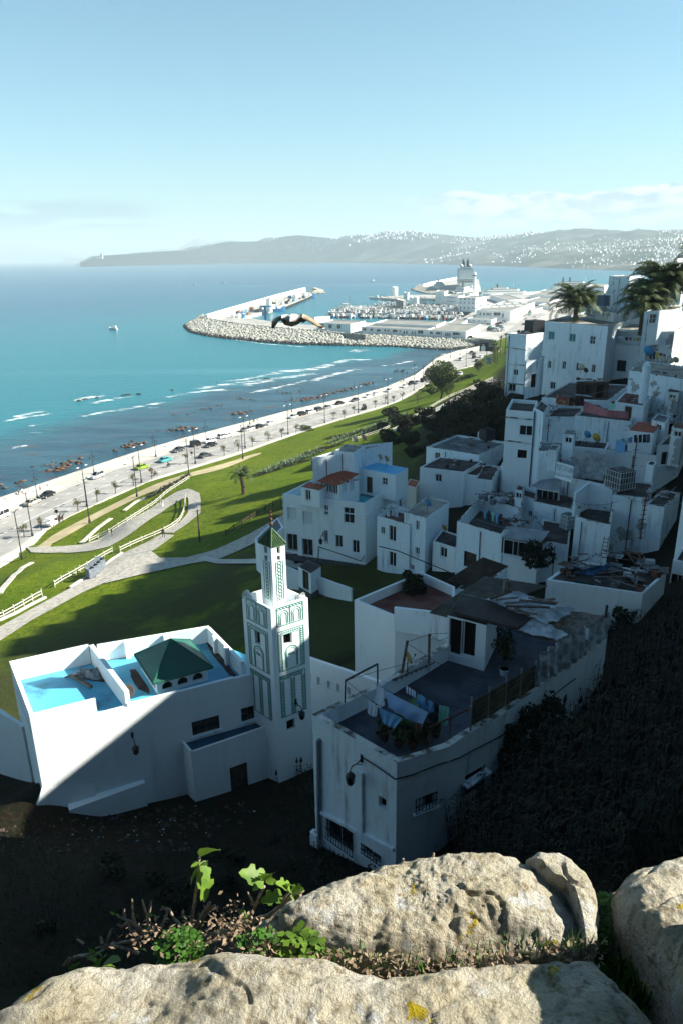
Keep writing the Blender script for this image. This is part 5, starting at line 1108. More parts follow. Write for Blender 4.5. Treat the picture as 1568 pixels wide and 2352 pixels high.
rocks('breakwater',[cp(675,312),cp(700,325),cp(780,345),cp(860,352),cp(1000,345)],[cp(740,275),cp(760,292),cp(860,310),cp(1000,335)],-.3,3.2,2.2,1.5,'armour stones round the far mole',ROCKL)
rocks('breakwater',[cp(440,372),cp(500,384),cp(650,383),cp(860,384),cp(1000,425)],[cp(440,366),cp(500,378),cp(650,377),cp(860,378),cp(1000,418)],-.3,2.2,1.5,1.3,'dark stones edging the inner mole',ROCKD)
rocks('shore_rocks',[(925,880),(945,866),(958,858),(985,836),(1010,818)],[(930,880),(958,864),(975,852),(1002,828),(1021,815)],-.2,2.8,1.0,1.5,'grey stones heaped against the sea wall',ROCKL,kind='stuff')
REEF=mat('brown_reef',(.16,.085,.045),(.06,.04,.03),.5,.9,.1,1)
random.seed(11)
for ln,sp,sz,dn in (([(0,1120),(60,1100),(110,1086),(170,1062),(240,1040)],6,1.0,.22),([(180,1066),(300,1024),(400,990),(470,975)],5,.8,.2),([(440,984),(540,952),(640,930),(720,915)],4,.8,.2),([(640,930),(740,908),(860,876)],3,.6,.15),([(0,1095),(200,1045),(420,975)],8,.5,.04),([(400,950),(560,915),(700,890)],8,.5,.03)):
    rocks('reef_rocks',[(p[0],p[1]-sp) for p in ln],[(p[0],p[1]+sp) for p in ln],-.35,.15,sz,dn,'flat brown reef rocks breaking the shallow water',REEF,kind='stuff',wet=False)
rocks('reef_rocks',[(170,924),(250,906),(330,905),(460,886),(520,872),(640,868)],[(172,926),(252,908),(332,907),(462,888),(522,874),(642,870)],-.5,.05,.9,.09,'dark reef rocks in the white water',ROCKD,kind='stuff',wet=False)
rocks('reef_rocks',[(880,855),(930,845),(960,832)],[(884,862),(936,850),(964,838)],-.4,.2,.7,.06,'scattered dark rocks in the bay corner',ROCKD,kind='stuff',wet=False)
# surf beside the reef: low broken foam sheets
FO=bpy.data.materials.new('sea_foam');FO.use_nodes=True;t=FO.node_tree;b=t.nodes['Principled BSDF'];b.inputs['Base Color'].default_value=(.74,.8,.8,1);b.inputs['Roughness'].default_value=.7
g_=N(t,'ShaderNodeNewGeometry');mp=N(t,'ShaderNodeMapping');t.links.new(g_.outputs['Position'],mp.inputs[0]);mp.inputs['Scale'].default_value=(.5,1.6,1);mp.inputs['Rotation'].default_value=(0,0,-.6)
n_=N(t,'ShaderNodeTexNoise');n_.inputs['Scale'].default_value=.22;n_.inputs['Detail'].default_value=8;n_.inputs['Roughness'].default_value=.7;t.links.new(mp.outputs[0],n_.inputs['Vector'])
uvm=N(t,'ShaderNodeUVMap');su=N(t,'ShaderNodeSeparateXYZ');t.links.new(uvm.outputs[0],su.inputs[0])
edge=mth(t,'SUBTRACT',1.0,mth(t,'ABSOLUTE',mth(t,'SUBTRACT',mth(t,'MULTIPLY',su.outputs[1],2),1.0)));edu=mth(t,'SUBTRACT',1.0,mth(t,'ABSOLUTE',mth(t,'SUBTRACT',mth(t,'MULTIPLY',su.outputs[0],2),1.0)))
al=smooth(t,mth(t,'ADD',n_.outputs[0],mth(t,'MULTIPLY',mth(t,'MULTIPLY',smooth(t,edge,0,.7),smooth(t,edu,0,.4)),.18)),.60,.80);t.links.new(al,b.inputs['Alpha'])
def foam(line,w_,label='white surf breaking over the reef'):
    A_=resample([tuple(P(p[0],p[1],.02))[:2] for p in line],24);vs=[];fs=[];uv=[]
    for i in range(24):
        d=A_[min(i+1,23)]-A_[max(i-1,0)];d=d/np.hypot(*d);n=np.array((-d[1],d[0]))
        for s in (-1,1): q=A_[i]+n*s*w_;vs.append((q[0],q[1],.03));uv.append((i/23,(s+1)/2))
    fs=[[2*i+1,2*i,2*i+2,2*i+3] for i in range(23)]
    mb=MB();mb.v=vs;mb.f=fs;o=mb.build('surf',FO);l=o.data.uv_layers.new(name='UVMap')
    for lp in o.data.loops: l.data[lp.index].uv=uv[lp.vertex_index]
    tag(o,label,None,None,'stuff')
for ln,w_ in (([(165,922),(210,912),(250,908)],4),([(200,930),(260,916),(320,908)],3.5),([(370,915),(420,905),(470,898),(540,892)],3),([(430,898),(500,886),(560,878),(640,868)],5),([(540,890),(620,872),(690,862),(750,855)],6),([(600,864),(660,852),(720,848),(780,832)],7),([(500,876),(560,872),(640,856)],4),([(760,836),(800,826),(870,828)],6),([(20,962),(70,950),(115,942)],3.5),([(0,970),(60,958),(130,948)],2.5),([(60,980),(110,972)],2),([(20,1030),(70,1022)],2.2),([(560,905),(640,890),(720,870)],3),([(260,945),(330,932),(400,920)],3),([(180,958),(240,946),(300,938)],2.5),([(700,880),(760,862),(830,845)],4),([(806,810),(826,803),(842,807)],7),([(850,842),(900,838),(960,826)],3),([(440,765),(600,789),(700,797),(800,797)],2.0)): foam(ln,w_)
# white port sheds with real windows
WMESH={}
def wpane(root,q,d,n,w_,h_):
    k_=(round(w_,1),round(h_,1))
    if k_ not in WMESH:
        mb=MB();mb.box((0,0,0),(w_,.12,h_));f=MB();
        for s in (-1,0,1): f.box((s*(w_/2-.06),-.07,0),(.12,.1,h_))
        for s in (-1,1): f.box((0,-.075,s*(h_/2-.06)),(w_,.1,.12))
        a=mb.build('window',GLASS);b_=f.build('frame',ALU);WMESH[k_]=(a.data,b_.data);bpy.data.objects.remove(a);bpy.data.objects.remove(b_)
    me,fm=WMESH[k_];o=bpy.data.objects.new('window',me);COL.objects.link(o);setp(o,root);o.location=Vector(q)-wloc(root);o.rotation_euler=(0,0,math.atan2(d.y,d.x))
    f=bpy.data.objects.new('frame',fm);COL.objects.link(f);setp(f,o)
PROOF=mat('shed_roof',(.21,.21,.18),(.28,.27,.24),.1,.9)
def shed(label,a,b,c,zt,rows=(),roof=None,cat='building',name='port_building',side=(),m=None,zb=QZ,ph=.6):
    root,Q=house(name,label,[a,b,c],zt,zb-.2,ph,.4,(),m or PORTW,roof or PROOF,cat=cat)
    for fi,lst in ((0,rows),(1,side)):
        A,B=Q[fi],Q[(fi+1) % 4];d=(B-A).normalized();n=Vector((d.y,-d.x,0));L=(B-A).length
        for f,hz,w_,h_ in lst:
            q=A+d*L*f+n*.03;wpane(root,(q.x,q.y,zb+hz),d,n,w_,h_)
    return root,Q
shed('square white port shed next to the outer quay',cp(-60,570),cp(197,582),cp(312,556),9.5,[(f,4.2,3.4,3.2) for f in (.14,.40,.66)],side=[(f,4.4,1.6,1.6) for f in (.2,.45,.7)])
rt2,Q2_=shed('longest white fish market hall with grey roof',cp(283,600),cp(800,626),cp(925,572),9.0,[(.05,4.0,3.2,1.8),(.16,4,2.4,1.8),(.27,3.8,3.4,1.8),(.37,4,1.6,1.8),(.42,4,1.6,1.8),(.52,4,4.0,2),(.60,4,1.2,1.8),(.66,3.4,1.2,2.4),(.70,3.4,1.2,2.4),(.78,3.4,1.2,2.4),(.82,3.4,1.2,2.4),(.90,4.2,4.4,2.2)])
shed('white fish market wing ending in a bright sunlit gable',cp(800,626),cp(1102,640),cp(1216,584),9.0,[(.1,4,2.4,1.8),(.28,4,3.2,1.8),(.36,4,1.2,1.8),(.48,3.4,1.2,2.4),(.53,3.4,1.2,2.4),(.58,3.4,1.2,2.4),(.74,4.2,4.6,2),(.84,4,1.2,1.6)],side=[(.3,5,1.2,1),(.4,5,1.2,1)])
shed('raised rear roof of the fish market halls',cp(388,572),cp(870,592),cp(940,560),10.2)
shed('small pale shed behind the market wing',cp(965,570),cp(1060,582),cp(1110,548),8.4)
shed('big white warehouse with rows of roof lights',cp(1180,468),cp(1450,480),cp(1640,408),11.5,[(.13,5,1.6,2.6),(.24,5,1.6,2.6),(.33,5,1.4,2.6),(.38,5,1.4,2.6),(.44,5,1.4,2.6),(.62,5.4,7,3),(.79,4.4,2,3.6)],side=[(f,4.2,1.8,3.4) for f in (.12,.24,.36,.48,.6,.72,.84)])
for k in range(12):
    q=P(*cp(1200+(k % 6)*62+(k//6)*40,455-(k//6)*22-(k % 6)*4),11.9);mb=MB();mb.box((q.x,q.y,11.7),(7,3.4,1.2),.25);tag(mb.build('roof_light',PORTW),'long white roof light on the big warehouse','roof light','roof lights on the warehouse')
shed('long low white shed beside the port road',cp(1105,536),cp(1300,548),cp(1342,534),6.6,[(.1,2,1.2,1.4),(.3,2,1.2,1.4),(.5,2,1.2,1.4),(.75,2,1.2,1.4)])
shed('blue-white four-storey port office',cp(1040,373),cp(1178,377),cp(1262,362),17.0,[(f,h_,1.5,1.8) for h_ in (4,9,12.6) for f in (.15,.38,.62,.85)],side=[(f,h_,1.5,1.8) for h_ in (4,8.5,12.6) for f in (.2,.5,.8)])
shed('white two-storey terminal wing left of the port office',cp(925,358),cp(1040,363),cp(1090,350),13,[(f,h_,1.5,1.6) for h_ in (4,8) for f in (.3,.42,.54,.66,.78)])
shed('tall narrow white block left of the terminal wing',cp(862,324),cp(932,330),cp(960,318),17,[(.5,6,1.5,1.8),(.5,11,1.5,1.8)])
shed('long white ferry terminal deck behind the port office',cp(1290,350),cp(1440,395),cp(1560,385),9,[(f,4,3,1.4) for f in (.1,.22,.34,.46,.58,.7,.82,.94)])
shed('white canopy hall at the foot of the cruise ship',cp(1020,338),cp(1130,345),cp(1200,330),8)
shed('grey two-window store on the inner quay',cp(553,388),cp(610,398),cp(630,384),12,[(f,h_,1.6,1.6) for h_ in (3.2,6.6) for f in (.3,.7)],m=SGREY,roof=PORTW)
shed('small white harbour office on the inner mole',cp(612,333),cp(645,338),cp(659,331),12,[(.3,3,1.6,1.6),(.7,3,1.6,1.6)])
shed('pale shed in front of the bird wing on the outer quay',ch_(810,465),ch_(930,455),ch_(1005,450),7.5,[(.3,2.5,1.5,1.5),(.7,2.5,1.5,1.5)])
shed('white container shed midway on the outer mole',ch_(530,180),ch_(580,188),ch_(640,176),8)
shed('tall double white silo on the outer mole',ch_(203,235),ch_(250,245),ch_(275,232),16)
for (x_,y_,r_,zt_,lb) in ((540,360,5,15,'fat white storage tank on the inner mole'),(674,425,3.2,11,'white silo left of its twin on the quay'),(711,425,3.2,11,'white silo right of its twin on the quay')):
    q=P(*cp(x_,y_),QZ);mb=MB();mb.lathe(q,[(r_,0),(r_,zt_-3),(r_*.7,zt_-2.3),(.1,zt_-2)],16);tag(mb.build('storage_tank',PORTW),lb,'tank')
q=P(*cp(1162,345),QZ);lt=empty('control_tower',tuple(q),'tall slim white control tower before the cruise ship','tower');mb=MB();mb.lathe(q,[(2.6,0),(2.3,24),(3.4,25),(3.4,27),(2.4,28),(2.2,30),(.3,31)],12);mb.build('tower_body',PORTW,lt)
mb=MB();mb.lathe(q,[(3.5,25.3),(3.5,26.6)],12);mb.build('window_band',GLASS,lt)
# parking and port road
drape('port_road',[(1136,786),(1150,776),(1163,762),(1185,745),(1207,728),(1228,712)],[(1148,797),(1165,786),(1186,772),(1206,752),(1228,735),(1250,722)],QZ+.06-QZ,ASPH,'port road running between the sheds and the old town',z=QZ,n=40,k=2)
for i,(a,b,c,z_) in enumerate((((1205,690),(1260,694),(1290,685),7),((1215,676),(1300,680),(1320,673),8),((1235,700),(1270,706),(1300,698),6),((1190,706),(1225,712),(1245,706),6.5),((1240,668),(1320,672),(1330,668),7))):
    shed('flat white terminal shed %s beyond the lone palm' % ['first','second','third','fourth','farthest'][i],a,b,c,z_,[(.2,2,2,1.2),(.5,2,2,1.2),(.8,2,2,1.2)])
# cruise ship, stern towards us
def vessel(name,label,px,py,L,Bm,yaw,decks,hullc,h0,cat,funnel=2,band=False):
    c=P(px,py,0);r=empty(name,tuple(c),label,cat);cs,sn=math.cos(yaw),math.sin(yaw)
    def T(x,y,z): return (c.x+x*cs-y*sn,c.y+x*sn+y*cs,z)
    def loft(secs,m,nm,parent=r,smooth=False):
        mb=MB();n=len(secs[0]);vs=[T(*p) for s in secs for p in s];fs=[[i*n+j,i*n+(j+1) % n,(i+1)*n+(j+1) % n,(i+1)*n+j] for i in range(len(secs)-1) for j in range(n)]+[list(range(n))[::-1],[(len(secs)-1)*n+j for j in range(n)]]
        mb.add(vs,fs);return mb.build(nm,m,parent,smooth)
    hs=[]
    for t,wv in ((0,.86),(.08,.97),(.3,1),(.7,.98),(.85,.7),(.95,.3),(1,.03)):
        x=L*t;w_=Bm/2*wv;hs.append([(x,-w_*.8,-1),(x,w_*.8,-1),(x,w_,h0*(1+.15*t)),(x,-w_,h0*(1+.15*t))])
    loft(hs,hullc,'hull')
    z=h0*1.02
    for k,(x0,x1,hh,ww) in enumerate(decks):
        w_=Bm/2*ww;ss=[[(x,-w_*s,z),(x,w_*s,z),(x,w_*s,z+hh*.78),(x,-w_*s,z+hh*.78)] for x,s in ((L*x0,1),(L*x1*.94,1),(L*x1,.55))];d_=loft(ss,PORTW,'deck')
        sb=[[(x,-w_*s*.985,z+hh*.78+.002),(x,w_*s*.985,z+hh*.78+.002),(x,w_*s*.985,z+hh),(x,-w_*s*.985,z+hh)] for x,s in ((L*x0+.3,1),(L*x1*.93,1))];loft(sb,GLASS if not (band and k < 2) else IRON,'window_band',d_);z += hh
    for k in range(funnel):
        x=L*(.22+.12*k) if funnel > 1 else L*.3
        for s in ((-1,1) if band else (0,)):
            mb=MB();q=T(x,s*Bm*.16,z);mb.tube([Vector(q),Vector(q)+Vector((0,0,h0*.55)),Vector(q)+Vector((0,0,h0*.9))],[Bm*.09,Bm*.08,Bm*.05],8);mb.build('funnel',mat('dark_funnel',(.06,.065,.08)),r)
    mb=MB();q=Vector(T(L*.62,0,z));mb.tube([q,q+Vector((0,0,h0*.9))],Bm*.012,5);mb.build('mast',PORTW,r)
    return r,T,z
crv,T_,zt_=vessel('cruise_ship','huge white cruise ship moored with its stern to the town',1068,672,250,24,math.radians(82),[(0.0,.93,3,.98),(0.01,.92,3,.98),(.02,.9,3,.98),(.02,.88,3,.98),(.03,.86,3,.98),(.03,.84,3,.98),(.05,.82,3,.98),(.08,.75,3,.95),(.1,.5,3,.7)],PORTW,12,'ship',2,True)
mb=MB();a_=[T_(-.35,y,z) for y,z in ((-11,14.5),(11,14.5),(11,20),(-11,20))];mb.face(a_);mb.face(a_[::-1]);mb.build('stern_window_band',mat('dark_stern_glass',(.03,.05,.07),None,rough=.3),crv)
for k in range(6):
    q=Vector(T_(30+k*22,(-1)**k*7,zt_-1));mb=MB();mb.lathe(q,[(.1,-.5),(2.2,.6),(2.6,2.2),(1.8,3.8),(.1,4.6)],10);mb.build('radar_dome',PORTW,crv,True)
for dk in range(7):
    z=15+dk*3
    mb=MB();mb.bar(T_(-.2,-11,z),T_(-.2,11,z),.5,1.2) ;mb.build('balcony_rail',PORTW,crv)
vessel('ferry','white passenger ferry lying left of the cruise ship',984+15,668,62,12,math.radians(70),[(.1,.85,3,.9),(.15,.75,3,.85),(.25,.6,3,.7)],PORTW,5,'ship',1)
vessel('ferry','green-banded ferry moored under the cruise ship stern',1052,684,50,14,math.radians(60),[(0,.9,3,.98),(.05,.8,3,.95),(.1,.6,3,.8)],mat('green_hull',(.02,.22,.17)),6,'ship',1)
vessel('ferry','long low white fast ferry right of the cruise ship',1105,683,75,15,math.radians(8),[(.02,.85,3,.96),(.08,.72,3,.9),(.2,.5,2.6,.7)],PORTW,5,'ship',1)
vessel('ferry','two-funnelled white ferry right of the terminal roofs',1262,671,85,16,math.radians(-6),[(.05,.85,3,.95),(.08,.78,3,.9),(.14,.6,2.8,.8)],PORTW,7,'ship',2)
# fishing boats packed along the finger quays
HULLS=[mat('blue_hull',(.02,.12,.26)),mat('white_hull',(.6,.6,.56)),mat('dark_hull',(.03,.035,.04)),mat('green_boat_hull',(.03,.16,.12)),mat('red_hull',(.30,.05,.03))]
def boat_mesh(m):
    mb=MB();L=9
    secs=[]
    for x,w_,zt in ((-4.5,1.0,1.5),(-2,1.5,1.3),(1.5,1.5,1.4),(3.4,.9,1.9),(4.6,.08,2.4)): secs.append([(x,-w_*.6,-.4),(x,w_*.6,-.4),(x,w_,zt),(x,-w_,zt)])
    mb.add([p for s in secs for p in s],[[i*4+j,i*4+(j+1) % 4,(i+1)*4+(j+1) % 4,(i+1)*4+j] for i in range(4) for j in range(4)]+[[3,2,1,0],[16,17,18,19]])
    hull=mb.build('fishing_boat',m);mb=MB();mb.box((-2.2,0,2.2),(2.4,1.9,1.9),taper=.9);mb.box((-2.2,0,3.25),(2.8,2.2,.15));mb.box((1.0,0,1.7),(1.6,1.6,.7));cab=mb.build('wheelhouse',PORTW);mb=MB();mb.tube([(-.4,0,1.2),(-.4,0,6.5)],.09,5);mb.tube([(-.4,0,5.6),(3.2,0,3.4)],.05,4);mb.tube([(-3.8,0,1.5),(-3.8,0,4.8)],.06,4);ms=mb.build('mast',WOODW)
    setp(cab,hull);setp(ms,hull);return hull
protos=[boat_mesh(m) for m in HULLS];used=set();random.seed(5)
lines=[((390,1180),(446,463),'berthed at the third quay'),((100,1165),(475,494),'berthed at the second quay'),((30,1100),(499,520),'berthed at the first quay'),((130,1000),(462,477),'moored behind the second quay'),((60,1060),(528,548),'moored before the market halls'),((430,900),(430,434),'moored behind the third quay'),((60,1080),(486,506),'moored between the fishing quays')]
nb_=0
for (x0,x1),(y0,y1),where in lines:
    n=int((x1-x0)/15)
    for i in range(n):
        if random.random() < .12: continue
        t_=(i+random.uniform(-.3,.3))/n;px_,py_=cp(x0+(x1-x0)*t_,y0+(y1-y0)*t_+random.uniform(-2,3));k=random.choice((0,0,1,1,1,2,3,4));q=P(px_,py_,.1);pr=protos[k]
        o=pr if k not in used else copy_tree(pr)
        used.add(k);o.location=q;s=random.uniform(.8,1.35);o.scale=(s,s,s);o.rotation_euler=(0,0,math.radians(90)+random.uniform(-.5,.5)+(3.14 if random.random() < .4 else 0))
        tag(o,'%s fishing boat %s' % (['blue-hulled','white-hulled','dark-hulled','green-hulled','red-hulled'][k],where),'boat','fishing boats packed in the harbour');nb_ += 1
for (px_,py_,sc_,lb) in ((261,757,1.0,'small white fishing boat trailing a wake in the open bay'),(447,654,.8,'tiny boat far out in the bay, left of its pair'),(514,650,.8,'tiny boat far out in the bay, right of its pair'),(859,687,1.6,'dark fishing boat entering the harbour'),(576,614,1.3,'small white boat near the far shore'),(682,613,1.2,'dark little boat under the far town'),(855,646,1.2,'white motorboat beyond the outer mole')):
    o=copy_tree(protos[1]);o.location=P(px_,py_,.1);o.scale=(sc_,)*3;o.rotation_euler=(0,0,random.uniform(2.6,3.6));tag(o,lb,'boat');o.pop('group',None) if hasattr(o,'pop') else None
    if 'group' in o: del o['group']
for (x_,y_,lb) in ((230,400,'blue workboat by the outer quay crane'),(340,395,'white and blue trawler tied to the outer quay'),(745,225,'small blue trawler near the tip of the outer quay')):
    o=copy_tree(protos[0]);o.location=P(*ch_(x_,y_),.1);o.scale=(2.4,)*3;o.rotation_euler=(0,0,.5);tag(o,lb,'boat');del o['group']
o=copy_tree(protos[1]);o.location=P(*ch_(1260,392),.1);o.scale=(2.6,)*3;o.rotation_euler=(0,0,.1);tag(o,'largest white boat at the end of the second quay','boat');del o['group']
# cargo and gear on the outer quay
random.seed(21);CR=[mat('blue_gear',(.03,.18,.30)),mat('rusty_gear',(.25,.13,.07)),PORTW,mat('dark_gear',(.04,.045,.05))]
for i in range(34):
    t_=random.random();q=P(540+150*t_+random.uniform(-10,14),731-48*t_+random.uniform(-6,3),QZ);mb=MB();k=i % 4;s=random.uniform(1.2,3.2);mb.box((q.x,q.y,QZ+s*.5),(s*1.8,s,s),random.random()*3);mb.box((q.x+s*.3,q.y,QZ+s*1.15),(s*.8,s*.6,s*.3),random.random())
    tag(mb.build('cargo_pile',CR[k]),'%s stack of fishing gear on the outer quay' % ['blue','rusty brown','white','dark'][k],'cargo','gear piled on the outer quay')
mb=MB()
for s in (-1,1):
    q=P(*ch_(200+s*8,500),QZ);mb.bar(q,q+Vector((0,0,13)),1.2);
q=P(*ch_(200,500),QZ);mb.bar(q+Vector((-5,0,12)),q+Vector((6,3,12)),1.4);tag(mb.build('boat_hoist',CR[0]),'blue boat hoist straddling the dock on the outer quay','crane')
pl_=MB()
for k in range(26):
    t_=k/25;q=P(645+73*t_,712-31*t_,1.5);pl_.box((q.x,q.y,1.0),(1.6,1.6,3.6),.5)
tag(pl_.build('quay_piles',DARKQ),'row of dark piles under the outer quay edge',None,None,'stuff')
# ---------------------------------------------------------------- towns on the far shore
TB=mat('far_town_wall',(.62,.62,.58),(.36,.35,.33),.02,.8,lo=.5,hi=.75);random.seed(3);np.random.seed(3)
def hz_at(px,d):
    i=None
    return None
HV=H1v.reshape(-1,3);n_,k_,_=H1v.shape
towns=[((640,800),(.45,.8),420,1.7),((540,720),(.35,.75),160,1.4),((850,1000),(.5,.8),300,1.5),((1000,1300),(.45,.8),220,.9),((955,1290),(.06,.26),330,1.3),((1290,1600),(.02,.30),420,1.5),((1180,1420),(.5,.8),160,.9),((330,520),(.55,.85),50,.8),((1380,1600),(.1,.42),200,1.5)]
V8=np.array([(-1,-1,0),(1,-1,0),(1,1,0),(-1,1,0),(-1,-1,1),(1,-1,1),(1,1,1),(-1,1,1)],float);F8=np.array([(4,5,6,7),(0,1,5,4),(1,2,6,5),(2,3,7,6),(3,0,4,7)])
# image column of each base vertex
bx_=[]
for i in range(n_):
    q=Vector(H1v[i,0])-CAM;bx_.append(784+F*q.dot(rt)/q.dot(fw))
bx_=np.array(bx_);big=[];vs=[];fs=[];nb=0
for (xa,xb),(ta,tb__),cnt,sc_ in towns:
    cl=[(random.uniform(xa,xb),random.uniform(ta,tb__)) for _ in range(max(4,cnt//18))]
    for _ in range(cnt):
        c=random.choice(cl);px_=c[0]+random.gauss(0,14);t_=min(max(c[1]+random.gauss(0,.05),.01),.82);i=int(np.interp(px_,bx_,np.arange(n_)));j=t_*k_;j0=int(j);p=H1v[i,j0]*(1-(j-j0))+H1v[i,min(j0+1,k_)]*(j-j0)
        d_=math.hypot(p[0],p[1]);s=d_/1680*random.uniform(.7,2.1)*sc_*.55;hh=d_/1680*random.uniform(1.2,3.0)*sc_*.8
        W_=V8*np.array([s*random.uniform(.8,1.8),s,hh+3]);a=random.random()*1.5;R_=np.array([[math.cos(a),-math.sin(a),0],[math.sin(a),math.cos(a),0],[0,0,1]])
        big.append((s*s*hh/(d_**3),W_ @ R_.T,np.array([p[0]+random.uniform(-20,20),p[1]+random.uniform(-20,20),p[2]-3]),px_))
big.sort(key=lambda e: -e[0])
tm={}
for k,(_,W_,c,px_) in enumerate(big):
    if k < 60:
        mb=MB();mb.add((W_+c).tolist(),F8.tolist());tag(mb.build('far_building',TB),'pale apartment block %s' % ('in the hazy town behind the ferries' if px_ < 1290 and px_ > 1000 else 'in the hazy town at the right end of the bay' if px_ >= 1290 else 'on the hill above the headland'),'building','larger blocks of the far town')
    else: vs.append(W_+c);fs.append(F8+nb);nb += 8
o=npmesh('far_town',np.concatenate(vs),np.concatenate(fs),TB);tag(o,'white houses scattered over the far hills',None,None,'stuff')
lq=P(232,600.5,0);mb=MB();q=CAM+ray(234,588)*(6900/math.hypot(*ray(234,588)[:2]));mb.box((q.x,q.y,q.z),(18,18,45));mb.box((q.x-30,q.y,q.z-12),(40,20,18));tag(mb.build('lighthouse',TB),'white lighthouse on the tip of the headland','lighthouse')
# ---------------------------------------------------------------- cars
def r3(x,y): return (x*.3662,y*.3662+861.3)
def rp(x,y): return (x*.2197+861.3,y*.2197+746.5)
CARM={'black': (.012,.012,.014),'white': (.72,.73,.72),'silver': (.45,.46,.46),'dark grey': (.05,.055,.06),'beige': (.42,.40,.33),'lime green': (.24,.38,.03),'turquoise': (.05,.33,.34),'grey': (.2,.21,.22)}
TYRE=mat('tyre_rubber',(.015,.015,.015));RIM=mat('wheel_rim',(.4,.4,.4),None,rough=.4);LAMPW=mat('lamp_glass',(.6,.6,.58),None,rough=.2);LAMPR=mat('tail_lamp',(.35,.02,.02),None,rough=.3)
def car_proto(col,kind):
    m=mat('car_paint_'+col.replace(' ','_'),CARM[col],None,rough=.28,spec=.5)
    van=kind in ('van','suv');L=4.3;W_=1.76;H=1.9 if kind == 'van' else (1.7 if kind == 'suv' else 1.45)
    mb=MB();b0=.62 if not van else .78
    prof=[(-2.15,.32,.62),(-2.12,.30,.80 if not van else .95),(-1.75,.26,.93 if not van else 1.0),(-.9,.24,.96 if not van else 1.02),(.75,.24,.93),(1.55,.26,.86),(2.05,.30,.72),(2.15,.34,.55)]
    n=len(prof);vs=[]
    for x,lo,hi in prof:
        ww=W_/2*(1 if abs(x) < 1.9 else .9)
        vs += [(x,-ww,lo),(x,-ww*1.01,(lo+hi)/2),(x,-ww*.93,hi),(x,ww*.93,hi),(x,ww*1.01,(lo+hi)/2),(x,ww,lo)]
    fs=[[i*6+j,(i+1)*6+j,(i+1)*6+(j+1) % 6,i*6+(j+1) % 6] for i in range(n-1) for j in range(6)]+[[0,1,2,3,4,5],[(n-1)*6+j for j in range(6)][::-1]]
    mb.add(vs,fs)
    if kind == 'van': cab=[(-2.08,1.0,1.55),(-1.95,1.86,1.45),(.35,1.88,1.45),(1.25,.95,1.55)]
    elif kind == 'suv': cab=[(-2.05,.98,1.55),(-1.85,1.62,1.32),(.15,1.66,1.32),(1.05,.94,1.5)]
    else: cab=[(-1.75,.90,1.5),(-1.05,1.40,1.22),(.25,1.42,1.22),(1.1,.90,1.48)]
    vs=[]
    for x,z,w_ in cab: vs += [(x,-w_/2,z),(x,w_/2,z)]
    g=MB();g.add(vs,[(0,2,4,6),(1,7,5,3),(0,1,3,2),(4,5,7,6)])
    (xa,za,wa),(xb,zb_,wb)=cab[1],cab[2]
    mb.add([(xa-.03,-wa/2-.02,za-.02),(xa-.03,wa/2+.02,za-.02),(xb+.05,wb/2+.02,zb_-.02),(xb+.05,-wb/2-.02,zb_-.02),(xa+.05,-wa/2+.05,za+.05),(xa+.05,wa/2-.05,za+.05),(xb-.05,wb/2-.05,zb_+.05),(xb-.05,-wb/2+.05,zb_+.05)],[(4,7,6,5),(0,3,7,4),(1,5,6,2),(0,4,5,1),(3,2,6,7)])
    for (x,z,w_),(x2,z2,w2) in ((cab[0],cab[1]),(cab[3],cab[2])):
        for s in (-1,1): mb.bar((x,s*w_/2,z),(x2,s*w2/2,z2),.07)
    for s in (-1,1): mb.bar((-.35,s*cab[0][2]/2,.95),(-.35,s*cab[1][2]/2,cab[1][1]),.07)
    body=mb.build('parked_car',m,None);gl=g.build('windows',GLASS,body)
    for x in (-1.35,1.35):
        for s in (-1,1):
            w=MB();w.tube([(x,s*.68,.33),(x,s*.90,.33)],.33,12);wo_=w.build('wheel',TYRE,body);w=MB();w.tube([(x,s*.88,.33),(x,s*.915,.33)],.2,8);w.build('rim',RIM,wo_)
    for s in (-1,1):
        w=MB();w.box((2.10,s*.62,.66),(.12,.34,.14));w.build('headlight',LAMPW,body);w=MB();w.box((-2.13,s*.66,.75),(.08,.26,.2));w.build('tail_light',LAMPR,body)
        w=MB();w.box((.85,s*.98,.98),(.14,.18,.12));w.build('mirror',m,body)
    w=MB();w.box((2.15,0,.45),(.06,.6,.14));w.build('number_plate',LAMPW,body)
    return body
cp_={}
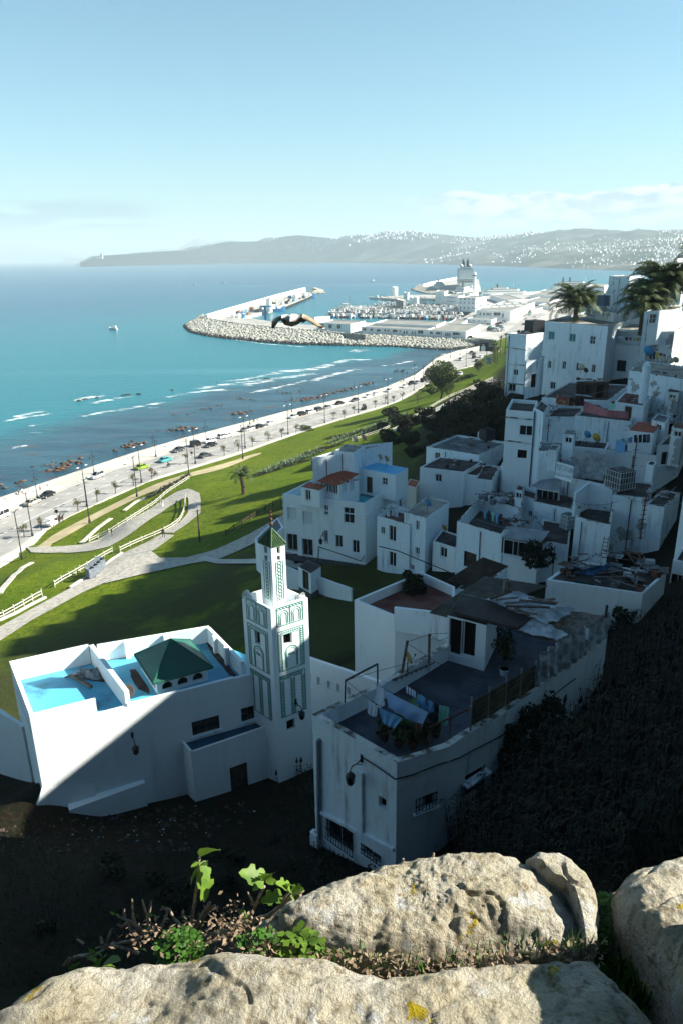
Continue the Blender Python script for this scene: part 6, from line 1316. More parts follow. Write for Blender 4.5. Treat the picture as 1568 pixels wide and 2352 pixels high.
cars=[(*r3(300,762),'black','hatchback','at the left end of the shore road'),(*r3(207,808),'beige','sedan','behind the leftmost black car'),(*r3(8,895),'white','van','cut off by the left edge of the photo'),(*r3(610,642),'silver','estate','driving alone before the lime taxi'),
    (*r3(895,585),'lime green','taxi','with a rider passing below it'),(*r3(1040,540),'turquoise','taxi','beside the motorcycle'),(*r3(1122,477),'dark grey','hatchback','in front of the turquoise taxi'),(*r3(1235,442),'black','van','third along the row past the turquoise taxi'),(*r3(1318,420),'white','sedan','between two dark cars'),(*r3(1324,447),'black','hatchback','on the inner lane below the white sedan'),(*r3(1288,512),'dark grey','sedan','alone on the inner lane near a lamp post'),(*r3(1405,392),'white','suv','ahead of the white sedan'),(*r3(1545,350),'grey','hatchback','under the twin lamp in mid road'),
    (*c4(135,300),'silver','estate','leading the middle pair of cars'),(*c4(190,286),'black','sedan','behind the silver estate car'),(*c4(250,268),'white','sedan','last of the middle three cars'),(*c4(8,338),'white','hatchback','just right of the white suv'),
    (*c4(373,233),'silver','sedan','first in the long queue past the middle'),(*c4(422,218),'black','estate','second in the long queue'),(*c4(467,206),'white','suv','third in the long queue'),(*c4(512,193),'dark grey','suv','fourth in the long queue'),(*c4(556,182),'grey','sedan','fifth in the long queue'),(*c4(625,158),'black','sedan','standing alone past the queue'),(*c4(706,141),'dark grey','sedan','before two white cars'),(*c4(777,120),'white','sedan','first of the two white cars far along'),(*c4(820,108),'white','hatchback','second of the two white cars far along'),(*c4(890,89),'silver','sedan','beside a bushy street tree'),(*c4(975,65),'white','sedan','before the far dark cars'),(*c4(1010,50),'black','suv','next to the far white sedan'),(*c4(1043,45),'grey','hatchback','between two far dark cars'),(*c4(1077,34),'black','van','last of the row left of the big tree'),
    (*rp(890,364),'white','van','turning at the far junction'),(*rp(1000,290),'black','sedan','upper car beside the billboard junction'),(*rp(1030,306),'dark grey','sedan','middle car beside the billboard junction'),(*rp(1030,342),'black','suv','lower dark car at the junction'),(*rp(1098,335),'white','sedan','next to the billboard'),(*rp(1056,377),'dark grey','hatchback','before the junction crossing'),(*rp(882,517),'white','hatchback','half behind the big round tree'),(*rp(975,250),'black','van','parked where the breakwater meets the road')]
RDP=resample([tuple(hit(*p))[:2] for p in RE],200)
def roaddir(x,y):
    i=int(np.argmin((RDP[:,0]-x)**2+(RDP[:,1]-y)**2));i=min(max(i,3),195);d=RDP[i+3]-RDP[i-3];return math.atan2(d[1],d[0])
random.seed(13)
for px_,py_,col,kind,where in cars:
    k=(col,'van' if kind == 'van' else 'suv' if kind in ('suv','estate') else 'car');q=hit(px_,py_+1.5)
    if k not in cp_: cp_[k]=car_proto(*k);o=cp_[k]
    else: o=copy_tree(cp_[k])
    o.location=(q.x,q.y,max(GM(q.x,q.y),4.0)+.07);o.rotation_euler=(0,0,roaddir(q.x,q.y)+(math.pi if random.random() < .4 else 0)+random.uniform(-.03,.03))
    tag(o,'%s %s %s' % (col,kind,where),'car','cars along the shore road')
# port and parking cars
random.seed(17);pc=[(random.uniform(1120,1160),random.uniform(736,762)) for _ in range(30)]+[(1195+random.uniform(-2,34),752-random.uniform(0,40)) for _ in range(14)]+[(random.uniform(1190,1250),random.uniform(700,716)) for _ in range(16)]
for px_,py_ in pc:
    col=random.choice(('white','white','silver','black','dark grey','turquoise'));k=(col,'car')
    if k not in cp_: cp_[k]=car_proto(*k);o=cp_[k]
    else: o=copy_tree(cp_[k])
    o.location=P(px_,py_,QZ+.07);o.rotation_euler=(0,0,random.choice((.5,2.1)));tag(o,'%s car parked between the port sheds and the road' % col,'car','cars parked in the port')
# motorcycle with rider, cyclist, donkey-sized cart
def person(q,label,top=(.02,.02,.025),legs=(.03,.03,.04),h=1.72,yaw=0.0,pose='walk',robe=False,group=None):
    import bmesh
    me=bpy.data.meshes.new('person');bm=bmesh.new();s=h/1.72;sp=.16 if pose == 'walk' else .02
    V={'pelvis': (0,0,.93),'chest': (0,0,1.28),'neck': (0,.0,1.47),'head': (0,.015,1.60),'crown': (0,.01,1.68),'shL': (-.19,0,1.40),'elL': (-.25,-.06*(sp > .1),1.13),'haL': (-.24,.08,.88),'shR': (.19,0,1.40),'elR': (.25,.05,1.13),'haR': (.24,-.1*(sp > .1),.88),'hiL': (-.10,0,.88),'knL': (-.11,sp*.8,.50),'anL': (-.11,sp,.08),'toL': (-.12,sp+.16,.04),'hiR': (.10,0,.88),'knR': (.11,-sp*.2,.49),'anR': (.11,-sp*1.3,.10),'toR': (.12,-sp*1.3+.15,.04)}
    if pose == 'sit': V.update({'knL': (-.12,.42,.90),'anL': (-.12,.42,.48),'toL': (-.12,.56,.44),'knR': (.12,.42,.90),'anR': (.12,.42,.48),'toR': (.12,.56,.44),'haL': (-.2,.4,1.1),'haR': (.2,.4,1.1)})
    R_={'pelvis': .15,'chest': .165,'neck': .06,'head': .105,'crown': .07,'shL': .07,'elL': .05,'haL': .045,'shR': .07,'elR': .05,'haR': .045,'hiL': .10,'knL': .065,'anL': .05,'toL': .04,'hiR': .10,'knR': .065,'anR': .05,'toR': .04}
    if robe: R_.update({'pelvis': .2,'hiL': .16,'hiR': .16,'knL': .17,'knR': .17,'anL': .15,'anR': .15})
    idx_={};SK=bm.verts.layers.skin.verify()
    for k in V:
        idx_[k]=bm.verts.new(Vector(V[k])*s);idx_[k][SK].radius=(R_[k]*s,R_[k]*s);idx_[k][SK].use_root=(k == 'pelvis')
    for a,b in (('pelvis','chest'),('chest','neck'),('neck','head'),('head','crown'),('chest','shL'),('shL','elL'),('elL','haL'),('chest','shR'),('shR','elR'),('elR','haR'),('pelvis','hiL'),('hiL','knL'),('knL','anL'),('anL','toL'),('pelvis','hiR'),('hiR','knR'),('knR','anR'),('anR','toR')): bm.edges.new((idx_[a],idx_[b]))
    bm.to_mesh(me);bm.free();o=bpy.data.objects.new('person',me);COL.objects.link(o)
    o.modifiers.new('skin','SKIN');ss=o.modifiers.new('sub','SUBSURF');ss.levels=1;ss.render_levels=1
    key='clothes_%d' % (hash((top,legs)) % 99991);m=bpy.data.materials.get(key)
    if not m:
        m=bpy.data.materials.new(key);m.use_nodes=True;t=m.node_tree;b=t.nodes['Principled BSDF'];b.inputs['Roughness'].default_value=.9
        tcn=N(t,'ShaderNodeTexCoord');sz=N(t,'ShaderNodeSeparateXYZ');t.links.new(tcn.outputs['Object'],sz.inputs[0]);z=sz.outputs[2]
        c=mixc(t,smooth(t,z,.94*s,.97*s),legs,top);c=mixc(t,smooth(t,z,1.49*s,1.50*s),c,(.22,.12,.08));c=mixc(t,smooth(t,z,1.63*s,1.645*s),c,(.02,.015,.012));t.links.new(c,b.inputs['Base Color'])
    me.materials.append(m);o.location=q;o.rotation_euler=(0,0,yaw);return tag(o,label,'person',group)
def foot(px_,py_,dz=.1): q=hit(px_,py_);return (q.x,q.y,q.z+dz)
person(foot(*r3(1022,827)),'person in a long white robe walking on the hairpin path',(.7,.7,.68),(.7,.7,.68),1.75,2.4,robe=True)
person(foot(*r3(1005,822)),'person in beige walking beside the one in the white robe',(.35,.28,.2),(.25,.2,.16),1.62,2.4)
person(foot(*r3(706,1014)),'person in dark clothes sitting on the rail above the lower bend',(.02,.02,.03),(.08,.08,.1),1.7,2.2)
person(foot(*r3(1028,1022)),'person in black standing by the fence on the shaded path',(.015,.015,.02),(.02,.02,.03),1.75,-2.5)
person(foot(*rp(720,855)),'person in black walking up the ridge path',(.012,.012,.014),(.015,.015,.02),1.75,2.6)
person(foot(*rp(755,835)),'person in red-brown top ahead on the ridge path',(.12,.03,.03),(.02,.02,.03),1.6,2.6)
prom=[(r3(122,750),'in grey leaning on the sea wall, left of a pair'),(r3(145,748),'in white leaning on the sea wall, right of a pair'),(r3(190,705),'in pale clothes standing on the sea wall'),(r3(257,727),'in pink strolling near the first lamp post'),(c4(130,248),'in black near the third sea-wall lamp'),(c4(160,258),'in brown beside the promenade kerb'),(c4(178,252),'in grey by the sea wall past the third lamp'),(c4(506,158),'in black walking by the queue, left of two'),(c4(516,158),'in black walking by the queue, right of two'),(c4(798,82),'in dark blue on the far promenade'),(c4(843,66),'in black looking over the far sea wall'),(c4(905,62),'in brown on the far promenade'),(rp(258,598),'in black, leftmost of a group on the promenade'),(rp(275,595),'in black, second of a group on the promenade'),(rp(290,592),'in black, third of a group on the promenade'),(rp(302,590),'in dark clothes, rightmost of a group on the promenade'),(rp(548,560),'in grey left of the big tree'),(rp(570,540),'in black just left of the big tree'),(rp(680,600-300),'in dark clothes at the far promenade bend'),(rp(790,290),'in black near the breakwater root'),(rp(830,290),'in brown near the breakwater root')]
for i,(p_,lb) in enumerate(prom): person(foot(p_[0],p_[1]+2,.15),'person '+lb,[(.015,.015,.02),(.3,.3,.3),(.5,.45,.42),(.05,.06,.1)][(3*i+1) % 4] if i > 4 else [(.2,.2,.22),(.6,.6,.6),(.55,.5,.45),(.5,.25,.25),(.02,.02,.02)][i],(.03,.03,.05),1.72,i*1.3)
def cycle(q,yaw,label,mcol,cat='motorcycle'):
    r=empty('motorcycle',q,label,cat,None,0);c=Vector(q);d=Vector((math.cos(yaw),math.sin(yaw),0));n=Vector((-d.y,d.x,0))
    for s in (-.62,.62):
        mb=MB();ctr=c+d*s+Vector((0,0,.32));pts=[ctr+d*math.cos(a)*.27+Vector((0,0,math.sin(a)*.27)) for a in [k*math.pi/6 for k in range(13)]];mb.tube(pts,.05,5,False);mb.build('wheel',TYRE,r)
    mb=MB();mb.bar(c-d*.5+Vector((0,0,.75)),c+d*.15+Vector((0,0,.8)),.26,.14);mb.bar(c-d*.3+Vector((0,0,.5)),c+d*.3+Vector((0,0,.5)),.24,.3);mb.bar(c+d*.62+Vector((0,0,.32)),c+d*.4+Vector((0,0,.98)),.06);mb.bar(c+d*.4-n*.32+Vector((0,0,1.0)),c+d*.4+n*.32+Vector((0,0,1.0)),.04);mb.build('body',mcol,r)
mq=foot(*r3(1058,580),.08);cycle(mq,roaddir(mq[0],mq[1]),'dark motorcycle ridden beside the turquoise taxi',IRON);person((mq[0],mq[1],mq[2]-.05),'rider in dark jacket sitting on the motorcycle',(.03,.02,.02),(.03,.03,.04),1.7,roaddir(mq[0],mq[1])-1.57,'sit')
mq=foot(*r3(977,634),.08);cycle(mq,roaddir(mq[0],mq[1]),'small scooter ridden near the inner kerb',IRON,'scooter');person((mq[0],mq[1],mq[2]-.05),'rider in a red jacket sitting on the scooter',(.35,.04,.03),(.03,.03,.05),1.65,roaddir(mq[0],mq[1])-1.57,'sit')
# horse carriage parked near the round sign
cq=foot(*r3(330,950),.08);cr_=empty('carriage',cq,'white open horse carriage waiting by the kerb','carriage');a_=roaddir(cq[0],cq[1]);d=Vector((math.cos(a_),math.sin(a_),0));n=Vector((-d.y,d.x,0));c=Vector(cq)
mb=MB();mb.box(c+Vector((0,0,.75)),(2.4,1.5,.5),a_);mb.build('tub',PORTW,cr_);mb=MB();mb.box(c+Vector((0,0,2.0)),(2.3,1.6,.08),a_)
for s in (-1,1):
    for e_ in (-1,1): mb.bar(c+d*s*1.1+n*e_*.7+Vector((0,0,.9)),c+d*s*1.1+n*e_*.7+Vector((0,0,2)),.05)
mb.build('canopy',PORTW,cr_)
for s in (-.8,.8):
    for e_ in (-.8,.8): mb=MB();pts=[c+d*(s+math.cos(a)*.42)+n*e_+Vector((0,0,.45+math.sin(a)*.42)) for a in [k*math.pi/6 for k in range(13)]];mb.tube(pts,.045,5,False);mb.build('wheel',IRON,cr_)
def horse(q,yaw,label):
    import bmesh
    me=bpy.data.meshes.new('horse');bm=bmesh.new()
    V=[('ch',(.45,0,1.2),.27),('be',(0,0,1.15),.27),('ru',(-.5,0,1.25),.27),('nb',(.75,0,1.5),.15),('nk',(.98,0,1.75),.11),('po',(1.05,0,1.88),.1),('mz',(1.38,0,1.62),.075),('ta',(-.8,0,1.15),.05),('te',(-.85,0,.7),.04)]
    E=[('ch','be'),('be','ru'),('ch','nb'),('nb','nk'),('nk','po'),('po','mz'),('ru','ta'),('ta','te')]
    for s,nm in ((-1,'l'),(1,'r')):
        V += [('fs'+nm,(.5,s*.15,.95),.11),('fk'+nm,(.52,s*.15,.52),.06),('ff'+nm,(.5,s*.15,.06),.055),('hs'+nm,(-.5,s*.16,.95),.15),('hk'+nm,(-.66,s*.16,.55),.065),('hf'+nm,(-.56,s*.16,.06),.055)]
        E += [('ch','fs'+nm),('fs'+nm,'fk'+nm),('fk'+nm,'ff'+nm),('ru','hs'+nm),('hs'+nm,'hk'+nm),('hk'+nm,'hf'+nm)]
    SK=bm.verts.layers.skin.verify();ix={k: bm.verts.new(v) for k,v,r in V}
    for k,v,r in V: ix[k][SK].radius=(r,r);ix[k][SK].use_root=(k == 'be')
    for a,b in E: bm.edges.new((ix[a],ix[b]))
    bm.to_mesh(me);bm.free();o=bpy.data.objects.new('horse',me);COL.objects.link(o)
    o.modifiers.new('s','SKIN');u=o.modifiers.new('u','SUBSURF');u.levels=1;u.render_levels=1;me.materials.append(mat('dark_horse',(.03,.018,.012)));o.location=q;o.rotation_euler=(0,0,yaw);return tag(o,label,'horse')
for s,lb in ((-.45,'dark horse harnessed on the sea side of the carriage'),(.45,'dark horse harnessed on the lawn side of the carriage')): q=c+d*2.4-n*s;horse((q.x,q.y,q.z-.02),a_,lb)
# ---------------------------------------------------------------- lamp posts
LP=mat('lamp_post_iron',(.03,.035,.035),None,rough=.6)
def lamp_tall():
    r=empty('street_lamp',(0,0,0));mb=MB();mb.lathe((0,0,0),[(.24,0),(.22,.5),(.12,.9),(.09,3),(.07,8.6)],8);mb.build('pole',LP,r)
    for s in (-1,1): mb=MB();mb.tube([(0,0,8.3),(s*.5,0,8.7),(s*1.1,0,8.75)],.045,5);mb.build('arm',LP,r);mb=MB();mb.box((s*1.25,0,8.7),(.75,.3,.14),taper=.8);mb.build('lamp_head',LAMPW,r)
    return r
def lamp_sea():
    r=empty('street_lamp',(0,0,0));mb=MB();mb.lathe((0,0,0),[(.28,0),(.26,.5),(.13,.9),(.09,1.6),(.07,6.2),(.02,7.4)],8);mb.build('pole',LP,r)
    for s in (-1,1):
        mb=MB();mb.tube([(0,0,5.0),(s*.4,0,5.35),(s*.8,0,5.2),(s*.8,0,4.9)],.04,5);a=mb.build('arm',LP,r);mb=MB();mb.lathe((s*.8,0,4.45),[(.06,0),(.13,.05),(.19,.32),(.22,.38),(.05,.55)],6);mb.build('lantern',LP,r)
    return r
lt_,ls_=lamp_tall(),lamp_sea();ul={0: False,1: False}
lamps=[(0,*r3(142,1155),'tall twin lamp at the lower left beside the sandy verge'),(0,*r3(207,1015),'tall twin lamp near the round road sign'),(0,*r3(548,827),'tall twin lamp with a dark base above the sandy path'),(0,*r3(565,928),'tall twin lamp standing between lawn and sandy path'),(0,*r3(862,766),'tall twin lamp left of the hairpin fence'),(0,*r3(890,677),'tall twin lamp before the lime taxi'),(0,*r3(1187,628),'tall twin lamp where the rail fence begins'),(0,*r3(1228,558),'tall twin lamp by the turquoise taxi'),(0,*r3(1525,527),'tall twin lamp over the lawn palm'),(0,*r3(1540,462),'tall twin lamp just behind the one over the palm'),(0,*c4(345,328),'tall twin lamp left of the round hedge bush'),(0,*c4(543,265),'tall twin lamp at the end of the long queue'),(0,*c4(725,210),'tall twin lamp past the dark round shrub'),(0,*c4(885,162),'tall twin lamp among the bushy street trees'),(0,*rp(403,690),'tall twin lamp below the big tree row of cars'),(0,*rp(128,832),'tall twin lamp beside the two bushy street trees'),(0,*rp(945,440),'tall twin lamp on the far traffic island'),
    (1,*r3(238,776),'sea-wall lantern post at the left end'),(1,*r3(593,622),'sea-wall lantern post second from the left'),(1,*r3(980,516),'sea-wall lantern post third from the left'),(1,*r3(1297,418),'sea-wall lantern post fourth from the left'),(1,*c4(137,272),'sea-wall lantern post fifth from the left'),(1,*c4(365,205),'sea-wall lantern post sixth from the left'),(1,*c4(537,160),'sea-wall lantern post seventh from the left'),(1,*c4(703,112),'sea-wall lantern post eighth from the left'),(1,*c4(865,72),'sea-wall lantern post ninth from the left'),(1,*rp(328,615),'sea-wall lantern post near the group of people'),(1,*rp(498,556),'sea-wall lantern post left of the big tree'),(1,*rp(597,480),'sea-wall lantern post behind the big tree'),(1,*rp(783,345),'sea-wall lantern post at the far bend'),(1,*rp(882,318),'sea-wall lantern post nearest the breakwater')]
for k,px_,py_,lb in lamps:
    base=(lt_,ls_)[k];o=base if not ul[k] else copy_tree(base);ul[k]=True;q=hit(px_,py_);o.location=(q.x,q.y,q.z+.05);o.rotation_euler=(0,0,roaddir(q.x,q.y));s=1.0 if k else 1.15;o.scale=(s,s,s);tag(o,lb,'street lamp','street lamps along the shore road')
mb=MB();q=hit(*r3(367,925));mb.tube([(q.x,q.y,q.z),(q.x,q.y,q.z+2.6)],.04,6);mb.tube([(q.x-.02,q.y-.06,q.z+2.7),(q.x-.02,q.y-.02,q.z+2.7)],.42,14);tag(mb.build('road_sign',LP),'round dark road sign seen from behind near the carriage','road sign')
mb=MB();q=hit(*r3(1208,535));mb.tube([(q.x,q.y,q.z),(q.x,q.y,q.z+2.2)],.04,6);mb.tube([(q.x,q.y-.06,q.z+2.3),(q.x,q.y-.02,q.z+2.3)],.38,14);tag(mb.build('road_sign',LP),'round dark road sign by the turquoise taxi lane','road sign')
up_=MB();q=hit(*r3(1255,1050));t_=PY(*r3(1247,843),q.y);up_.tube([(q.x,q.y,q.z-.2),(q.x+.05,q.y,t_.z)],[.16,.10],8);up_.bar((q.x-.3,q.y,t_.z-.3),(q.x+.4,q.y,t_.z-.2),.08);tag(up_.build('utility_pole',WOODD),'dark wooden utility pole on the lawn at the hairpin','pole')
# billboard and signs at the junction
bbq=hit(*rp(1160,352));bb=empty('billboard',tuple(bbq),'dark billboard with white 5G lettering and a figure in white','billboard');mb=MB();mb.tube([bbq,bbq+Vector((0,0,4))],.18,8);mb.build('post',LP,bb)
mb=MB();mb.box(bbq+Vector((0,0,6.2)),(8.0,.3,4.6));mb.build('panel',mat('billboard_black',(.02,.02,.025)),bb)
cu=bpy.data.curves.new('lettering','FONT');cu.body='5G';cu.size=2.6;cu.extrude=.02;tq=bpy.data.objects.new('lettering',cu);COL.objects.link(tq);to=bpy.data.objects.new('lettering',bpy.data.meshes.new_from_object(tq.evaluated_get(bpy.context.evaluated_depsgraph_get())));bpy.data.objects.remove(tq);COL.objects.link(to);setp(to,bb);to.location=(.6,-.2,6.2);to.rotation_euler=(math.pi/2,0,0);to.data.materials.append(mat('letter_white',(.8,.8,.8)))
mb=MB()
mb.add([bbq+Vector((x,-.18,4.0+z)) for x,z in ((-3.2,0),(-1,0),(-.9,1.8),(-1.2,2.6),(-1.8,2.8),(-1.8,3.6),(-2.4,3.6),(-2.4,2.8),(-3,2.6),(-3.3,1.8))],[list(range(10))[::-1]]);mb.build('printed_figure',mat('letter_white',(.8,.8,.8)),bb)
mb=MB();q=hit(*rp(1183,430));mb.tube([q,q+Vector((0,0,1))],.1,6);mb.box(q+Vector((0,0,2.6)),(1.9,.25,3));tag(mb.build('poster_stand',mat('poster_blue',(.05,.15,.35),(.4,.4,.42),1.2)),'upright blue and white poster stand by the junction path','poster stand')
# ---------------------------------------------------------------- wooden rail fences
RAILW=mat('white_rail_wood',(.62,.60,.50),(.45,.42,.34),3,.8)
def rail_fence(pts,label,n,m=RAILW,h=1.05):
    W=[tuple(hit(*p))[:2] for p in pts];W=resample(W,n+1);root=empty('rail_fence',(W[0][0],W[0][1],GM(*W[0])),label,'fence')
    T=[Vector((a[0],a[1],GM(a[0],a[1]))) for a in W]
    for i,p in enumerate(T): mb=MB();mb.box(p+Vector((0,0,h/2)),(.15,.15,h+.2));mb.build('post',m,root)
    for a,b in zip(T[:-1],T[1:]):
        for z in (.42,.86): mb=MB();mb.bar(a+Vector((0,0,z)),b+Vector((0,0,z)),.08,.13);mb.build('rail',m,root)
rail_fence([r3(562,1052),r3(620,1025),r3(700,990),r3(800,925),r3(900,860),r3(1000,790),r3(1050,745),r3(1110,705),r3(1188,655)],'pale rail fence climbing along the upper side of the hairpin path',20)
rail_fence([r3(755,1112),r3(840,1070),r3(920,1035),r3(1010,1000),r3(1100,950),r3(1135,915),r3(1160,850),r3(1165,775)],'pale rail fence along the inner side of the hairpin',15)
rail_fence([r3(345,1332),r3(405,1292),r3(465,1262),r3(520,1225),r3(575,1195),r3(620,1165),r3(665,1138),r3(707,1115)],'pale rail fence above the waste bins',8)
rail_fence([r3(-60,1560),r3(5,1535),r3(70,1500),r3(137,1462),r3(203,1422),r3(265,1388)],'pale rail fence at the lower left corner of the lawn',5)
rail_fence([rp(400,985),rp(440,955)],'short pale rail fence end near the agave bed',2)
rail_fence([c4(690,365),c4(780,335),c4(860,308),c4(905,285)],'pale rail fence behind the tall roof block',8)
rail_fence([rp(330,1000),rp(400,970),rp(480,925),rp(560,885),rp(630,840),rp(700,800),rp(760,770)],'pale rail fence along the ridge path',12)
rail_fence([rp(770,765),rp(830,735),rp(870,722),rp(960,685),rp(1060,640),rp(1150,605),rp(1225,570)],'pale rail fence beyond the ridge path walkers',14)
rail_fence([(520,1292-60),(560,1205),(600,1180),(645,1155)],'dark rail fence on the shaded slope left of the white house',7,WOODD)
# concrete drain edges on the lawn
def kerbline(pts,label,w_=.35,h_=.3,m=KERB):
    W=resample([tuple(hit(*p))[:2] for p in pts],24);mb=MB()
    for a,b in zip(W[:-1],W[1:]): mb.bar((a[0],a[1],GM(*a)+h_*.3),(b[0],b[1],GM(*b)+h_*.3),w_,h_)
    return tag(mb.build('kerb',m),label,None,None,'structure')
kerbline([r3(510,1058),r3(560,1015),r3(620,960),r3(700,903)],'pale drain edge',.9);kerbline([r3(780,855),r3(860,795),r3(940,765),r3(1040,705),r3(1100,680)],'pale drain edge',.8)
kerbline([r3(0,1545),r3(100,1500),r3(200,1445),r3(290,1400)],'low white kerb',.35,.4);kerbline([r3(440,1340),r3(500,1300),r3(550,1275)],'low white kerb',.35,.4);kerbline([r3(640,1212),r3(700,1165),r3(770,1120)],'low white kerb',.35,.4)
kerbline([r3(0,1375),r3(40,1320),r3(80,1275),r3(140,1215),r3(205,1180)],'pale drain edge',.8)
# waste bins
def bin_():
    r=empty('waste_bin',(0,0,0));m=mat('grey_blue_bin',(.13,.16,.19),(.2,.22,.25),2,.6);mb=MB()
    for dx,dy,sx_,sy_ in ((-.42,0,.06,.9),(.42,0,.06,.9),(0,-.42,.78,.06),(0,.42,.78,.06)): mb.box((dx,dy,.75),(sx_,sy_,1.15))
    mb.box((0,0,.2),(.8,.8,.06));mb.build('bin_body',m,r);mb=MB();mb.box((0,.44,1.45),(.9,.06,.34),rx=.3);mb.build('lid',m,r)
    for dx in (-.35,.35): mb=MB();mb.tube([(dx-.04,-.35,.1),(dx+.04,-.35,.1)],.1,8);mb.build('wheel',TYRE,r)
    return r
b0_=bin_()
for i,(x_,y_,lb) in enumerate(((575,1275,'nearest and largest looking grey-blue waste bin of the row'),(598,1255,'second grey-blue waste bin of the row from the front'),(617,1238,'third grey-blue waste bin of the row from the front'),(637,1218,'farthest grey-blue waste bin of the row'))):
    o=b0_ if i == 0 else copy_tree(b0_);q=hit(*r3(x_,y_));o.location=(q.x,q.y,q.z+.05);o.rotation_euler=(0,0,.9);o.scale=(1.25,)*3;tag(o,lb,'waste bin','waste bins beside the flagstone path')
for i,(x_,y_,lb) in enumerate(((320,690,'white stone bench near the first lantern post'),(805,562,'white stone bench before the lime taxi'),(1055,450,'white stone bench by the third lantern post'),(790,510,'low white block against the sea wall'),(400,637,'long low white block lying against the sea wall'))):
    q=hit(*r3(x_,y_));a_=roaddir(q.x,q.y);mb=MB();mb.box((q.x,q.y,q.z+.48),(2.0,.6,.14),a_);mb.box((q.x-.6*math.cos(a_),q.y-.6*math.sin(a_),q.z+.25),(.25,.5,.42),a_);mb.box((q.x+.6*math.cos(a_),q.y+.6*math.sin(a_),q.z+.25),(.25,.5,.42),a_);tag(mb.build('bench',PORTW),lb,'bench')
# ---------------------------------------------------------------- vegetation
PALMG=mat('palm_green',(.045,.075,.018),(.10,.12,.03),1.5,.6,lo=.4,hi=.7);TRUNK=mat('palm_trunk',(.12,.085,.055),(.05,.035,.025),4,.95,.03,8)
LEAFM=mat('tree_leaf',(.05,.085,.015),(.11,.13,.03),.7,.7,lo=.4,hi=.7);BARK=mat('bark',(.10,.075,.055),(.05,.035,.028),3,.95)
DARKL=mat('dark_shrub_leaf',(.012,.018,.006),(.03,.034,.012),.6,.8);OLIVE=mat('olive_leaf',(.16,.13,.05),(.09,.09,.03),1,.8)
def frond_mesh(m,L=3.6,droop=1.0,seed=0):
    rnd=random.Random(seed);mb=MB();pts=[]
    n=14
    for i in range(n+1):
        t=i/n;a=1.0-droop*1.9*t*t;pts.append(Vector((0,0,0)) if i == 0 else pts[-1]+Vector((math.cos(a),0,math.sin(a)))*L/n)
    mb.tube(pts,[.035*(1-.8*i/n) for i in range(n+1)],4)
    for i in range(2,n+1):
        for s in (-1,1):
            for k in (0,.5):
                p=pts[i-1].lerp(pts[i],k);t=(i-1+k)/n;ln=L*.19*math.sin(math.pi*min(1,.12+t*.85))**.6+.1;d=(pts[i]-pts[i-1]).normalized()
                e_=p+d*ln*.55+Vector((0,s*ln*.8,-ln*.28+rnd.uniform(-.05,.05)));w=d*L*.013
                mb.face([p-w,p+w,e_+w*.4,e_-w*.4])
    o=mb.build('frond',m);me=o.data;bpy.data.objects.remove(o);return me
FR_={}
def palm(q,h,L,n,label,m=PALMG,lean=0.0,tr=.3,seed=0,group=None):
    rnd=random.Random(seed);r=empty('palm_tree',tuple(q),label,'palm tree',group);mb=MB();q=Vector(q)
    mb.tube([q+Vector((lean*t*t*h,0,h*t)) for t in (0,.1,.3,.5,.7,.9,1)],[tr*1.2,tr,tr*.9,tr*.85,tr*.9,tr*1.05,tr*.9],10);mb.build('trunk',TRUNK,r)
    if h > 1:
        mb=MB()
        for k in range(int(h/.22)):
            t=k*.22/h;c=q+Vector((lean*t*t*h,0,h*t))
            for j in range(6): a=j*1.047+k*.5;mb.box(c+Vector((math.cos(a)*tr,math.sin(a)*tr,.05)),(.14,.14,.12),a,taper=.5)
        o=mb.build('trunk_stubs',TRUNK,r);o['kind']='stuff'
    top=Vector((lean*h,0,h))
    for i in range(n):
        v=i % 3;key=(m.name,round(L,1),v)
        if key not in FR_: FR_[key]=frond_mesh(m,L,(.75,.95,1.15)[v],v)
        o=bpy.data.objects.new('frond',FR_[key]);COL.objects.link(o);setp(o,r);t=(i+.5)/n;o.location=top;o.rotation_euler=(rnd.uniform(-.2,.2),.75-1.35*(1-t)**.8*1.0+rnd.uniform(-.12,.12),i*2.399);s=rnd.uniform(.8,1.1);o.scale=(s,s,s)
    mb=MB()
    for k in range(5): a=k*1.3;mb.tube([q+top+Vector((0,0,-.1)),q+top+Vector((math.cos(a)*.5,math.sin(a)*.5,-.25)),q+top+Vector((math.cos(a)*.75,math.sin(a)*.75,-.7))],.05,4)
    mb.build('fruit_stalks',mat('orange_fruit',(.35,.20,.03)),r)
q=hit(*r3(1530,745));palm(q,PY(*r3(1505,640),q.y).z-q.z,3.4,30,'lone date palm standing on the sunny lawn',tr=.38,lean=-.06,seed=3)
def palm_at(px_,py_,y,h,L,n,label,seed,tr=.38): c=PY(px_,py_,y);palm(Vector((c.x,c.y,c.z-h)),h,L,n,label,tr=tr,seed=seed)
palm_at(1322,708,138,5,6.4,84,'bushy palm rising behind the big white house',1);palm_at(1520,676,126,7,7.6,110,'largest palm at the right skyline',2);palm_at(1476,712,122,4,5.8,72,'smaller palm below and left of the largest palm',4)
palm_at(1585,596,125,8,3.6,24,'palm whose frond tips enter at the right edge',5)
for i,(x_,y_,h_) in enumerate(((1225,385,7.5),(1237,392,9),(1250,400,8),(1270,410,6.5),(1300,320,8.5),(1352,310,9))):
    q=hit(*rp(x_,y_));palm(q,h_,1.9,16,'slim young palm %s beside the billboard lawn' % ['first from the billboard','second from the billboard','third from the billboard','fourth from the billboard','set back near the road','nearest the tower house'][i],seed=10+i,tr=.16,group='slim palms by the billboard')
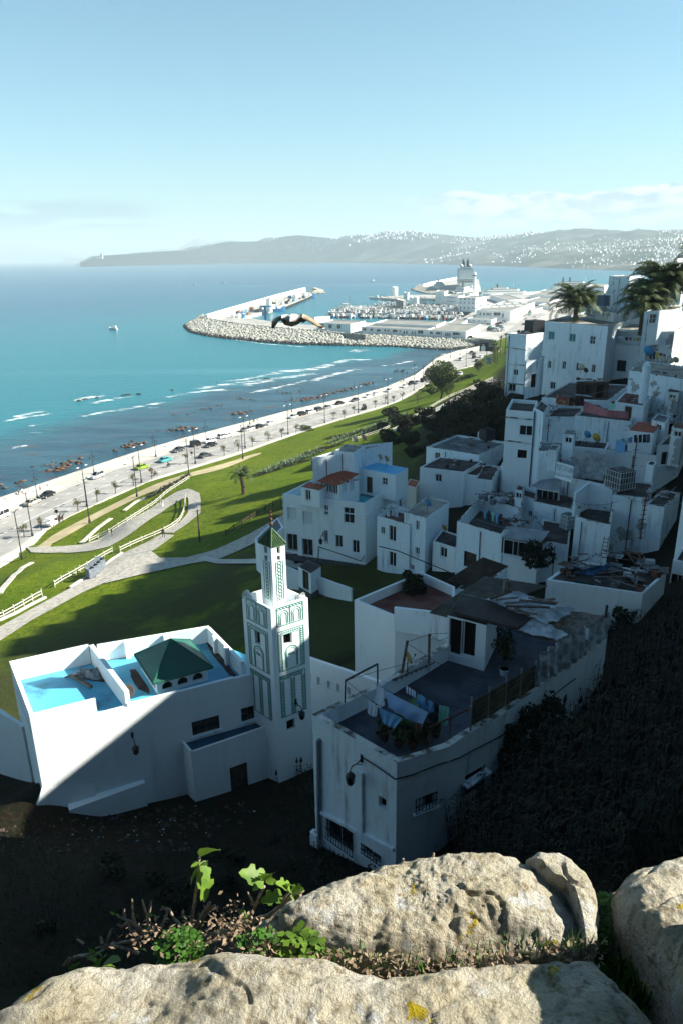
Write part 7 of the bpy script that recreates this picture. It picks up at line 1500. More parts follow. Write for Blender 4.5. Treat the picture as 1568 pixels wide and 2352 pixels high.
def leafcloud(center,rad,n,size,m,parent,name='crown',seed=0,lumps=9,flat=1.0,hollow=.45):
    rs=np.random.RandomState(seed);lc=rs.normal(size=(lumps,3));lc /= np.linalg.norm(lc,axis=1)[:,None];lc *= rs.uniform(.25,.75,(lumps,1));lr_=rs.uniform(.28,.5,lumps)
    k=rs.randint(0,lumps,n);d=rs.normal(size=(n,3));d /= np.linalg.norm(d,axis=1)[:,None];r_=rs.uniform(hollow,1,(n,1))**.5
    p=(lc[k]+d*r_*lr_[k][:,None])*np.array(rad)+np.array(center)
    a=rs.normal(size=(n,3));a /= np.linalg.norm(a,axis=1)[:,None];b=np.cross(a,rs.normal(size=(n,3)));b /= np.linalg.norm(b,axis=1)[:,None];s=size*rs.uniform(.5,1.2,(n,1))
    V=np.stack([p-a*s,p+b*s*.45,p+a*s,p-b*s*.45],1).reshape(-1,3);Fc=np.arange(n*4).reshape(n,4)
    return npmesh(name,V,Fc,m,parent)
def tree(px_,py_,h,rad,label,m=LEAFM,n=2500,size=.25,name='tree',cat='tree',trunkh=.4,seed=0,group=None,q=None,lumps=9):
    q=q or hit(px_,py_);q=Vector((q.x,q.y,q.z));r=empty(name,tuple(q),label,cat,group);rnd=random.Random(seed);mb=MB();tr=max(.05,h*.028)
    mb.tube([q,q+Vector((.02*h,0,h*trunkh)),q+Vector((.0,0,h*.8))],[tr*1.2,tr*.8,tr*.3],7)
    for k in range(7):
        a=k*2.4;z0=h*(trunkh*.8+.05*k);mb.tube([q+Vector((0,0,z0)),q+Vector((math.cos(a)*rad*.4,math.sin(a)*rad*.4,z0+h*.12)),q+Vector((math.cos(a)*rad*.75,math.sin(a)*rad*.75,z0+h*.25))],[tr*.5,tr*.3,tr*.12],5)
    mb.build('trunk',BARK,r);ch_z=h*(1+trunkh*.8)/2
    leafcloud(q+Vector((0,0,ch_z)),(rad,rad,(h-h*trunkh*.8)/2),n,size,m,r,seed=seed,lumps=lumps);return r
bq=hit(*rp(683,782));tree(0,0,PY(*rp(740,348),bq.y).z-bq.z,5.5,'big dark green round-crowned tree on the upper lawn',LEAFM,15000,.34,q=bq,trunkh=.22,seed=4,lumps=26)
st=[(r3(612,797),'yellow-brown crown, nearest the twin lamp with dark base'),(r3(492,857),'sparse crown left of the lamp with dark base'),(r3(262,978),'sparse crown beside the horse carriage'),(r3(155,1022),'thin crown at the lower left kerb'),(r3(727,745),'sparse crown right of the yellow-brown one'),(r3(840,697),'thin crown before the lime taxi lamp'),(r3(955,655),'tiny crown near the scooter'),(r3(1170,557),'thin crown under the motorcycle'),(r3(1408,507),'brown crown right of the dark sedan'),(r3(1497,477),'tiny crown right of the brown one'),(c4(150,392),'thin crown left of the middle lamps'),(c4(237,362),'brown crown in the middle of the verge'),(c4(388,317),'brown crown by the silver sedan'),(c4(310,345),'tiny crown between two brown ones'),(c4(590,247),'sparse crown past the round hedge'),(c4(650,237),'thin crown near the queue end'),(c4(700,212),'sparse crown left of the dark shrub'),(c4(818,182),'green-brown crown right of the dark shrub'),(c4(872,157),'fuller brown crown, left of a close pair'),(c4(917,152),'fuller brown crown, right of a close pair'),(c4(965,137),'brown crown before the bare pale tree')]
for i,(p_,lb) in enumerate(st): tree(p_[0],p_[1],3.6,1.25,'small street tree with '+lb,OLIVE,260,.16,'street_tree','street tree',.5,i,'small trees along the kerb',lumps=6)
tree(*rp(440,820),5,2.4,'bare pale-branched tree on the upper lawn',OLIVE,300,.14,'street_tree','tree',.35,77)
tree(*rp(1075,490),5,3.2,'round brown-green bush tree at the junction',OLIVE,2500,.25,trunkh=.1,seed=78,name='bush',cat='bush')
def shrub(px_,py_,rad,hz_,label,m=DARKL,n=1500,size=.2,seed=0,name='shrub',cat='shrub',q=None,group=None):
    q=q or hit(px_,py_);r=empty(name,(q.x,q.y,q.z),label,cat,group);leafcloud((q.x,q.y,q.z+hz_*.45),(rad,rad,hz_),n,size,m,r,'foliage',seed);return r
shrub(*c4(760,190),1.6,1.6,'dark round shrub on the verge',DARKL,900,.2,5);shrub(*c4(440,300),3.4,1.3,'low clipped hedge bush at the lawn edge',LEAFM,1800,.2,6)
shrub(*rp(590,720),3.2,2.4,'spreading fan-leaved plant under the big tree',LEAFM,700,.7,7)
for i,(x_,y_,r_) in enumerate(((930,560,4),(1000,545,5),(560,640,4),(620,690,4),(870,590,4),(1060,600,3),(500,700,3))): shrub(*rp(x_,y_),r_*.6,.9,'green shrub %s on the slope under the big tree' % ['right of the trunk','nearest the car bay','left of the trunk','below the fan plant','behind the crown','towards the tower house','beside the bare tree'][i],LEAFM,900,.3,20+i)
# agave bed: many sword-leaved plants
random.seed(31);ag=MB()
def agave(mb,q,s):
    for k in range(9):
        a=k*.7+random.random()*.4;e_=random.uniform(.5,1.25);d=Vector((math.cos(a)*math.cos(e_),math.sin(a)*math.cos(e_),math.sin(e_)));n=d.cross(Vector((0,0,1))).normalized()*.07*s
        mb.face([q-n,q+n,q+d*s*.6+n*.8,q+d*s+Vector((0,0,-.05))]);mb.face([q-n,q+n,q+d*s*.6-n*.8])
AGM=mat('agave_leaf',(.17,.22,.15),(.10,.14,.08),2,.6)
rows=[((580,372),(1000,215)),((600,385),(1000,232)),((560,375),(950,240)),((190,540),(560,395)),((240,535),(560,410))]
cnt=0
for (x0,y0),(x1,y1) in rows:
    n=36
    for i in range(n):
        t=(i+random.uniform(-.3,.3))/n;q=hit(*c4(x0+(x1-x0)*t,y0+(y1-y0)*t));mb=MB();agave(mb,q,random.uniform(.9,1.7));tag(mb.build('agave',AGM),'grey-green agave in the %s' % ('upper rows of the hillside bed' if x0 > 500 else 'lower rows of the hillside bed'),'agave','agaves planted in rows on the lawn')
for (x0,y0),(x1,y1),w in (((150,560),(480,460),1.0),((430,440),(620,385),1.1),((560,350),(900,280),1.2),((1195-1000,0),(0,0),0)):
    if not w: continue
    for i in range(14):
        t=i/13;q=hit(*c4(x0+(x1-x0)*t,y0+(y1-y0)*t));leafcloud((q.x,q.y,q.z+.3),(1.6,1.2,.6),240,.16,DARKL if i % 3 else LEAFM,None,'hedge',50+i);o=COL.objects[-1];tag(o,'low hedge clump edging the agave bed','hedge','hedge clumps round the agave bed')
for i in range(10):
    t=i/9;p_=r3(940+250*t,770-135*t);q=hit(*p_);leafcloud((q.x,q.y,q.z+.35),(1.5,1.1,.7),260,.16,DARKL,None,'hedge',80+i);tag(COL.objects[-1],'dark hedge clump beside the hairpin fence','hedge','hedge clumps along the hairpin fence')
# dark overgrown slope between lawn and houses
random.seed(41);k_=0
for x_,y_,r_,h_ in ((900,960,5,5),(925,990,4.5,5),(880,985,3,3),(945,1020,4,5),(980,955,5,4.5),(1010,985,5,4),(1050,940,6,5),(1045,985,5,4.5),(1090,920,6,5),(1100,965,5,4.5),(1140,900,6,4.5),(1140,940,5,5),(1000,1010,4,3.5),(1075,1005,4,3),(1120,990,4,4),(960,1045,3,3),(905,1020,3,4),(1020,960,4,4),(1065,960,5,4),(1120,950,5,5),(1000,1035,3,3),(1035,1015,3,3),(950,975,4,4),(915,975,4,5),(1075,925,4,4),(1110,890,4,3),(985,980,4,4),(890,1010,3,4),(1150,960,4,5)):
    shrub(x_,y_,r_*.8,h_*.5,'dark bush in the thicket %s' % ('behind the tall roof block' if x_ < 950 else 'in the middle of the shaded slope' if x_ < 1080 else 'below the tower house'),DARKL,2600,.34,100+k_,'bush','bush',group='dark bushes on the shaded slope');k_ += 1
# reeds and weeds on the dark bank
def reeds(region,n,hmin,hmax,m,label,seed,plume=.06,name='reeds',leafw=.03):
    rs=random.Random(seed);vs=[];fs=[]
    for _ in range(n):
        px_,py_=region(rs);q=hit(px_,py_);h=rs.uniform(hmin,hmax);ln=rs.uniform(-.12,.12);base=Vector((q.x+rs.uniform(-.3,.3),q.y+rs.uniform(-.3,.3),q.z-.1));tipv=Vector((ln*h,rs.uniform(-.12,.12)*h,h))
        s_=Vector((.012,0,0));b=len(vs);vs += [base-s_,base+s_,base+tipv+s_*.6,base+tipv-s_*.6];fs.append((b,b+1,b+2,b+3))
        for k in range(7):
            t=.2+.11*k;p=base+tipv*t;a=k*2.6+rs.random();L=rs.uniform(.35,.8)*h*.28;d=Vector((math.cos(a),math.sin(a),0));w=Vector((-d.y,d.x,0))*leafw;m1=p+d*L*.5+Vector((0,0,L*.35));m2=p+d*L+Vector((0,0,L*.05));b=len(vs);vs += [p-w*.5,p+w*.5,m1+w,m1-w];fs.append((b,b+1,b+2,b+3));vs += [m2+w*.1,m2-w*.1];fs.append((b+3,b+2,b+4,b+5))
        if rs.random() < plume:
            for k in range(6): a=k;d=Vector((math.cos(a)*.07,math.sin(a)*.07,0));b=len(vs);tp=base+tipv;vs += [tp,tp+d+Vector((0,0,.2)),tp+Vector((.03,0,.55)),tp-d+Vector((0,0,.2))];fs.append((b,b+1,b+2,b+3))
    o=npmesh(name,[tuple(v) for v in vs],fs,m);return tag(o,label,None,None,'stuff')
def reg(poly):
    def f(rs):
        while True:
            x=rs.uniform(min(p[0] for p in poly),max(p[0] for p in poly));y=rs.uniform(min(p[1] for p in poly),max(p[1] for p in poly));c=False;j=len(poly)-1
            for i in range(len(poly)):
                if (poly[i][1] > y) != (poly[j][1] > y) and x < (poly[j][0]-poly[i][0])*(y-poly[i][1])/(poly[j][1]-poly[i][1])+poly[i][0]: c=not c
                j=i
            if c: return x,y
    return f
REEDM=mat('reed_leaf',(.012,.012,.007),(.045,.042,.026),1.2,.75,lo=.45,hi=.7)
reeds(reg([(1180,1700),(1330,1560),(1420,1480),(1600,1500),(1600,2000),(1400,2050),(1150,2000),(1020,1960),(1100,1830)]),1900,1.2,3.0,REEDM,'tall reeds covering the dark bank right of the clothesline house',1,.08)
reeds(reg([(1390,1440),(1568,1400),(1600,1560),(1400,1560)]),260,1,2.2,REEDM,'reeds below the last house of the lane',2,.1)
reeds(reg([(640,1800),(720,1760),(740,2000),(1000,2060),(720,2060),(600,1960)]),160,.4,1.2,REEDM,'reeds beside the foot of the clothesline house',3,.05)
reeds(reg([(0,1860),(300,1900),(700,1830),(900,2040),(900,2150),(0,2280)]),5200,.12,.42,mat('bank_weeds',(.020,.017,.008),(.035,.034,.012),1,.9),'low weeds on the dark bank below the mosque',4,0,'weeds',.025)
reeds(reg([(0,1480),(560,1380),(820,1380),(820,1520),(560,1520),(0,1640)]),3500,.06,.16,mat('lawn_tuft',(.065,.10,.008),(.035,.06,.006),1,.9),'longer grass tufts on the lawn behind the mosque',5,0,'grass',.03)
# litter on the bank
random.seed(8);LT=[mat('pale_litter',(.5,.5,.48)),mat('blue_litter',(.08,.18,.35)),mat('brown_litter',(.14,.1,.07)),mat('earth_clod',(.07,.055,.045),(.04,.03,.025),3)]
vs=[];fs=[];bufs={0: MB(),1: MB(),2: MB(),3: MB()}
rg_=reg([(160,1880),(560,1840),(600,1870),(420,1960),(150,1960),(0,1960),(0,1900)])
class _R: pass
for i in range(260):
    x_,y_=rg_(random);q=hit(x_,y_);k=3 if i % 3 else (i//3) % 3 if i % 9 else 0;s=random.uniform(.03,.10) if k != 3 else random.uniform(.06,.2);bufs[k].box((q.x,q.y,q.z+s*.3),(s*random.uniform(1,2),s,s*.5),random.random()*3,random.random(),random.random(),.7)
for k,nm in ((0,'pale'),(1,'blue'),(2,'brown'),(3,'earthy')): tag(bufs[k].build('litter',LT[k]),nm+' rubbish and clods strewn on the bank below the mosque',None,None,'stuff')
rgn=reg([(1180,1720),(1330,1580),(1568,1540),(1568,1980),(1200,1980),(1060,1930)])
for i in range(16):
    x_,y_=rgn(random);shrub(x_,y_,random.uniform(.7,1.5),random.uniform(.8,1.6),'dark scrub bush among the reeds on the right bank',DARKL,500,.16,500+i,'bush','bush',group='scrub bushes among the reeds')
rgn=reg([(0,1900),(420,1940),(700,1860),(880,2020),(500,2120),(60,2200)])
for i in range(12):
    x_,y_=rgn(random);shrub(x_,y_,random.uniform(.4,.9),random.uniform(.3,.7),'low dark weed clump on the bank below the mosque',DARKL,260,.11,530+i,'bush','bush',group='weed clumps on the bank')
# ---------------------------------------------------------------- near rocks
def rock_mat():
    m=bpy.data.materials.new('lichen_sandstone');m.use_nodes=True;t=m.node_tree;b=t.nodes['Principled BSDF'];b.inputs['Roughness'].default_value=.95;b.inputs['Specular IOR Level'].default_value=.1
    g=N(t,'ShaderNodeNewGeometry')
    def nz(sc_,det=6,off=0.0,ro=.62,st=(1,1,1)):
        mp=N(t,'ShaderNodeMapping');t.links.new(g.outputs['Position'],mp.inputs[0]);mp.inputs['Location'].default_value=(off,off,off);mp.inputs['Scale'].default_value=st
        n=N(t,'ShaderNodeTexNoise');n.inputs['Scale'].default_value=sc_;n.inputs['Detail'].default_value=det;n.inputs['Roughness'].default_value=ro;t.links.new(mp.outputs[0],n.inputs['Vector']);return n.outputs[0]
    c=mixc(t,smooth(t,nz(3),.35,.65),(.55,.48,.33),(.66,.61,.50));c=mixc(t,smooth(t,nz(22,8,2),.49,.68,0,.85),c,(.24,.19,.12));c=mixc(t,smooth(t,nz(5,6,5),.60,.66,0,.8),c,(.66,.66,.63));c=mixc(t,smooth(t,nz(4.0,8,9,.7),.61,.64),c,(.50,.36,.02));c=mixc(t,smooth(t,nz(60,4,3),.55,.75,0,.5),c,(.2,.17,.12));c=mixc(t,smooth(t,nz(1.6,5,13),.55,.75,0,.6),c,(.30,.23,.13))
    t.links.new(c,b.inputs['Base Color'])
    h=mth(t,'ADD',mth(t,'MULTIPLY',nz(14,8,0,.7),1.0),mth(t,'MULTIPLY',nz(70,6,0,.65),.35));bp=N(t,'ShaderNodeBump');bp.inputs['Distance'].default_value=.085;bp.inputs['Strength'].default_value=1.0;t.links.new(h,bp.inputs['Height']);t.links.new(bp.outputs[0],b.inputs['Normal']);return m
ROCK=rock_mat()
def slab(poly,ztop,label,H=.16,depth=1.0,seed=0,nr=90,na=260,pits=.035,dips=()):
    W=[P(p[0],p[1],ztop) for p in poly];W=W+[W[0]];E=resample([(q.x,q.y) for q in W],na+1)[:-1];c=E.mean(0);vs=[];rs_=[0]
    for i in range(nr+1):
        r=i/nr;
        for k in range(na):
            if r <= .8: u=r/.8;x,y=c+(E[k]-c)*(u*.985);z=ztop+H*(1-u**5)-0.0
            else: u=(r-.8)/.2;x,y=c+(E[k]-c)*(.985+.015*math.sin(u*math.pi/2)-.12*max(0,u-.4));z=ztop-.0-depth*u*u*.9-(.03*u)
            p=Vector((x,y,z));n1=mn.fractal(Vector((x*1.9+seed,y*1.9,z*1.9)),.9,2.1,5);n2=mn.fractal(Vector((x*9+seed,y*9,z*9)),.7,2.2,4);n3=abs(mn.noise(Vector((x*5,y*5,z*5+seed))))
            dz=n1*.040+n2*pits*.55-max(0,.10-n3)*.16*(1 if mn.noise(Vector((x*1.3+seed,y*1.3,4))) > -.05 else .15)
            for (dx,dy,dr,dd) in dips:
                q=(Vector((x,y,0))-Vector((dx,dy,0))).length/dr
                if q < 1: dz -= dd*(1-q*q)**2
            nx=(E[k]-c)/max(np.hypot(*(E[k]-c)),.01);f=max(0,(r-.7)/.3);vs.append((x+nx[0]*n1*.05*f,y+nx[1]*n1*.05*f,z+dz))
    f=[[i*na+k,(i+1)*na+k,(i+1)*na+(k+1) % na,i*na+(k+1) % na] for i in range(nr) for k in range(na)]
    o=npmesh('boulder',vs,f,ROCK,smooth=True);return tag(o,label,'rock')
ZA=57.15;ZB=57.35
d1=P(330,2275,ZB);d2=P(1180,2290,ZB)
slab([(-80,2335),(0,2318),(90,2262),(170,2225),(250,2202),(330,2188),(430,2192),(520,2188),(640,2200),(740,2212),(890,2242),(1050,2228),(1200,2197),(1310,2195),(1372,2202),(1400,2240),(1450,2290),(1540,2380),(1560,2700),(600,2800),(-200,2760)],ZB,'broad pale boulder across the bottom of the photo',.12,1.2,3,110,340,.02,dips=[(d1.x,d1.y,.35,.10),(d2.x,d2.y,.28,.06)])
slab([(560,2140),(600,2110),(640,2092),(700,2062),(760,2040),(820,2018),(880,1995),(980,1985),(1080,1976),(1170,1974),(1215,1985),(1240,2018),(1300,2040),(1325,2080),(1340,2130),(1360,2180),(1290,2195),(1180,2192),(1050,2205),(930,2212),(820,2196),(720,2178),(640,2180),(590,2168)],ZA,'large lichen-spotted boulder in the middle foreground',.14,.9,8,90,300,.035)
slab([(1208,1985),(1235,1968),(1275,1965),(1310,1980),(1345,2015),(1368,2055),(1378,2110),(1372,2160),(1345,2170),(1325,2110),(1300,2055),(1250,2030)],ZA+.08,'narrow curved boulder lobe behind the lichen-spotted one',.08,.8,15,50,160,.015)
slab([(1405,2060),(1440,2022),(1500,1990),(1560,1968),(1640,1950),(1700,2050),(1700,2400),(1560,2420),(1530,2260),(1480,2190),(1420,2120)],ZA+.1,'brown shaded boulder at the lower right edge',.12,1.2,21,70,220,.02)
slab([(1660,2010),(1760,1960),(1900,1960),(2060,2080),(2060,2500),(1700,2500),(1650,2250)],57.75,'unseen boulder added outside the frame to shade its neighbour',.15,1.6,27,40,120,.02)  # added out of view so the right-hand boulder falls in shade
# soil between the rocks
sp=[P(*p,56.9) for p in ((440,2195),(560,2140),(620,2170),(1380,2180),(1400,2080),(1440,2060),(1568,2250),(1568,2400),(440,2400))];mb=MB();mb.prism([(q.x,q.y) for q in sp][::-1],56.0,56.98);tag(mb.build('soil',mat('dark_soil',(.05,.035,.022),(.10,.075,.05),12,.95,.03,30)),'dark soil filling the gaps between the boulders',None,None,'structure')
# rampart under the rocks, so the bank does not float
# ---------------------------------------------------------------- fig plants and weeds in the foreground
FIGL=mat('fig_leaf',(.16,.26,.03),(.10,.18,.025),14,.5,transl=.35,lo=.4,hi=.65);STEM=mat('fig_stem',(.30,.24,.18),(.16,.11,.08),30,.8);CLOV=mat('clover_leaf',(.07,.17,.02),(.04,.11,.015),18,.5,transl=.25);DRY=mat('dry_leaf',(.26,.19,.12),(.12,.08,.05),20,.8)
def fig_leaf(parent,base,dirv,L,roll,lobed=True,m=FIGL,name='leaf'):
    d=dirv.normalized();s=d.cross(Vector((0,0,1)));s=s.normalized() if s.length > .05 else Vector((1,0,0));n=s.cross(d);s,n=s*math.cos(roll)+n*math.sin(roll),n*math.cos(roll)-s*math.sin(roll)
    out=[(0,0),(.06,.16),(.10,.30),(.20,.36),(.34,.34),(.38,.26),(.46,.22),(.56,.38),(.70,.36),(.74,.22),(.80,.18),(.92,.14),(1,0)] if lobed else [(0,0),(.15,.18),(.4,.27),(.7,.22),(.9,.1),(1,0)]
    vs=[];fs=[]
    for i,(t,w) in enumerate(out):
        dz=-.22*t*t;vs += [base+d*L*t+n*L*(dz),base+d*L*t+s*L*w+n*L*(dz+.10*w/.3),base+d*L*t-s*L*w+n*L*(dz+.10*w/.3)]
    k=len(out)
    for i in range(k-1): a=3*i;fs += [(a,a+1,a+4,a+3),(a,a+3,a+5,a+2)]
    b=len(vs);mb=MB();mb.add(vs,fs);return mb.build(name,m,parent,True)
def at(x,y,z): return P(x,y,z)
def cr5(x,y): return (x*.5002,y*.5002+1895)
def stemp(root,pts,r0_,r1_,name='stem'):
    W=[p for p in pts];n=len(W);mb=MB();out=[]
    for i in range(n-1):
        for k in range(3): q=W[i].lerp(W[i+1],k/3);out.append(q+Vector((mn.noise(q*9),mn.noise(q*9+Vector((3,3,3))),0))*r0_*.8)
    out.append(W[-1]);m_=len(out);mb.tube(out,[r0_+(r1_-r0_)*i/(m_-1) for i in range(m_)],6);return mb.build(name,STEM,root,True)
YF=P(430,2150,57.2).y+.02
def A5(x,y,dy=0.0): p=cr5(x,y);return PY(p[0],p[1],YF+dy)
r=empty('fig_plant',tuple(A5(885,480)),'tall fig shoot with drooping lobed leaves left of the lichen boulder','plant')
stemp(r,[A5(885,480),A5(890,390),A5(903,300),A5(912,220),A5(918,150)],.009,.006);stemp(r,[A5(905,470),A5(940,400),A5(965,355)],.009,.006);stemp(r,[A5(915,500),A5(950,400),A5(990,368)],.008,.005)
for b_,e_,L_,ro,lb in (((918,148),(1010,80),.23,.9,0),((915,175),(975,250),.20,.3,1),((912,210),(970,350),.30,.2,1),((905,215),(868,270),.16,-.6,1),((915,165),(880,190),.10,.5,0),((912,190),(945,170),.13,.2,1),((905,190),(890,250),.15,1.2,0)):
    a_,c_=A5(*b_,dy=0),A5(*e_,dy=-.03);fig_leaf(r,a_,c_-a_,(c_-a_).length*1.0,ro,lb)
r=empty('fig_plant',tuple(A5(1150,440)),'low fig branch with broad leaves leaning right beside the boulder','plant')
stemp(r,[A5(1130,450),A5(1165,400),A5(1190,330),A5(1215,280)],.009,.006);stemp(r,[A5(1170,370),A5(1150,330),A5(1138,308)],.006,.004);stemp(r,[A5(930,525,.0),A5(1040,490),A5(1130,455),A5(1230,420),A5(1290,370),A5(1340,330),A5(1395,300)],.016,.006,'branch');stemp(r,[A5(1290,365),A5(1310,330),A5(1340,300)],.007,.004)
for b_,e_,L_,ro,lb in (((1215,262),(1130,215),.2,.4,1),((1215,262),(1165,290),.2,.0,1),((1220,255),(1268,262),.2,-.3,0),((1215,255),(1232,210),.2,.6,1),((1300,330),(1212,338),.2,.2,1),((1335,300),(1290,262),.2,.2,1),((1340,300),(1382,292),.2,-.5,1),((1335,320),(1352,345),.2,.3,0),((1135,450),(1118,395),.2,.9,0),((1310,285),(1350,265),.2,.9,0)):
    a_,c_=A5(*b_),A5(*e_,dy=-.02);fig_leaf(r,a_,c_-a_,(c_-a_).length*1.15,ro,lb)
r=empty('dry_twigs',tuple(A5(690,530)),'tangle of pale bare twigs with a few leaf tips at the rock edge','twigs')
for pts in ([(700,530),(665,490),(600,445),(540,420)],[(600,445),(560,470),(540,455)],[(620,460),(612,400),(608,340)],[(665,490),(600,490),(590,450)],[(675,500),(680,430),(655,345)],[(680,430),(695,350)],[(690,520),(640,515),(610,480)],[(575,430),(572,385)],[(610,455),(640,490),(680,520)],[(650,525),(560,540),(480,560),(440,565)],[(480,560),(500,510),(515,475)],[(470,545),(462,510)],[(840,470),(800,430),(780,390),(760,380)],[(740,480),(765,420),(770,390)],[(940,490),(990,458)],[(385,545),(355,525)],[(310,640),(340,605),(400,600)],[(330,620),(360,600),(420,590)],[(295,645),(312,612),(345,620)],[(640,590),(560,560),(500,550)],[(1380,320),(1350,350)],[(520,545),(470,580),(400,620)]):
    stemp(r,[A5(*p,dy=random.uniform(-.03,.03)) for p in pts],.008,.004,'twig')
for (x_,y_,s_) in ((530,410,34),(705,415,30),(760,380,24),(440,585,45),(655,570,30),(680,470,26)):
    for k in range(2): a_=A5(x_,y_);e_=A5(x_+(-1)**k*s_*.7,y_-s_*.5*(k*2-1)*.5);fig_leaf(r,a_,e_-a_,(e_-a_).length*1.1,k+.3,False)
r=empty('fig_plant',tuple(A5(460,660)),'small broad-leaved seedling on the left end of the boulder','plant')
for (x_,y_),(x2,y2) in (((465,655),(385,690)),((465,655),(540,670)),((470,650),(530,605)),((460,650),(425,600)),((350,650),(320,655)),((350,650),(345,625)),((455,640),(470,590))): a_,c_=A5(x_,y_,.0),A5(x2,y2,-.02);fig_leaf(r,a_,c_-a_,(c_-a_).length*1.15,.2,False)
def clover(center,rx,ry,n,sz,label,m=CLOV,seed=0,name='clover_clump'):
    rs=np.random.RandomState(seed);r=empty(name,tuple(center),label,'plant');u=rs.uniform(0,1,n)**.5;a=rs.uniform(0,6.28,n);p=np.stack([center[0]+np.cos(a)*u*rx,center[1]+np.sin(a)*u*ry,center[2]+(1-u**2)*rx*.55+rs.uniform(-.03,.03,n)],1);vs=[];fs=[]
    for i in range(n):
        t0=rs.uniform(0,6.28);s=sz*rs.uniform(.6,1.2);up_v=np.array([rs.uniform(-.5,.5),rs.uniform(-.6,.3),1.]);up_v /= np.linalg.norm(up_v);e1=np.cross(up_v,[1,.2,0]);e1 /= np.linalg.norm(e1);e2=np.cross(up_v,e1)
        for k in range(3):
            an=t0+k*2.094;d=e1*math.cos(an)+e2*math.sin(an);w=np.cross(up_v,d);b=len(vs);vs += [p[i],p[i]+d*s*.6+w*s*.42-up_v*s*.06,p[i]+d*s*.95-up_v*s*.15,p[i]+d*s*.6-w*s*.42-up_v*s*.06];fs.append((b,b+1,b+2,b+3))
    o=npmesh('leaves',vs,fs,m,r);o['kind']='stuff';return r
clover(P(415,2178,57.28),.10,.07,190,.026,'dense bright clover-like clump in front of the dry twigs',seed=1)
clover(P(1395,2120,57.1),.16,.14,260,.022,'upper green leafy clump between the right boulders',seed=2);clover(P(1440,2205,57.0),.16,.22,420,.022,'lower green leafy clump between the right boulders',seed=3);clover(P(1500,2290,56.95),.10,.12,120,.02,'small trailing clump at the lower right',seed=6)
clover(P(610,2168,57.33),.10,.03,26,.028,'scattered green leaves at the left foot of the lichen boulder',seed=4);clover(P(690,2180,57.3),.09,.06,50,.045,'rosette of larger leaves below the lichen boulder',FIGL,5)
def scatter(line,n,wid,z,mats,label,name,size,seed,shape='leaf',kind='stuff'):
    rs=random.Random(seed);vs=[];fs=[];L_=resample([tuple(P(p[0],p[1],z)) for p in line],100)
    for _ in range(n):
        q=L_[rs.randrange(100)];c=Vector((q[0]+rs.gauss(0,wid),q[1]+rs.gauss(0,wid),z+rs.uniform(0,.05)));a=rs.random()*6.28;s=size*rs.uniform(.5,1.3)
        if shape == 'leaf': d=Vector((math.cos(a),math.sin(a),rs.uniform(-.3,.5)))*s;w=Vector((-d.y,d.x,0))*.2+Vector((0,0,rs.uniform(-.3,.3)*s));b=len(vs);vs += [c,c+d*.5+w,c+d,c+d*.5-w];fs.append((b,b+1,b+2,b+3))
        else: d=Vector((math.cos(a)*.4,math.sin(a)*.4,1))*s;w=Vector((-math.sin(a),math.cos(a),0))*s*.07;b=len(vs);vs += [c-w,c+w,c+d+w*.2,c+d-w*.2];fs.append((b,b+1,b+2,b+3))
    return tag(npmesh(name,[tuple(v) for v in vs],fs,mats),label,None,None,kind)
GAP=[(560,2178),(640,2192),(740,2208),(830,2220),(900,2232),(990,2228),(1080,2215),(1180,2198),(1290,2190),(1360,2195)]
scatter(GAP,700,.03,57.29,DRY,'dry fallen leaves caught between the boulders','leaf_litter',.028,1);scatter(GAP,420,.022,57.26,CLOV,'grass blades growing between the boulders','grass',.05,2,'blade')
scatter([(520,2110),(560,2160),(600,2175)],260,.05,57.32,DRY,'dead leaves under the fig branch','leaf_litter',.025,3);scatter([(1380,2160),(1420,2220),(1500,2300),(1540,2352)],380,.07,56.98,DRY,'dead leaves on the soil by the right boulder','leaf_litter',.028,4);scatter([(320,2150),(420,2150),(520,2160)],220,.06,57.3,DRY,'dead leaves under the dry twigs','leaf_litter',.025,5)
scatter([(1440,2250),(1470,2300)],160,.05,57.0,CLOV,'grass tuft beside the right boulder','grass',.13,7,'blade')
for i,(pts) in enumerate(([(918,2010),(922,1985),(925,1972)],[(965,2005),(985,1985),(995,1960)])):
    r=empty('bare_twig',tuple(P(*pts[0],57.1)),['short bare twig behind the boulder, left one','forked bare twig behind the boulder, right one'][i],'twig');y_=P(*pts[0],57.1).y;stemp(r,[PY(*p,y_) for p in pts],.008,.006,'twig_stem')
# ---------------------------------------------------------------- flying gull
gq=PY(684,738,9.0);gl=empty('gull',tuple(gq),'brown and white gull gliding with arched wings over the breakwater','bird');yg=9.0
def gp(x,y,dy=0): p=ch_(x,y);return PY(p[0],p[1],yg+dy)
GW=mat('gull_white',(.8,.78,.7),(.6,.55,.45),12,.8);GB=mat('gull_brown',(.22,.16,.10),(.42,.33,.22),14,.8)
def wing(secs,name,m):
    mb=MB();vs=[];fs=[]
    for (x0,y0),(x1,y1),dy in secs:
        a,b=gp(x0,y0,dy+.28),gp(x1,y1,dy-.12);mdl=a.lerp(b,.4);vs += [a,mdl+Vector((0,0,.018)),b,a.lerp(b,.4)-Vector((0,0,.012))]
    n=len(secs)
    for i in range(n-1):
        for j in range(4): fs.append((4*i+j,4*i+(j+1) % 4,4*i+4+(j+1) % 4,4*i+4+j))
    fs += [(0,1,2,3),tuple(4*(n-1)+j for j in (3,2,1,0))];mb.add(vs,fs);return mb.build(name,m,gl,True)
wing([((520,425),(500,520),0),((450,432),(440,500),.02),((400,445),(400,490),.04)],'inner_wing',GW);wing([((402,444),(402,490),.04),((340,465),(360,520),.05),((300,490),(330,570),.05),((275,520),(300,605),.05),((272,585),(280,612),.05)],'wing_tip',GB)
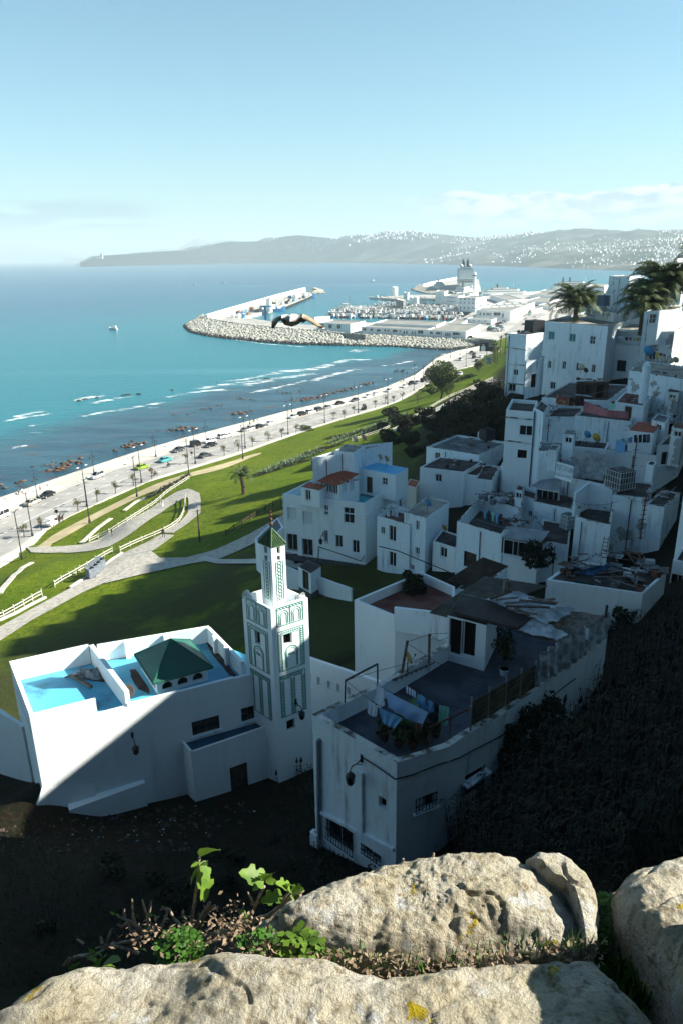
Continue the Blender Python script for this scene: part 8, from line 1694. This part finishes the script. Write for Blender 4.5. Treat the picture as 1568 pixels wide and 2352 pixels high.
wing([((520,425),(500,522),0),((600,424),(580,520),.0),((680,430),(650,470),.02)],'inner_wing',GW);wing([((678,430),(650,470),.02),((740,450),(700,500),.03),((820,505),(760,540),.04),((880,555),(850,590),.05),((950,603),(900,606),.06)],'wing_tip',GB)
mb=MB();mb.tube([gp(400,500,.1),gp(440,512,.1),gp(520,512,.1),gp(590,505,.1),gp(650,498,.1)],[.015,.05,.07,.055,.02],8);mb.build('body',GW,gl,True);mb=MB();mb.tube([gp(640,492,.1),gp(680,500,.1),gp(705,508,.1)],[.03,.04,.01],8);mb.build('head',GW,gl,True);mb=MB();mb.tube([gp(700,506,.1),gp(722,512,.1)],[.012,.003],5);mb.build('beak',mat('yellow_beak',(.5,.35,.05)),gl)
mb=MB();mb.add([gp(410,500,.1),gp(380,480,.04),gp(360,500,.1),gp(378,520,.16)],[(0,1,2,3)]);mb.build('tail',GB,gl)
# ---------------------------------------------------------------- laundry on the clothesline house
LB_=mat('blue_washed_cloth',(.18,.42,.66),None,rough=.9,transl=.2);LM=mat('mint_cloth',(.25,.62,.52),None,rough=.9,transl=.2);LD=mat('navy_cloth',(.02,.03,.05))
def cloth(outline,zt,m,label,dy=0.0,name='laundry',amp=.03,cat='laundry',nn=(22,16),group=None):
    """outline: four pixel corners TL TR BR BL; hangs in the upright plane through its top edge"""
    a,b=P(*outline[0],zt),P(*outline[1],zt);c,d=PV(*outline[2],a,b),PV(*outline[3],a,b);n=Vector((b.y-a.y,a.x-b.x,0)).normalized();vs=[];fs=[];I,J=nn
    for i in range(I+1):
        for j in range(J+1):
            u,v=i/I,j/J;q=a.lerp(b,u).lerp(d.lerp(c,u),v);q=q+n*(math.sin(u*17+v*2+a.x)*amp*(.3+v)+mn.noise(q*3)*amp);q.z -= math.sin(u*math.pi)*.0;vs.append(q)
    for i in range(I):
        for j in range(J): k=i*(J+1)+j;fs.append((k,k+J+1,k+J+2,k+1))
    b_=len(vs);vs += [v-n*.012 for v in vs];fs += [tuple(b_+k for k in f)[::-1] for f in fs]
    mb=MB();mb.add(vs,fs);return tag(mb.build(name,m,None,True),label,cat,group)
ZL=41.9
def shirt(tl,tr,br,bl,zt,m,label):
    """shirt hung by the hem: torso panel plus two sleeves dropping at the shoulders"""
    a,b=P(*tl,zt),P(*tr,zt);c,d=PV(*br,a,b),PV(*bl,a,b);n=Vector((b.y-a.y,a.x-b.x,0)).normalized();w=b-a;h=d-a
    def pt(u,v): q=a.lerp(b,u).lerp(d.lerp(c,u),v);return q+n*(math.sin(u*9+v*3)*.03)
    rows_=[(0,.12,.88),(.55,.12,.88),(.62,.0,1.0),(.8,-.08,1.08),(.82,.0,1.0),(.9,.12,.88),(1.0,.25,.75)];vs=[];fs=[]
    for v,u0_,u1_ in rows_:
        for k in range(7): vs.append(pt(u0_+(u1_-u0_)*k/6,v))
    for i in range(len(rows_)-1):
        for k in range(6): q=i*7+k;fs.append((q,q+7,q+8,q+1))
    b_=len(vs);vs += [v-n*.015 for v in vs];fs += [tuple(b_+k for k in f)[::-1] for f in fs];mb=MB();mb.add(vs,fs);return tag(mb.build('shirt',m,None,True),label,'laundry')
shirt(c3(427,762),c3(488,805),c3(470,908),c3(427,885),ZL,CLOTHW,'long pale blue shirt hanging at the near end of the line')
cloth([c3(486,808),c3(728,925),c3(690,1012),c3(500,900)],ZL,mat('pale_blue_sheet',(.40,.58,.82),None,rough=.9,transl=.25),'large pale sheet sagging along the front clothesline');cloth([c3(385,855),c3(440,890),c3(432,956),c3(384,935)],41.6,CLOTHW,'small white towel at the lower left of the line');cloth([c3(448,900),c3(582,960),c3(535,1018),c3(465,985)],41.6,LB_,'blue towel folded over the lower line')
for i,x_ in enumerate((602,617,632,645)): cloth([c3(x_,772+i*9),c3(x_+11,779+i*9),c3(x_+11,822+i*8),c3(x_,815+i*8)],ZL+.1,CLOTHW,'white sock, %s of four hanging behind the sheet' % ['first','second','third','last'][i],amp=.01,nn=(4,6))
shirt(c3(660,815),c3(722,850),c3(712,915),c3(660,892),ZL+.1,LB_,'blue shirt on the rear clothesline');shirt(c3(724,852),c3(762,872),c3(752,935),c3(722,918),ZL+.1,LB_,'second blue shirt beside a black garment');cloth([c3(764,872),c3(790,884),c3(786,932),c3(762,925)],ZL+.1,LD,'black garment between blue and mint clothes');cloth([c3(791,885),c3(847,900),c3(838,1003),c3(785,985)],ZL+.1,LM,'mint green cloth at the end of the rear line');cloth([c3(735,930),c3(782,935),c3(778,985),c3(735,975)],41.6,LD,'dark blue cloth hanging low behind the sheet');cloth([c3(655,985),c3(690,995),c3(688,1028),c3(652,1025)],41.4,mat('brown_cloth',(.18,.09,.05)),'small brown cloth near the potted plants')
def wire(px_pts,zs,r,label,name='clothesline',m=IRON,sag=0.0): return cable(name,[P(*p,z) for p,z in zip(px_pts,zs)],r,label,'line' if name == 'clothesline' else 'wire',sag,None,m)
wire([c3(425,762),c3(728,925)],[ZL+.02]*2,.012,'front clothesline with the long sheet');wire([c3(600,770),c3(760,870),c3(960,915)],[ZL+.12]*3,.012,'rear clothesline with blue shirts');wire([c3(258,745),c3(400,860),c3(600,965),c3(740,1010)],[42.1,41.62,41.62,41.3],.012,'lower clothesline to the rusty rail')
fr=empty('line_frame',tuple(P(*c3(255,960),40.5)),'rusty black pipe frame holding the clotheslines','frame')
fa_,fb_=P(*c3(255,870),40.5),P(*c3(440,762),40.5);ft_=[PY(*c3(258,745),fa_.y),PY(*c3(440,650),fb_.y)]
for a,b in ((fa_,ft_[0]),(fb_,ft_[1]),(ft_[0],ft_[1])): mb=MB();mb.bar(a,b,.07);mb.build('frame_pipe',IRON,fr)
def post(x0,y0,x1,y1,z,label,w=.12,m=WOODW,cat='post',name='post'): a=P(*c3(x0,y0),z);b=PY(*c3(x1,y1),a.y);mb=MB();mb.bar(a,b,w);return tag(mb.build(name,m),label,cat)
post(572,740,610,520,40.0,'leaning wooden post with a satellite dish on the parapet');post(732,650,735,480,40.3,'upright dark post at the far parapet');post(968,1030,972,890,40.5,'grey metal post at the end of the plank fence',.08,mat('grey_pipe',(.2,.2,.2)));
ra,rb=P(*c3(742,1010),41.4),P(*c3(965,905),41.6);mb=MB();mb.bar(ra,rb,.06);mb.bar(ra,ra-Vector((0,0,1.2)),.06);mb.bar(ra.lerp(rb,.5),ra.lerp(rb,.5)-Vector((0,0,1.2)),.05);tag(mb.build('railing',RUST),'rusty rail beside the potted plants','railing')
q=P(*c3(612,625),41.2);r=empty('satellite_dish',(q.x,q.y,40.4),'yellowed dish strapped to the leaning post','dish');dish(r,mat('yellow_dish',(.35,.25,.06)),.36,.2,1.9,.9)
ld=empty('ladder',tuple(P(*c3(640,740),39.8)),'wooden ladder lying along the inside of the far parapet','ladder');l0,l1=P(*c3(545,770),39.85),P(*c3(745,655),39.85);u0_,u1_=P(*c3(525,742),40.55),P(*c3(765,640),40.4)
for a,b in ((l0,l1),(u0_,u1_)): mb=MB();mb.bar(a,b,.07);mb.build('ladder_rail',WOODW,ld)
for k in range(8): t=(k+.5)/8;mb=MB();mb.bar(l0.lerp(l1,t),u0_.lerp(u1_,t),.05);mb.build('rung',WOODW,ld)
for pts,zs,lb in (([c3(258,745),c3(440,690),c3(600,650),c3(735,600),c3(835,560)],[42.1,42.2,42.2,42.1,42],'thin wire strung along the far parapet'),([c3(610,525),c3(735,480),c3(840,475)],[43.0,43.1,43],'upper wire between the posts'),([c3(735,480),c3(790,520),c3(840,500)],[43.1,42.6,42.6],'slack wire between the posts'),([c3(620,540),c3(900,720),c3(1100,800)],[42.8,42.2,41.8],'long thin line crossing the terrace')): wire(pts,zs,.012,lb,'wire')
# potted plants on the terrace corner
random.seed(2)
PT=mat('potted_leaf',(.035,.05,.015),(.07,.08,.025),4,.6)
for i,(x_,y_,r_,h_,lb) in enumerate(((480,1080,.55,.7,'bushy potted plant at the front corner of the terrace'),(560,1120,.6,.6,'wide potted plant beside the banana leaf'),(700,1080,.5,.7,'potted shrub under the rusty rail'),(640,1130,.45,.5,'small potted plant on the terrace edge'),(770,1060,.45,.6,'potted plant near the rail post'),(1120,540,.9,1.3,'climbing plant beside the black doorway'),(1170,620,.8,.8,'dark shrub in pots under the slab roof'),(1060,560,.25,1.2,'thin climber against the rooftop room'))):
    q=P(*c3(x_,y_),39.7);rr=empty('potted_plant',tuple(q),lb,'plant');mb=MB();mb.lathe(q,[(.16,0),(.24,.4),(.26,.42),(.2,.4)],10);mb.build('pot',RUST,rr);leafcloud((q.x,q.y,q.z+.4+h_*.5),(r_,r_,h_),420,.12,PT,rr,'foliage',200+i)
q=P(*c3(590,1100),39.8);rr=empty('banana_plant',tuple(q),'banana plant with one broad upright leaf on the terrace','plant')
for a_,L_ in ((.9,1.9),(2.4,1.2),(-.4,1.1),(4.0,1.0)): fig_leaf(rr,q+Vector((0,0,.4)),Vector((math.cos(a_)*.45,math.sin(a_)*.45,1)),L_,.4,False,mat('banana_leaf',(.10,.16,.04),(.06,.10,.03),3,.5),'leaf')
mb=MB();q=P(*c3(1160,710),39.66);mb.lathe(q,[(.2,0),(.25,.35),(.27,.35),(.22,.33)],12);tag(mb.build('bucket',mat('pale_bucket',(.4,.45,.5))),'pale bucket standing by the plank fence','bucket')
# vine hanging on the right wall
for i,(x_,y_,r_) in enumerate(((1180,1060,1.2),(1250,1000,1.3),(1320,930,1.2),(1150,1170,.9),(1400,880,1.0))):
    k_=4 if x_ < 1130 else 5;p=PV(*c3(x_,y_),HW[5],HW[6]);n=Vector((HW[6].y-HW[5].y,HW[5].x-HW[6].x,0)).normalized();q=p+n*.35;leafcloud(tuple(q),(r_*.8,r_*.6,r_),420,.15,DARKL,None,'vine',300+i);tag(COL.objects[-1],'dark vine clump %s on the right wall of the clothesline house' % ['second from the front','third from the front','fourth from the front','lowest','farthest back'][i],'vine')
# ---------------------------------------------------------------- rooftop clutter over the town
def dish_at(px_,py_,z,label,r_=.45,m=None,tilt=.35,az=2.2,h=1.0): q=P(px_,py_,z);rr=empty('satellite_dish',tuple(q),label,'dish');dish(rr,m or mat('pale_dish',(.5,.46,.38),(.4,.33,.25),3),r_,tilt,az,h)
RD=mat('rust_tinted_dish',(.45,.26,.18));BD=mat('blue_dish',(.05,.22,.42));YD=mat('ochre_dish',(.45,.30,.03))
for a in ((*c4(665,505),34.6,'white dish at the left end of the sky-blue roof'),(*c4(757,475),34.9,'pale dish at the back of the sky-blue roof'),(*c4(842,490),34.9,'cream dish near the middle of the sky-blue roof'),(*c4(876,500),34.9,'reddish dish at the right of the sky-blue roof',.45,RD),(*c4(705,395),37.3,'white dish on the tall roof block, left one',.5),(*c4(752,385),37.3,'reddish dish on the tall roof block, right one',.5,RD),(*c4(1100,745),32.5,'teal dish on the flat brown roof',.5,BD),(*c4(1190,880),29.7,'orange dish on the small roof by the lane',.4,YD),(*c4(478,525),33.7,'dark dish on the left side room',.4,IRON),
          (*c5(790,560),43.1,'white dish above the glazed shack',.55),(*c5(825,585),43.1,'thin dark-backed dish above the glazed shack',.4,IRON),(*c5(1290,445),45.5,'big blue dish on the peeling wall corner',.8,BD),(*c5(1400,500),45.1,'white dish on the cracked roof, first from the left'),(*c5(1462,515),45.1,'white dish on the cracked roof, second from the left'),(*c5(1500,510),45.1,'white dish on the cracked roof, third from the left'),(*c5(900,1105),38.4,'ochre dish on the dark roof',.55,YD),(*c5(835,1080),38.4,'teal edged dish beside the ochre one',.5,BD),(*c5(1480,820),42.3,'grey dish on the brown roof terrace',.4),(*c5(1348,770),42.3,'pale dish by the round chimney',.4),(*c8(668,825),48.9,'grey dish on the big house roof',.45),(*c8(1310,700),51.1,'white dish on the top-floor roof',.4)): dish_at(*a)
# water tanks
def tank(px_,py_,z,w_,h_,m,label,cage=False):
    q=P(px_,py_,z);r=empty('water_tank',tuple(q),label,'water tank');mb=MB();mb.box(q+Vector((0,0,h_/2)),(w_,w_,h_),.4,taper=.96);mb.build('tank_body',m,r)
    mb=MB();mb.lathe(q+Vector((0,0,h_)),[(.25,0),(.25,.12),(.02,.14)],10);mb.build('lid',m,r)
    if cage:
        for k in range(7):
            for s in range(4): a=.4+s*math.pi/2;d=Vector((math.cos(a),math.sin(a),0));n=Vector((-d.y,d.x,0));p=q+d*w_*.53+n*w_*(k/6-.5);mb=MB();mb.bar(p,p+Vector((0,0,h_)),.03);mb.build('cage_bar',ALU,r)
        for z_ in (.1,.4,.7,.98):
            mb=MB()
            for s in range(4): a=.4+s*math.pi/2;d=Vector((math.cos(a),math.sin(a),0));n=Vector((-d.y,d.x,0));mb.bar(q+d*w_*.54-n*w_*.54+Vector((0,0,h_*z_)),q+d*w_*.54+n*w_*.54+Vector((0,0,h_*z_)),.03)
            mb.build('cage_ring',ALU,r)
BT=mat('black_plastic',(.02,.02,.022),None,rough=.5)
tank(*c4(1425,350),32.35,1.9,1.7,BT,'black water tank on the patched grey roof');tank(*c4(1387,345),32.35,.6,1.0,ALU,'small white gas bottle beside the black tank');tank(*c5(442,240),47.4,2.4,1.9,BT,'ribbed black tank on the tower house roof');tank(*c5(88,1055),32.5,1.7,1.6,BT,'square black tank left of the row house');tank(*c5(1085,1420),38.2,1.9,1.9,mat('covered_tank',(.06,.05,.045),(.16,.15,.14),2),'large caged tank under a torn cover',True);tank(*c6(690,400),33.9,1.0,1.5,mat('green_grey_tank',(.12,.17,.16)),'caged tank wrapped in green sheet beside the dark roof',True);tank(*c8(630,660),52,1.6,1.6,mat('blue_grey_tank',(.06,.10,.13)),'blue-grey tank on the skyline terrace')
q=P(*c5(1258,778),42.3);mb=MB();mb.tube([q,q+Vector((0,0,4.3))],.5,12);mb.tube([q+Vector((0,0,4.3)),q+Vector((0,0,4.6)),q+Vector((.3,0,4.8))],[.55,.55,.3],12);tag(mb.build('chimney',WHITE2),'tall round plastered chimney on the brown terrace','chimney')
# carpets, blankets and laundry in the town
CP=mat('dark_red_carpet',(.14,.03,.02),(.35,.25,.18),2.2,.9,lo=.55,hi=.6);PB=mat('pink_blanket',(.42,.16,.17),(.30,.10,.11),3,.9)
cloth([c5(612,708),c5(710,740),c5(700,800),c5(602,785)],43.2,CP,'dark patterned carpet hung over the terrace line',nn=(16,10));cloth([c5(710,740),c5(820,738),c5(815,800),c5(700,798)],43.2,mat('black_patterned_rug',(.03,.015,.015),(.3,.2,.12),2.5,.9,lo=.6,hi=.64),'black patterned rug beside the red carpet',nn=(16,10));cloth([c5(815,760),c5(985,830),c5(980,880),c5(812,845)],42.8,PB,'pink patterned blanket, left half',nn=(16,10));cloth([c5(985,830),c5(1155,842),c5(1150,898),c5(980,880)],42.8,PB,'pink patterned blanket, right half',nn=(16,10));cloth([c5(890,762),c5(1010,765),c5(1005,822),c5(960,818)],43.4,CLOTHW,'white sheets drying behind the pink blanket');cloth([c5(1010,775),c5(1058,790),c5(1050,825),c5(1008,822)],43.4,LM,'pale teal towel at the end of the white sheets')
cloth([c5(1015,1038),c5(1060,1050),c5(1052,1130),c5(1015,1120)],40.6,CLOTHW,'white cloth with dark blots on the patched house');cloth([c5(1060,1052),c5(1130,1075),c5(1125,1160),c5(1055,1145)],40.6,LB_,'blue and white cloth beside the blotted one');cloth([c5(1150,1045),c5(1185,1030),c5(1183,1075),c5(1150,1080)],40.8,LB_,'light blue cloth near the red-tiled roof room')
for i,(x_,c_) in enumerate(((1195,LD),(1230,LD),(1262,LD),(1290,mat('grey_cloth',(.1,.1,.12))))): cloth([c5(x_,1020-i*2),c5(x_+26,1018-i*2),c5(x_+24,1075),c5(x_,1078)],41.0,c_,'dark garment %s on the line before the red-tiled room' % ['first','second','third','last'][i],nn=(6,6))
for i,(x_,y_,c_) in enumerate(((880,745,CLOTHW),(905,742,CLOTHW),(925,748,CLOTHW))): cloth([c4(x_,y_-12),c4(x_+16,y_-10),c4(x_+16,y_+28),c4(x_,y_+26)],32.2,c_,'white towel %s on the terrace line right of the blue-roofed house' % ['first','second','third'][i],nn=(6,6))
cols=[LB_,CLOTHW,LD,PB,LM,YD]
for i in range(7): cloth([c8(790+i*45,1022+i*3),c8(825+i*45,1024+i*3),c8(823+i*45,1065+i*2),c8(792+i*45,1063+i*2)],46.2,cols[i % 6],'%s laundry piece hanging in the loggia' % ['blue','white','dark','pink','mint','ochre','last blue'][i],nn=(4,4))
for i in range(5): cloth([c8(1165+i*40,1185+i*10),c8(1200+i*40,1190+i*10),c8(1198+i*40,1290),c8(1166+i*40,1290)],46.0,[LD,LD,YD,LD,CP][i],['black garment','charcoal garment','ochre garment','navy garment','dark red garment'][i]+' hanging under the peeling wall',nn=(5,5))
for i in range(5): cloth([c6(60+i*30,260+i*8),c6(80+i*30,264+i*8),c6(78+i*30,330+i*12),c6(60+i*30,326+i*12)],33.9,cols[(i*2) % 6],['blue','dark','mint','second blue','second dark'][i]+' wash hung inside the cluttered courtyard',nn=(5,5))
for i,(x_,lb) in enumerate(((990,'white'),(1020,'white and green'),(1040,'pink'),(1070,'second white'),(1095,'pale blue'))): cloth([c8(x_,735),c8(x_+24,738),c8(x_+20,775),c8(x_,772)],50.2,[CLOTHW,LM,PB,CLOTHW,LB_][i],lb+' wash on the line below the palms',nn=(4,4))
# awnings, corrugated roofs
corrug('corrugated_roof',[P(*c5(400,1410),35.4),P(*c5(640,1440),35.4),P(*c5(645,1340),36.0),P(*c5(500,1355),36.0)],CORRW,'pale corrugated canopy over the glazed balcony','roof',12)
corrug('corrugated_roof',[P(*c6(190,470),34.3),P(*c6(475,515),34.3),P(*c6(560,425),34.8),P(*c6(295,390),34.8)],CORRW,'pale corrugated canopy over the glazed porch','roof',16)
sheet('awning',[P(*c5(685,1198),38.3),P(*c5(980,1225),38.0),P(*c5(990,1165),39.0),P(*c5(835,1138),39.3)],TARP,'pale cloth awning over the baluster balcony','awning',.08,18,.02,1.2,4)
a_,b_=P(*c5(745,1200),38.2),P(*c5(980,1228),38.0);sheet('hanging_tarp',[a_-Vector((0,0,2.1)),b_-Vector((0,0,2.1)),b_,a_],TARP,'grey cloth curtain hanging under the pale awning','tarp',.08,18,.012,1.5,5,fold=4)
bal=empty('balustrade',tuple(P(*c5(675,1290),36.8)),'white baluster railing on the balcony','railing')
ba,bb_=P(*c5(612,1225),38.0),P(*c5(742,1262),38.0);mb=MB();mb.bar(ba,bb_,.22,.14);mb.build('handrail',WHITE,bal)
for k in range(10): q=ba.lerp(bb_,(k+.5)/10)-Vector((0,0,1.5));mb=MB();mb.lathe(q,[(.08,0),(.05,.15),(.13,.5),(.06,.9),(.09,1.4)],8);mb.build('baluster',WHITE,bal)
mb=MB();mb.bar(ba-Vector((0,0,1.6)),bb_-Vector((0,0,1.6)),.3,.25);mb.build('balcony_base',WHITE,bal)
# junk on roofs
random.seed(77);JM=[WOODD,WOODW,RUST,mat('grey_junk',(.12,.13,.14)),IRON,mat('pale_junk',(.35,.37,.38))]
def junk(poly,z,n,label,zone,smin=.2,smax=1.1):
    f=reg(poly)
    for i in range(n):
        x_,y_=f(random);q=P(x_,y_,z);k=random.randrange(6);s=random.uniform(smin,smax);mb=MB();ty=random.choice(('plank','plank','box','sheet','pipe'));a=random.random()*3.1
        if ty == 'plank': mb.box(q+Vector((0,0,.08+random.random()*.3)),(s*2.2,.14,.05),a,random.uniform(-.2,.2),random.uniform(-.15,.15));nm='plank'
        elif ty == 'box': mb.box(q+Vector((0,0,s*.25)),(s*.7,s*.5,s*.5),a,taper=.9);nm='crate'
        elif ty == 'sheet': mb.box(q+Vector((0,0,.12+random.random()*.2)),(s*1.3,s,.03),a,random.uniform(-.2,.2),random.uniform(-.2,.2));nm='sheet'
        else: d=Vector((math.cos(a),math.sin(a),.1))*s*1.2;mb.tube([q+Vector((0,0,.15))-d*.5,q+Vector((0,0,.15))+d],.05,6);nm='pipe'
        tag(mb.build(nm,JM[k]),'%s scrap %s %s' % (['dark wood','grey wood','rusty','grey','black','pale'][k],nm,label),nm,zone)
JUNKP=[c6(620,800),c6(720,640),c6(880,620),c6(1040,580),c6(1200,560),c6(1240,640),c6(1420,740),c6(1260,890),c6(940,830)]
junk(JUNKP,37.15,90,'in the junk heap on the blue-white house','junk heaped on the roof')
junk([c4(1110,480),c4(1200,460),c4(1340,470),c4(1460,500),c4(1450,545),c4(1300,520),c4(1120,500)],31.95,26,'on the dark stepped roof','junk on the dark stepped roof',.2,.8)
junk([c4(1180,370),c4(1360,350),c4(1440,400),c4(1350,420),c4(1180,390)],32.3,12,'on the patched blue-grey roof','pieces on the patched roof',.3,.9)
junk([c6(20,170),c6(120,130),c6(320,150),c6(330,230),c6(120,240),c6(0,230)],33.5,40,'over the cluttered courtyard','junk over the courtyard');junk([c6(180,330),c6(420,350),c6(430,390),c6(260,430)],33.4,18,'between the courtyard and the porch','junk beside the porch',.2,.7)
junk([c5(540,800),c5(690,810),c5(700,880),c5(540,870)],40.5,14,'on the weathered house under the carpets','junk under the carpets',.2,.8);junk([c5(250,235),c5(380,225),c5(480,240),c5(380,260)],47.4,12,'on the tower house roof','junk on the tower house roof',.2,.9);junk([c5(1180,520),c5(1560,560),c5(1500,600),c5(1300,575)],45.0,12,'on the cracked roof','pieces on the cracked roof',.2,.8);junk([c5(1250,1420),c5(1500,1440),c5(1450,1500),c5(1290,1490)],38.1,14,'on the far right dark roof','pieces on the far right roof',.2,.7)
for pts,z_,lb in (([c3(460,250),c3(0,0),c3(0,0)],0,''),):
    pass
sheet('tarp',[P(*c6(740,740),37.5),P(*c6(900,760),37.5),P(*c6(1060,670),37.9),P(*c6(900,690),38.1)],mat('blue_tarp',(.03,.10,.22),(.02,.06,.13),2,.5),'crumpled blue tarp on the junk heap','tarp',.22,26,.015,1.8,9)
a_,b_=P(*c6(745,785),37.4),P(*c6(885,810),37.4);sheet('hanging_tarp',[a_+Vector((0,-.15,-2.3)),b_+Vector((0,-.15,-2.3)),b_+Vector((0,-.15,0)),a_+Vector((0,-.15,0))],mat('dark_green_cloth',(.015,.055,.045)),'dark green cloth hanging over the front of the junk roof','cloth',.06,16,.02,1.4,12)
ldr=empty('ladder',tuple(P(*c6(965,610),37)),'rusty ladder leaning on the tall blank wall','ladder');A_,B_=P(*c6(945,605),37.1),P(*c6(985,612),37.1);C_,D_=PY(*c6(972,465),A_.y+.8),PY(*c6(1003,467),B_.y+.8)
for a,b in ((A_,C_),(B_,D_)): mb=MB();mb.bar(a,b,.05);mb.build('ladder_rail',RUST,ldr)
for k in range(5): t=(k+.6)/5.2;mb=MB();mb.bar(A_.lerp(C_,t),B_.lerp(D_,t),.04);mb.build('rung',RUST,ldr)
def pole_(pa,pb,y_from,z,label,w=.08,m=RUST,name='pole'): a=P(*pa,z);b=PY(*pb,a.y);mb=MB();mb.bar(a,b,w);
pm=MB();a=P(*c6(1240,490),37.0);b=PY(*c6(1290,140),a.y);pm.bar(a,b,.09)
for k in range(10): q=a.lerp(b,(k+.5)/10);pm.bar(q-Vector((.22,0,0)),q+Vector((.22,0,0)),.05)
tag(pm.build('antenna_pole',RUST),'rusty climbing pole against the tall blank wall','pole')
pm=MB();a=P(*c5(1180,1340),38.6);b=PY(*c5(1222,1040),a.y);pm.bar(a,b,.08)
for k in range(5): q=a.lerp(b,(k+.5)/5);pm.bar(q-Vector((.25,0,0)),q+Vector((.25,0,0)),.05)
tag(pm.build('antenna_pole',RUST),'rusty cross-barred pole before the brick-patched house','pole')
# cables on the house fronts
def wcable(Q,f,pts,label,r_=.05,o=.07):
    a,b=Q[f],Q[(f+1) % 4];n=Vector((b.y-a.y,a.x-b.x,0)).normalized();return cable('wall_cable',[PV(*p,a,b)+n*o for p in pts],r_,label)
wcable(Q3,0,[c4(335,965),c4(440,1000),c4(508,1025),c4(510,935),c4(600,965),c4(700,1000),c4(742,1015),c4(758,985)],'thick black cable stepping across the three-storey house')
lantern(c4(535,865),Q3[0],Q3[1],'black lantern on the front of the three-storey house',1.1)
ta=empty('x',(0,0,0));bpy.data.objects.remove(ta)
hx=[P(*c4(835,925),29.2),P(*c4(940,950),28.8),P(*c4(1060,1000),28.3),P(*c4(1240,1075),27.6)];cable('wall_cable',[q+Vector((0,-.5,0)) for q in hx],.06,'thick black cable over the two-storey house fronts')
shrub(0,0,1.9,1.5,'dark leafy bush beside the glazed porch',DARKL,700,.28,400,'bush','bush',q=P(*c6(450,660),33));shrub(0,0,1.2,1.6,'dark bush against the low wall of the junk house',DARKL,700,.2,401,'bush','bush',q=P(*c6(1080,1180),34.5));shrub(0,0,1.4,1.2,'dark plants inside the red terrace corner',DARKL,900,.22,402,'shrub','shrub',q=P(*c3(640,235),35.4))
for i,(x_,y_,z_,r_) in enumerate(((c8(590,750)[0],c8(590,750)[1],45,4),(c8(470,800)[0],c8(470,800)[1],44,3.5),(c8(1400,640)[0],c8(1400,640)[1],48,4.5),(c8(1500,560)[0],c8(1500,560)[1],49,5))): shrub(0,0,r_,3.2,'green shrub %s' % ['right of the bushy palm trunk','behind the bushy palm trunk','under the largest palm','at the right edge under the palms'][i],LEAFM,1600,.3,410+i,q=P(x_,y_,z_))
# fill between the town houses: dark lane ground already; crowd of low rear walls
house('white_house','plain white house wall behind the cluttered courtyard',[c5(0,1345),c5(130,1362),c5(180,1262)],32.2,26,.1,.2,(),WHITE2,ROOFD)
house('white_house','slim white house standing right of the dark stepped roof',[c5(188,1250),c5(300,1290),c5(312,1262)],32.6,27,.1,.2,(),WHITE2,ROOFD)
house('white_house','white house edge with barred window at the far right lane',[c6(1490,640),c6(1580,660),c6(1640,560)],37.4,31,.2,.2,[W6(0,1512,850,1.1,2.2,'bars')],WHITE,ROOFD)
junk([c5(560,720),c5(720,730),c5(740,750),c5(560,745)],40.8,10,'on the low white building','pieces on the low building',.2,.6)
junk([c5(700,1070),c5(980,1085),c5(960,1115),c5(700,1095)],38.3,12,'on the dark roof with the ochre dish','pieces on the dish roof',.2,.6)
junk([c5(1090,740),c5(1300,745),c5(1280,780),c5(1080,765)],42.2,12,'on the brown terrace by the chimney','pieces by the chimney',.2,.6)
junk([c5(770,600),c5(1000,600),c5(1000,620),c5(780,620)],43.0,10,'on the glazed shack roof','planks on the shack',.3,.8)
junk([c5(1320,860),c5(1560,880),c5(1560,930),c5(1330,900)],41.2,14,'on the grey roof at the right edge','pieces at the right edge',.2,.7)
junk([c5(760,1460),c5(1000,1480),c5(980,1600),c5(800,1560)],35.9,8,'on the sunken dark roof','pieces on the sunken roof',.2,.6)
for a,b,za,zb2,lb in ((c5(500,730),c5(1150,640),43.6,44.0,'sagging wire above the shack terrace'),(c5(720,1500),c5(1080,1520),38,38.6,'thin wire before the sunken roof'),(c5(1290,1500),c5(1510,1410),39.2,39.8,'pale hose looping over the far right roof'),(c5(780,1280),c5(1180,1320),38,38.8,'wire before the balcony'),(c6(0,330),c6(560,420),34.8,35.2,'wire over the cluttered courtyard'),(c6(1100,150),c6(1560,210),39,39.5,'wire crossing the tall blank wall'),(c4(840,720),c4(985,690),33,33.4,'line over the clothesline terrace')):
    wire([a,b],[za,zb2],.025,lb,'wire',PIPEG,.5)
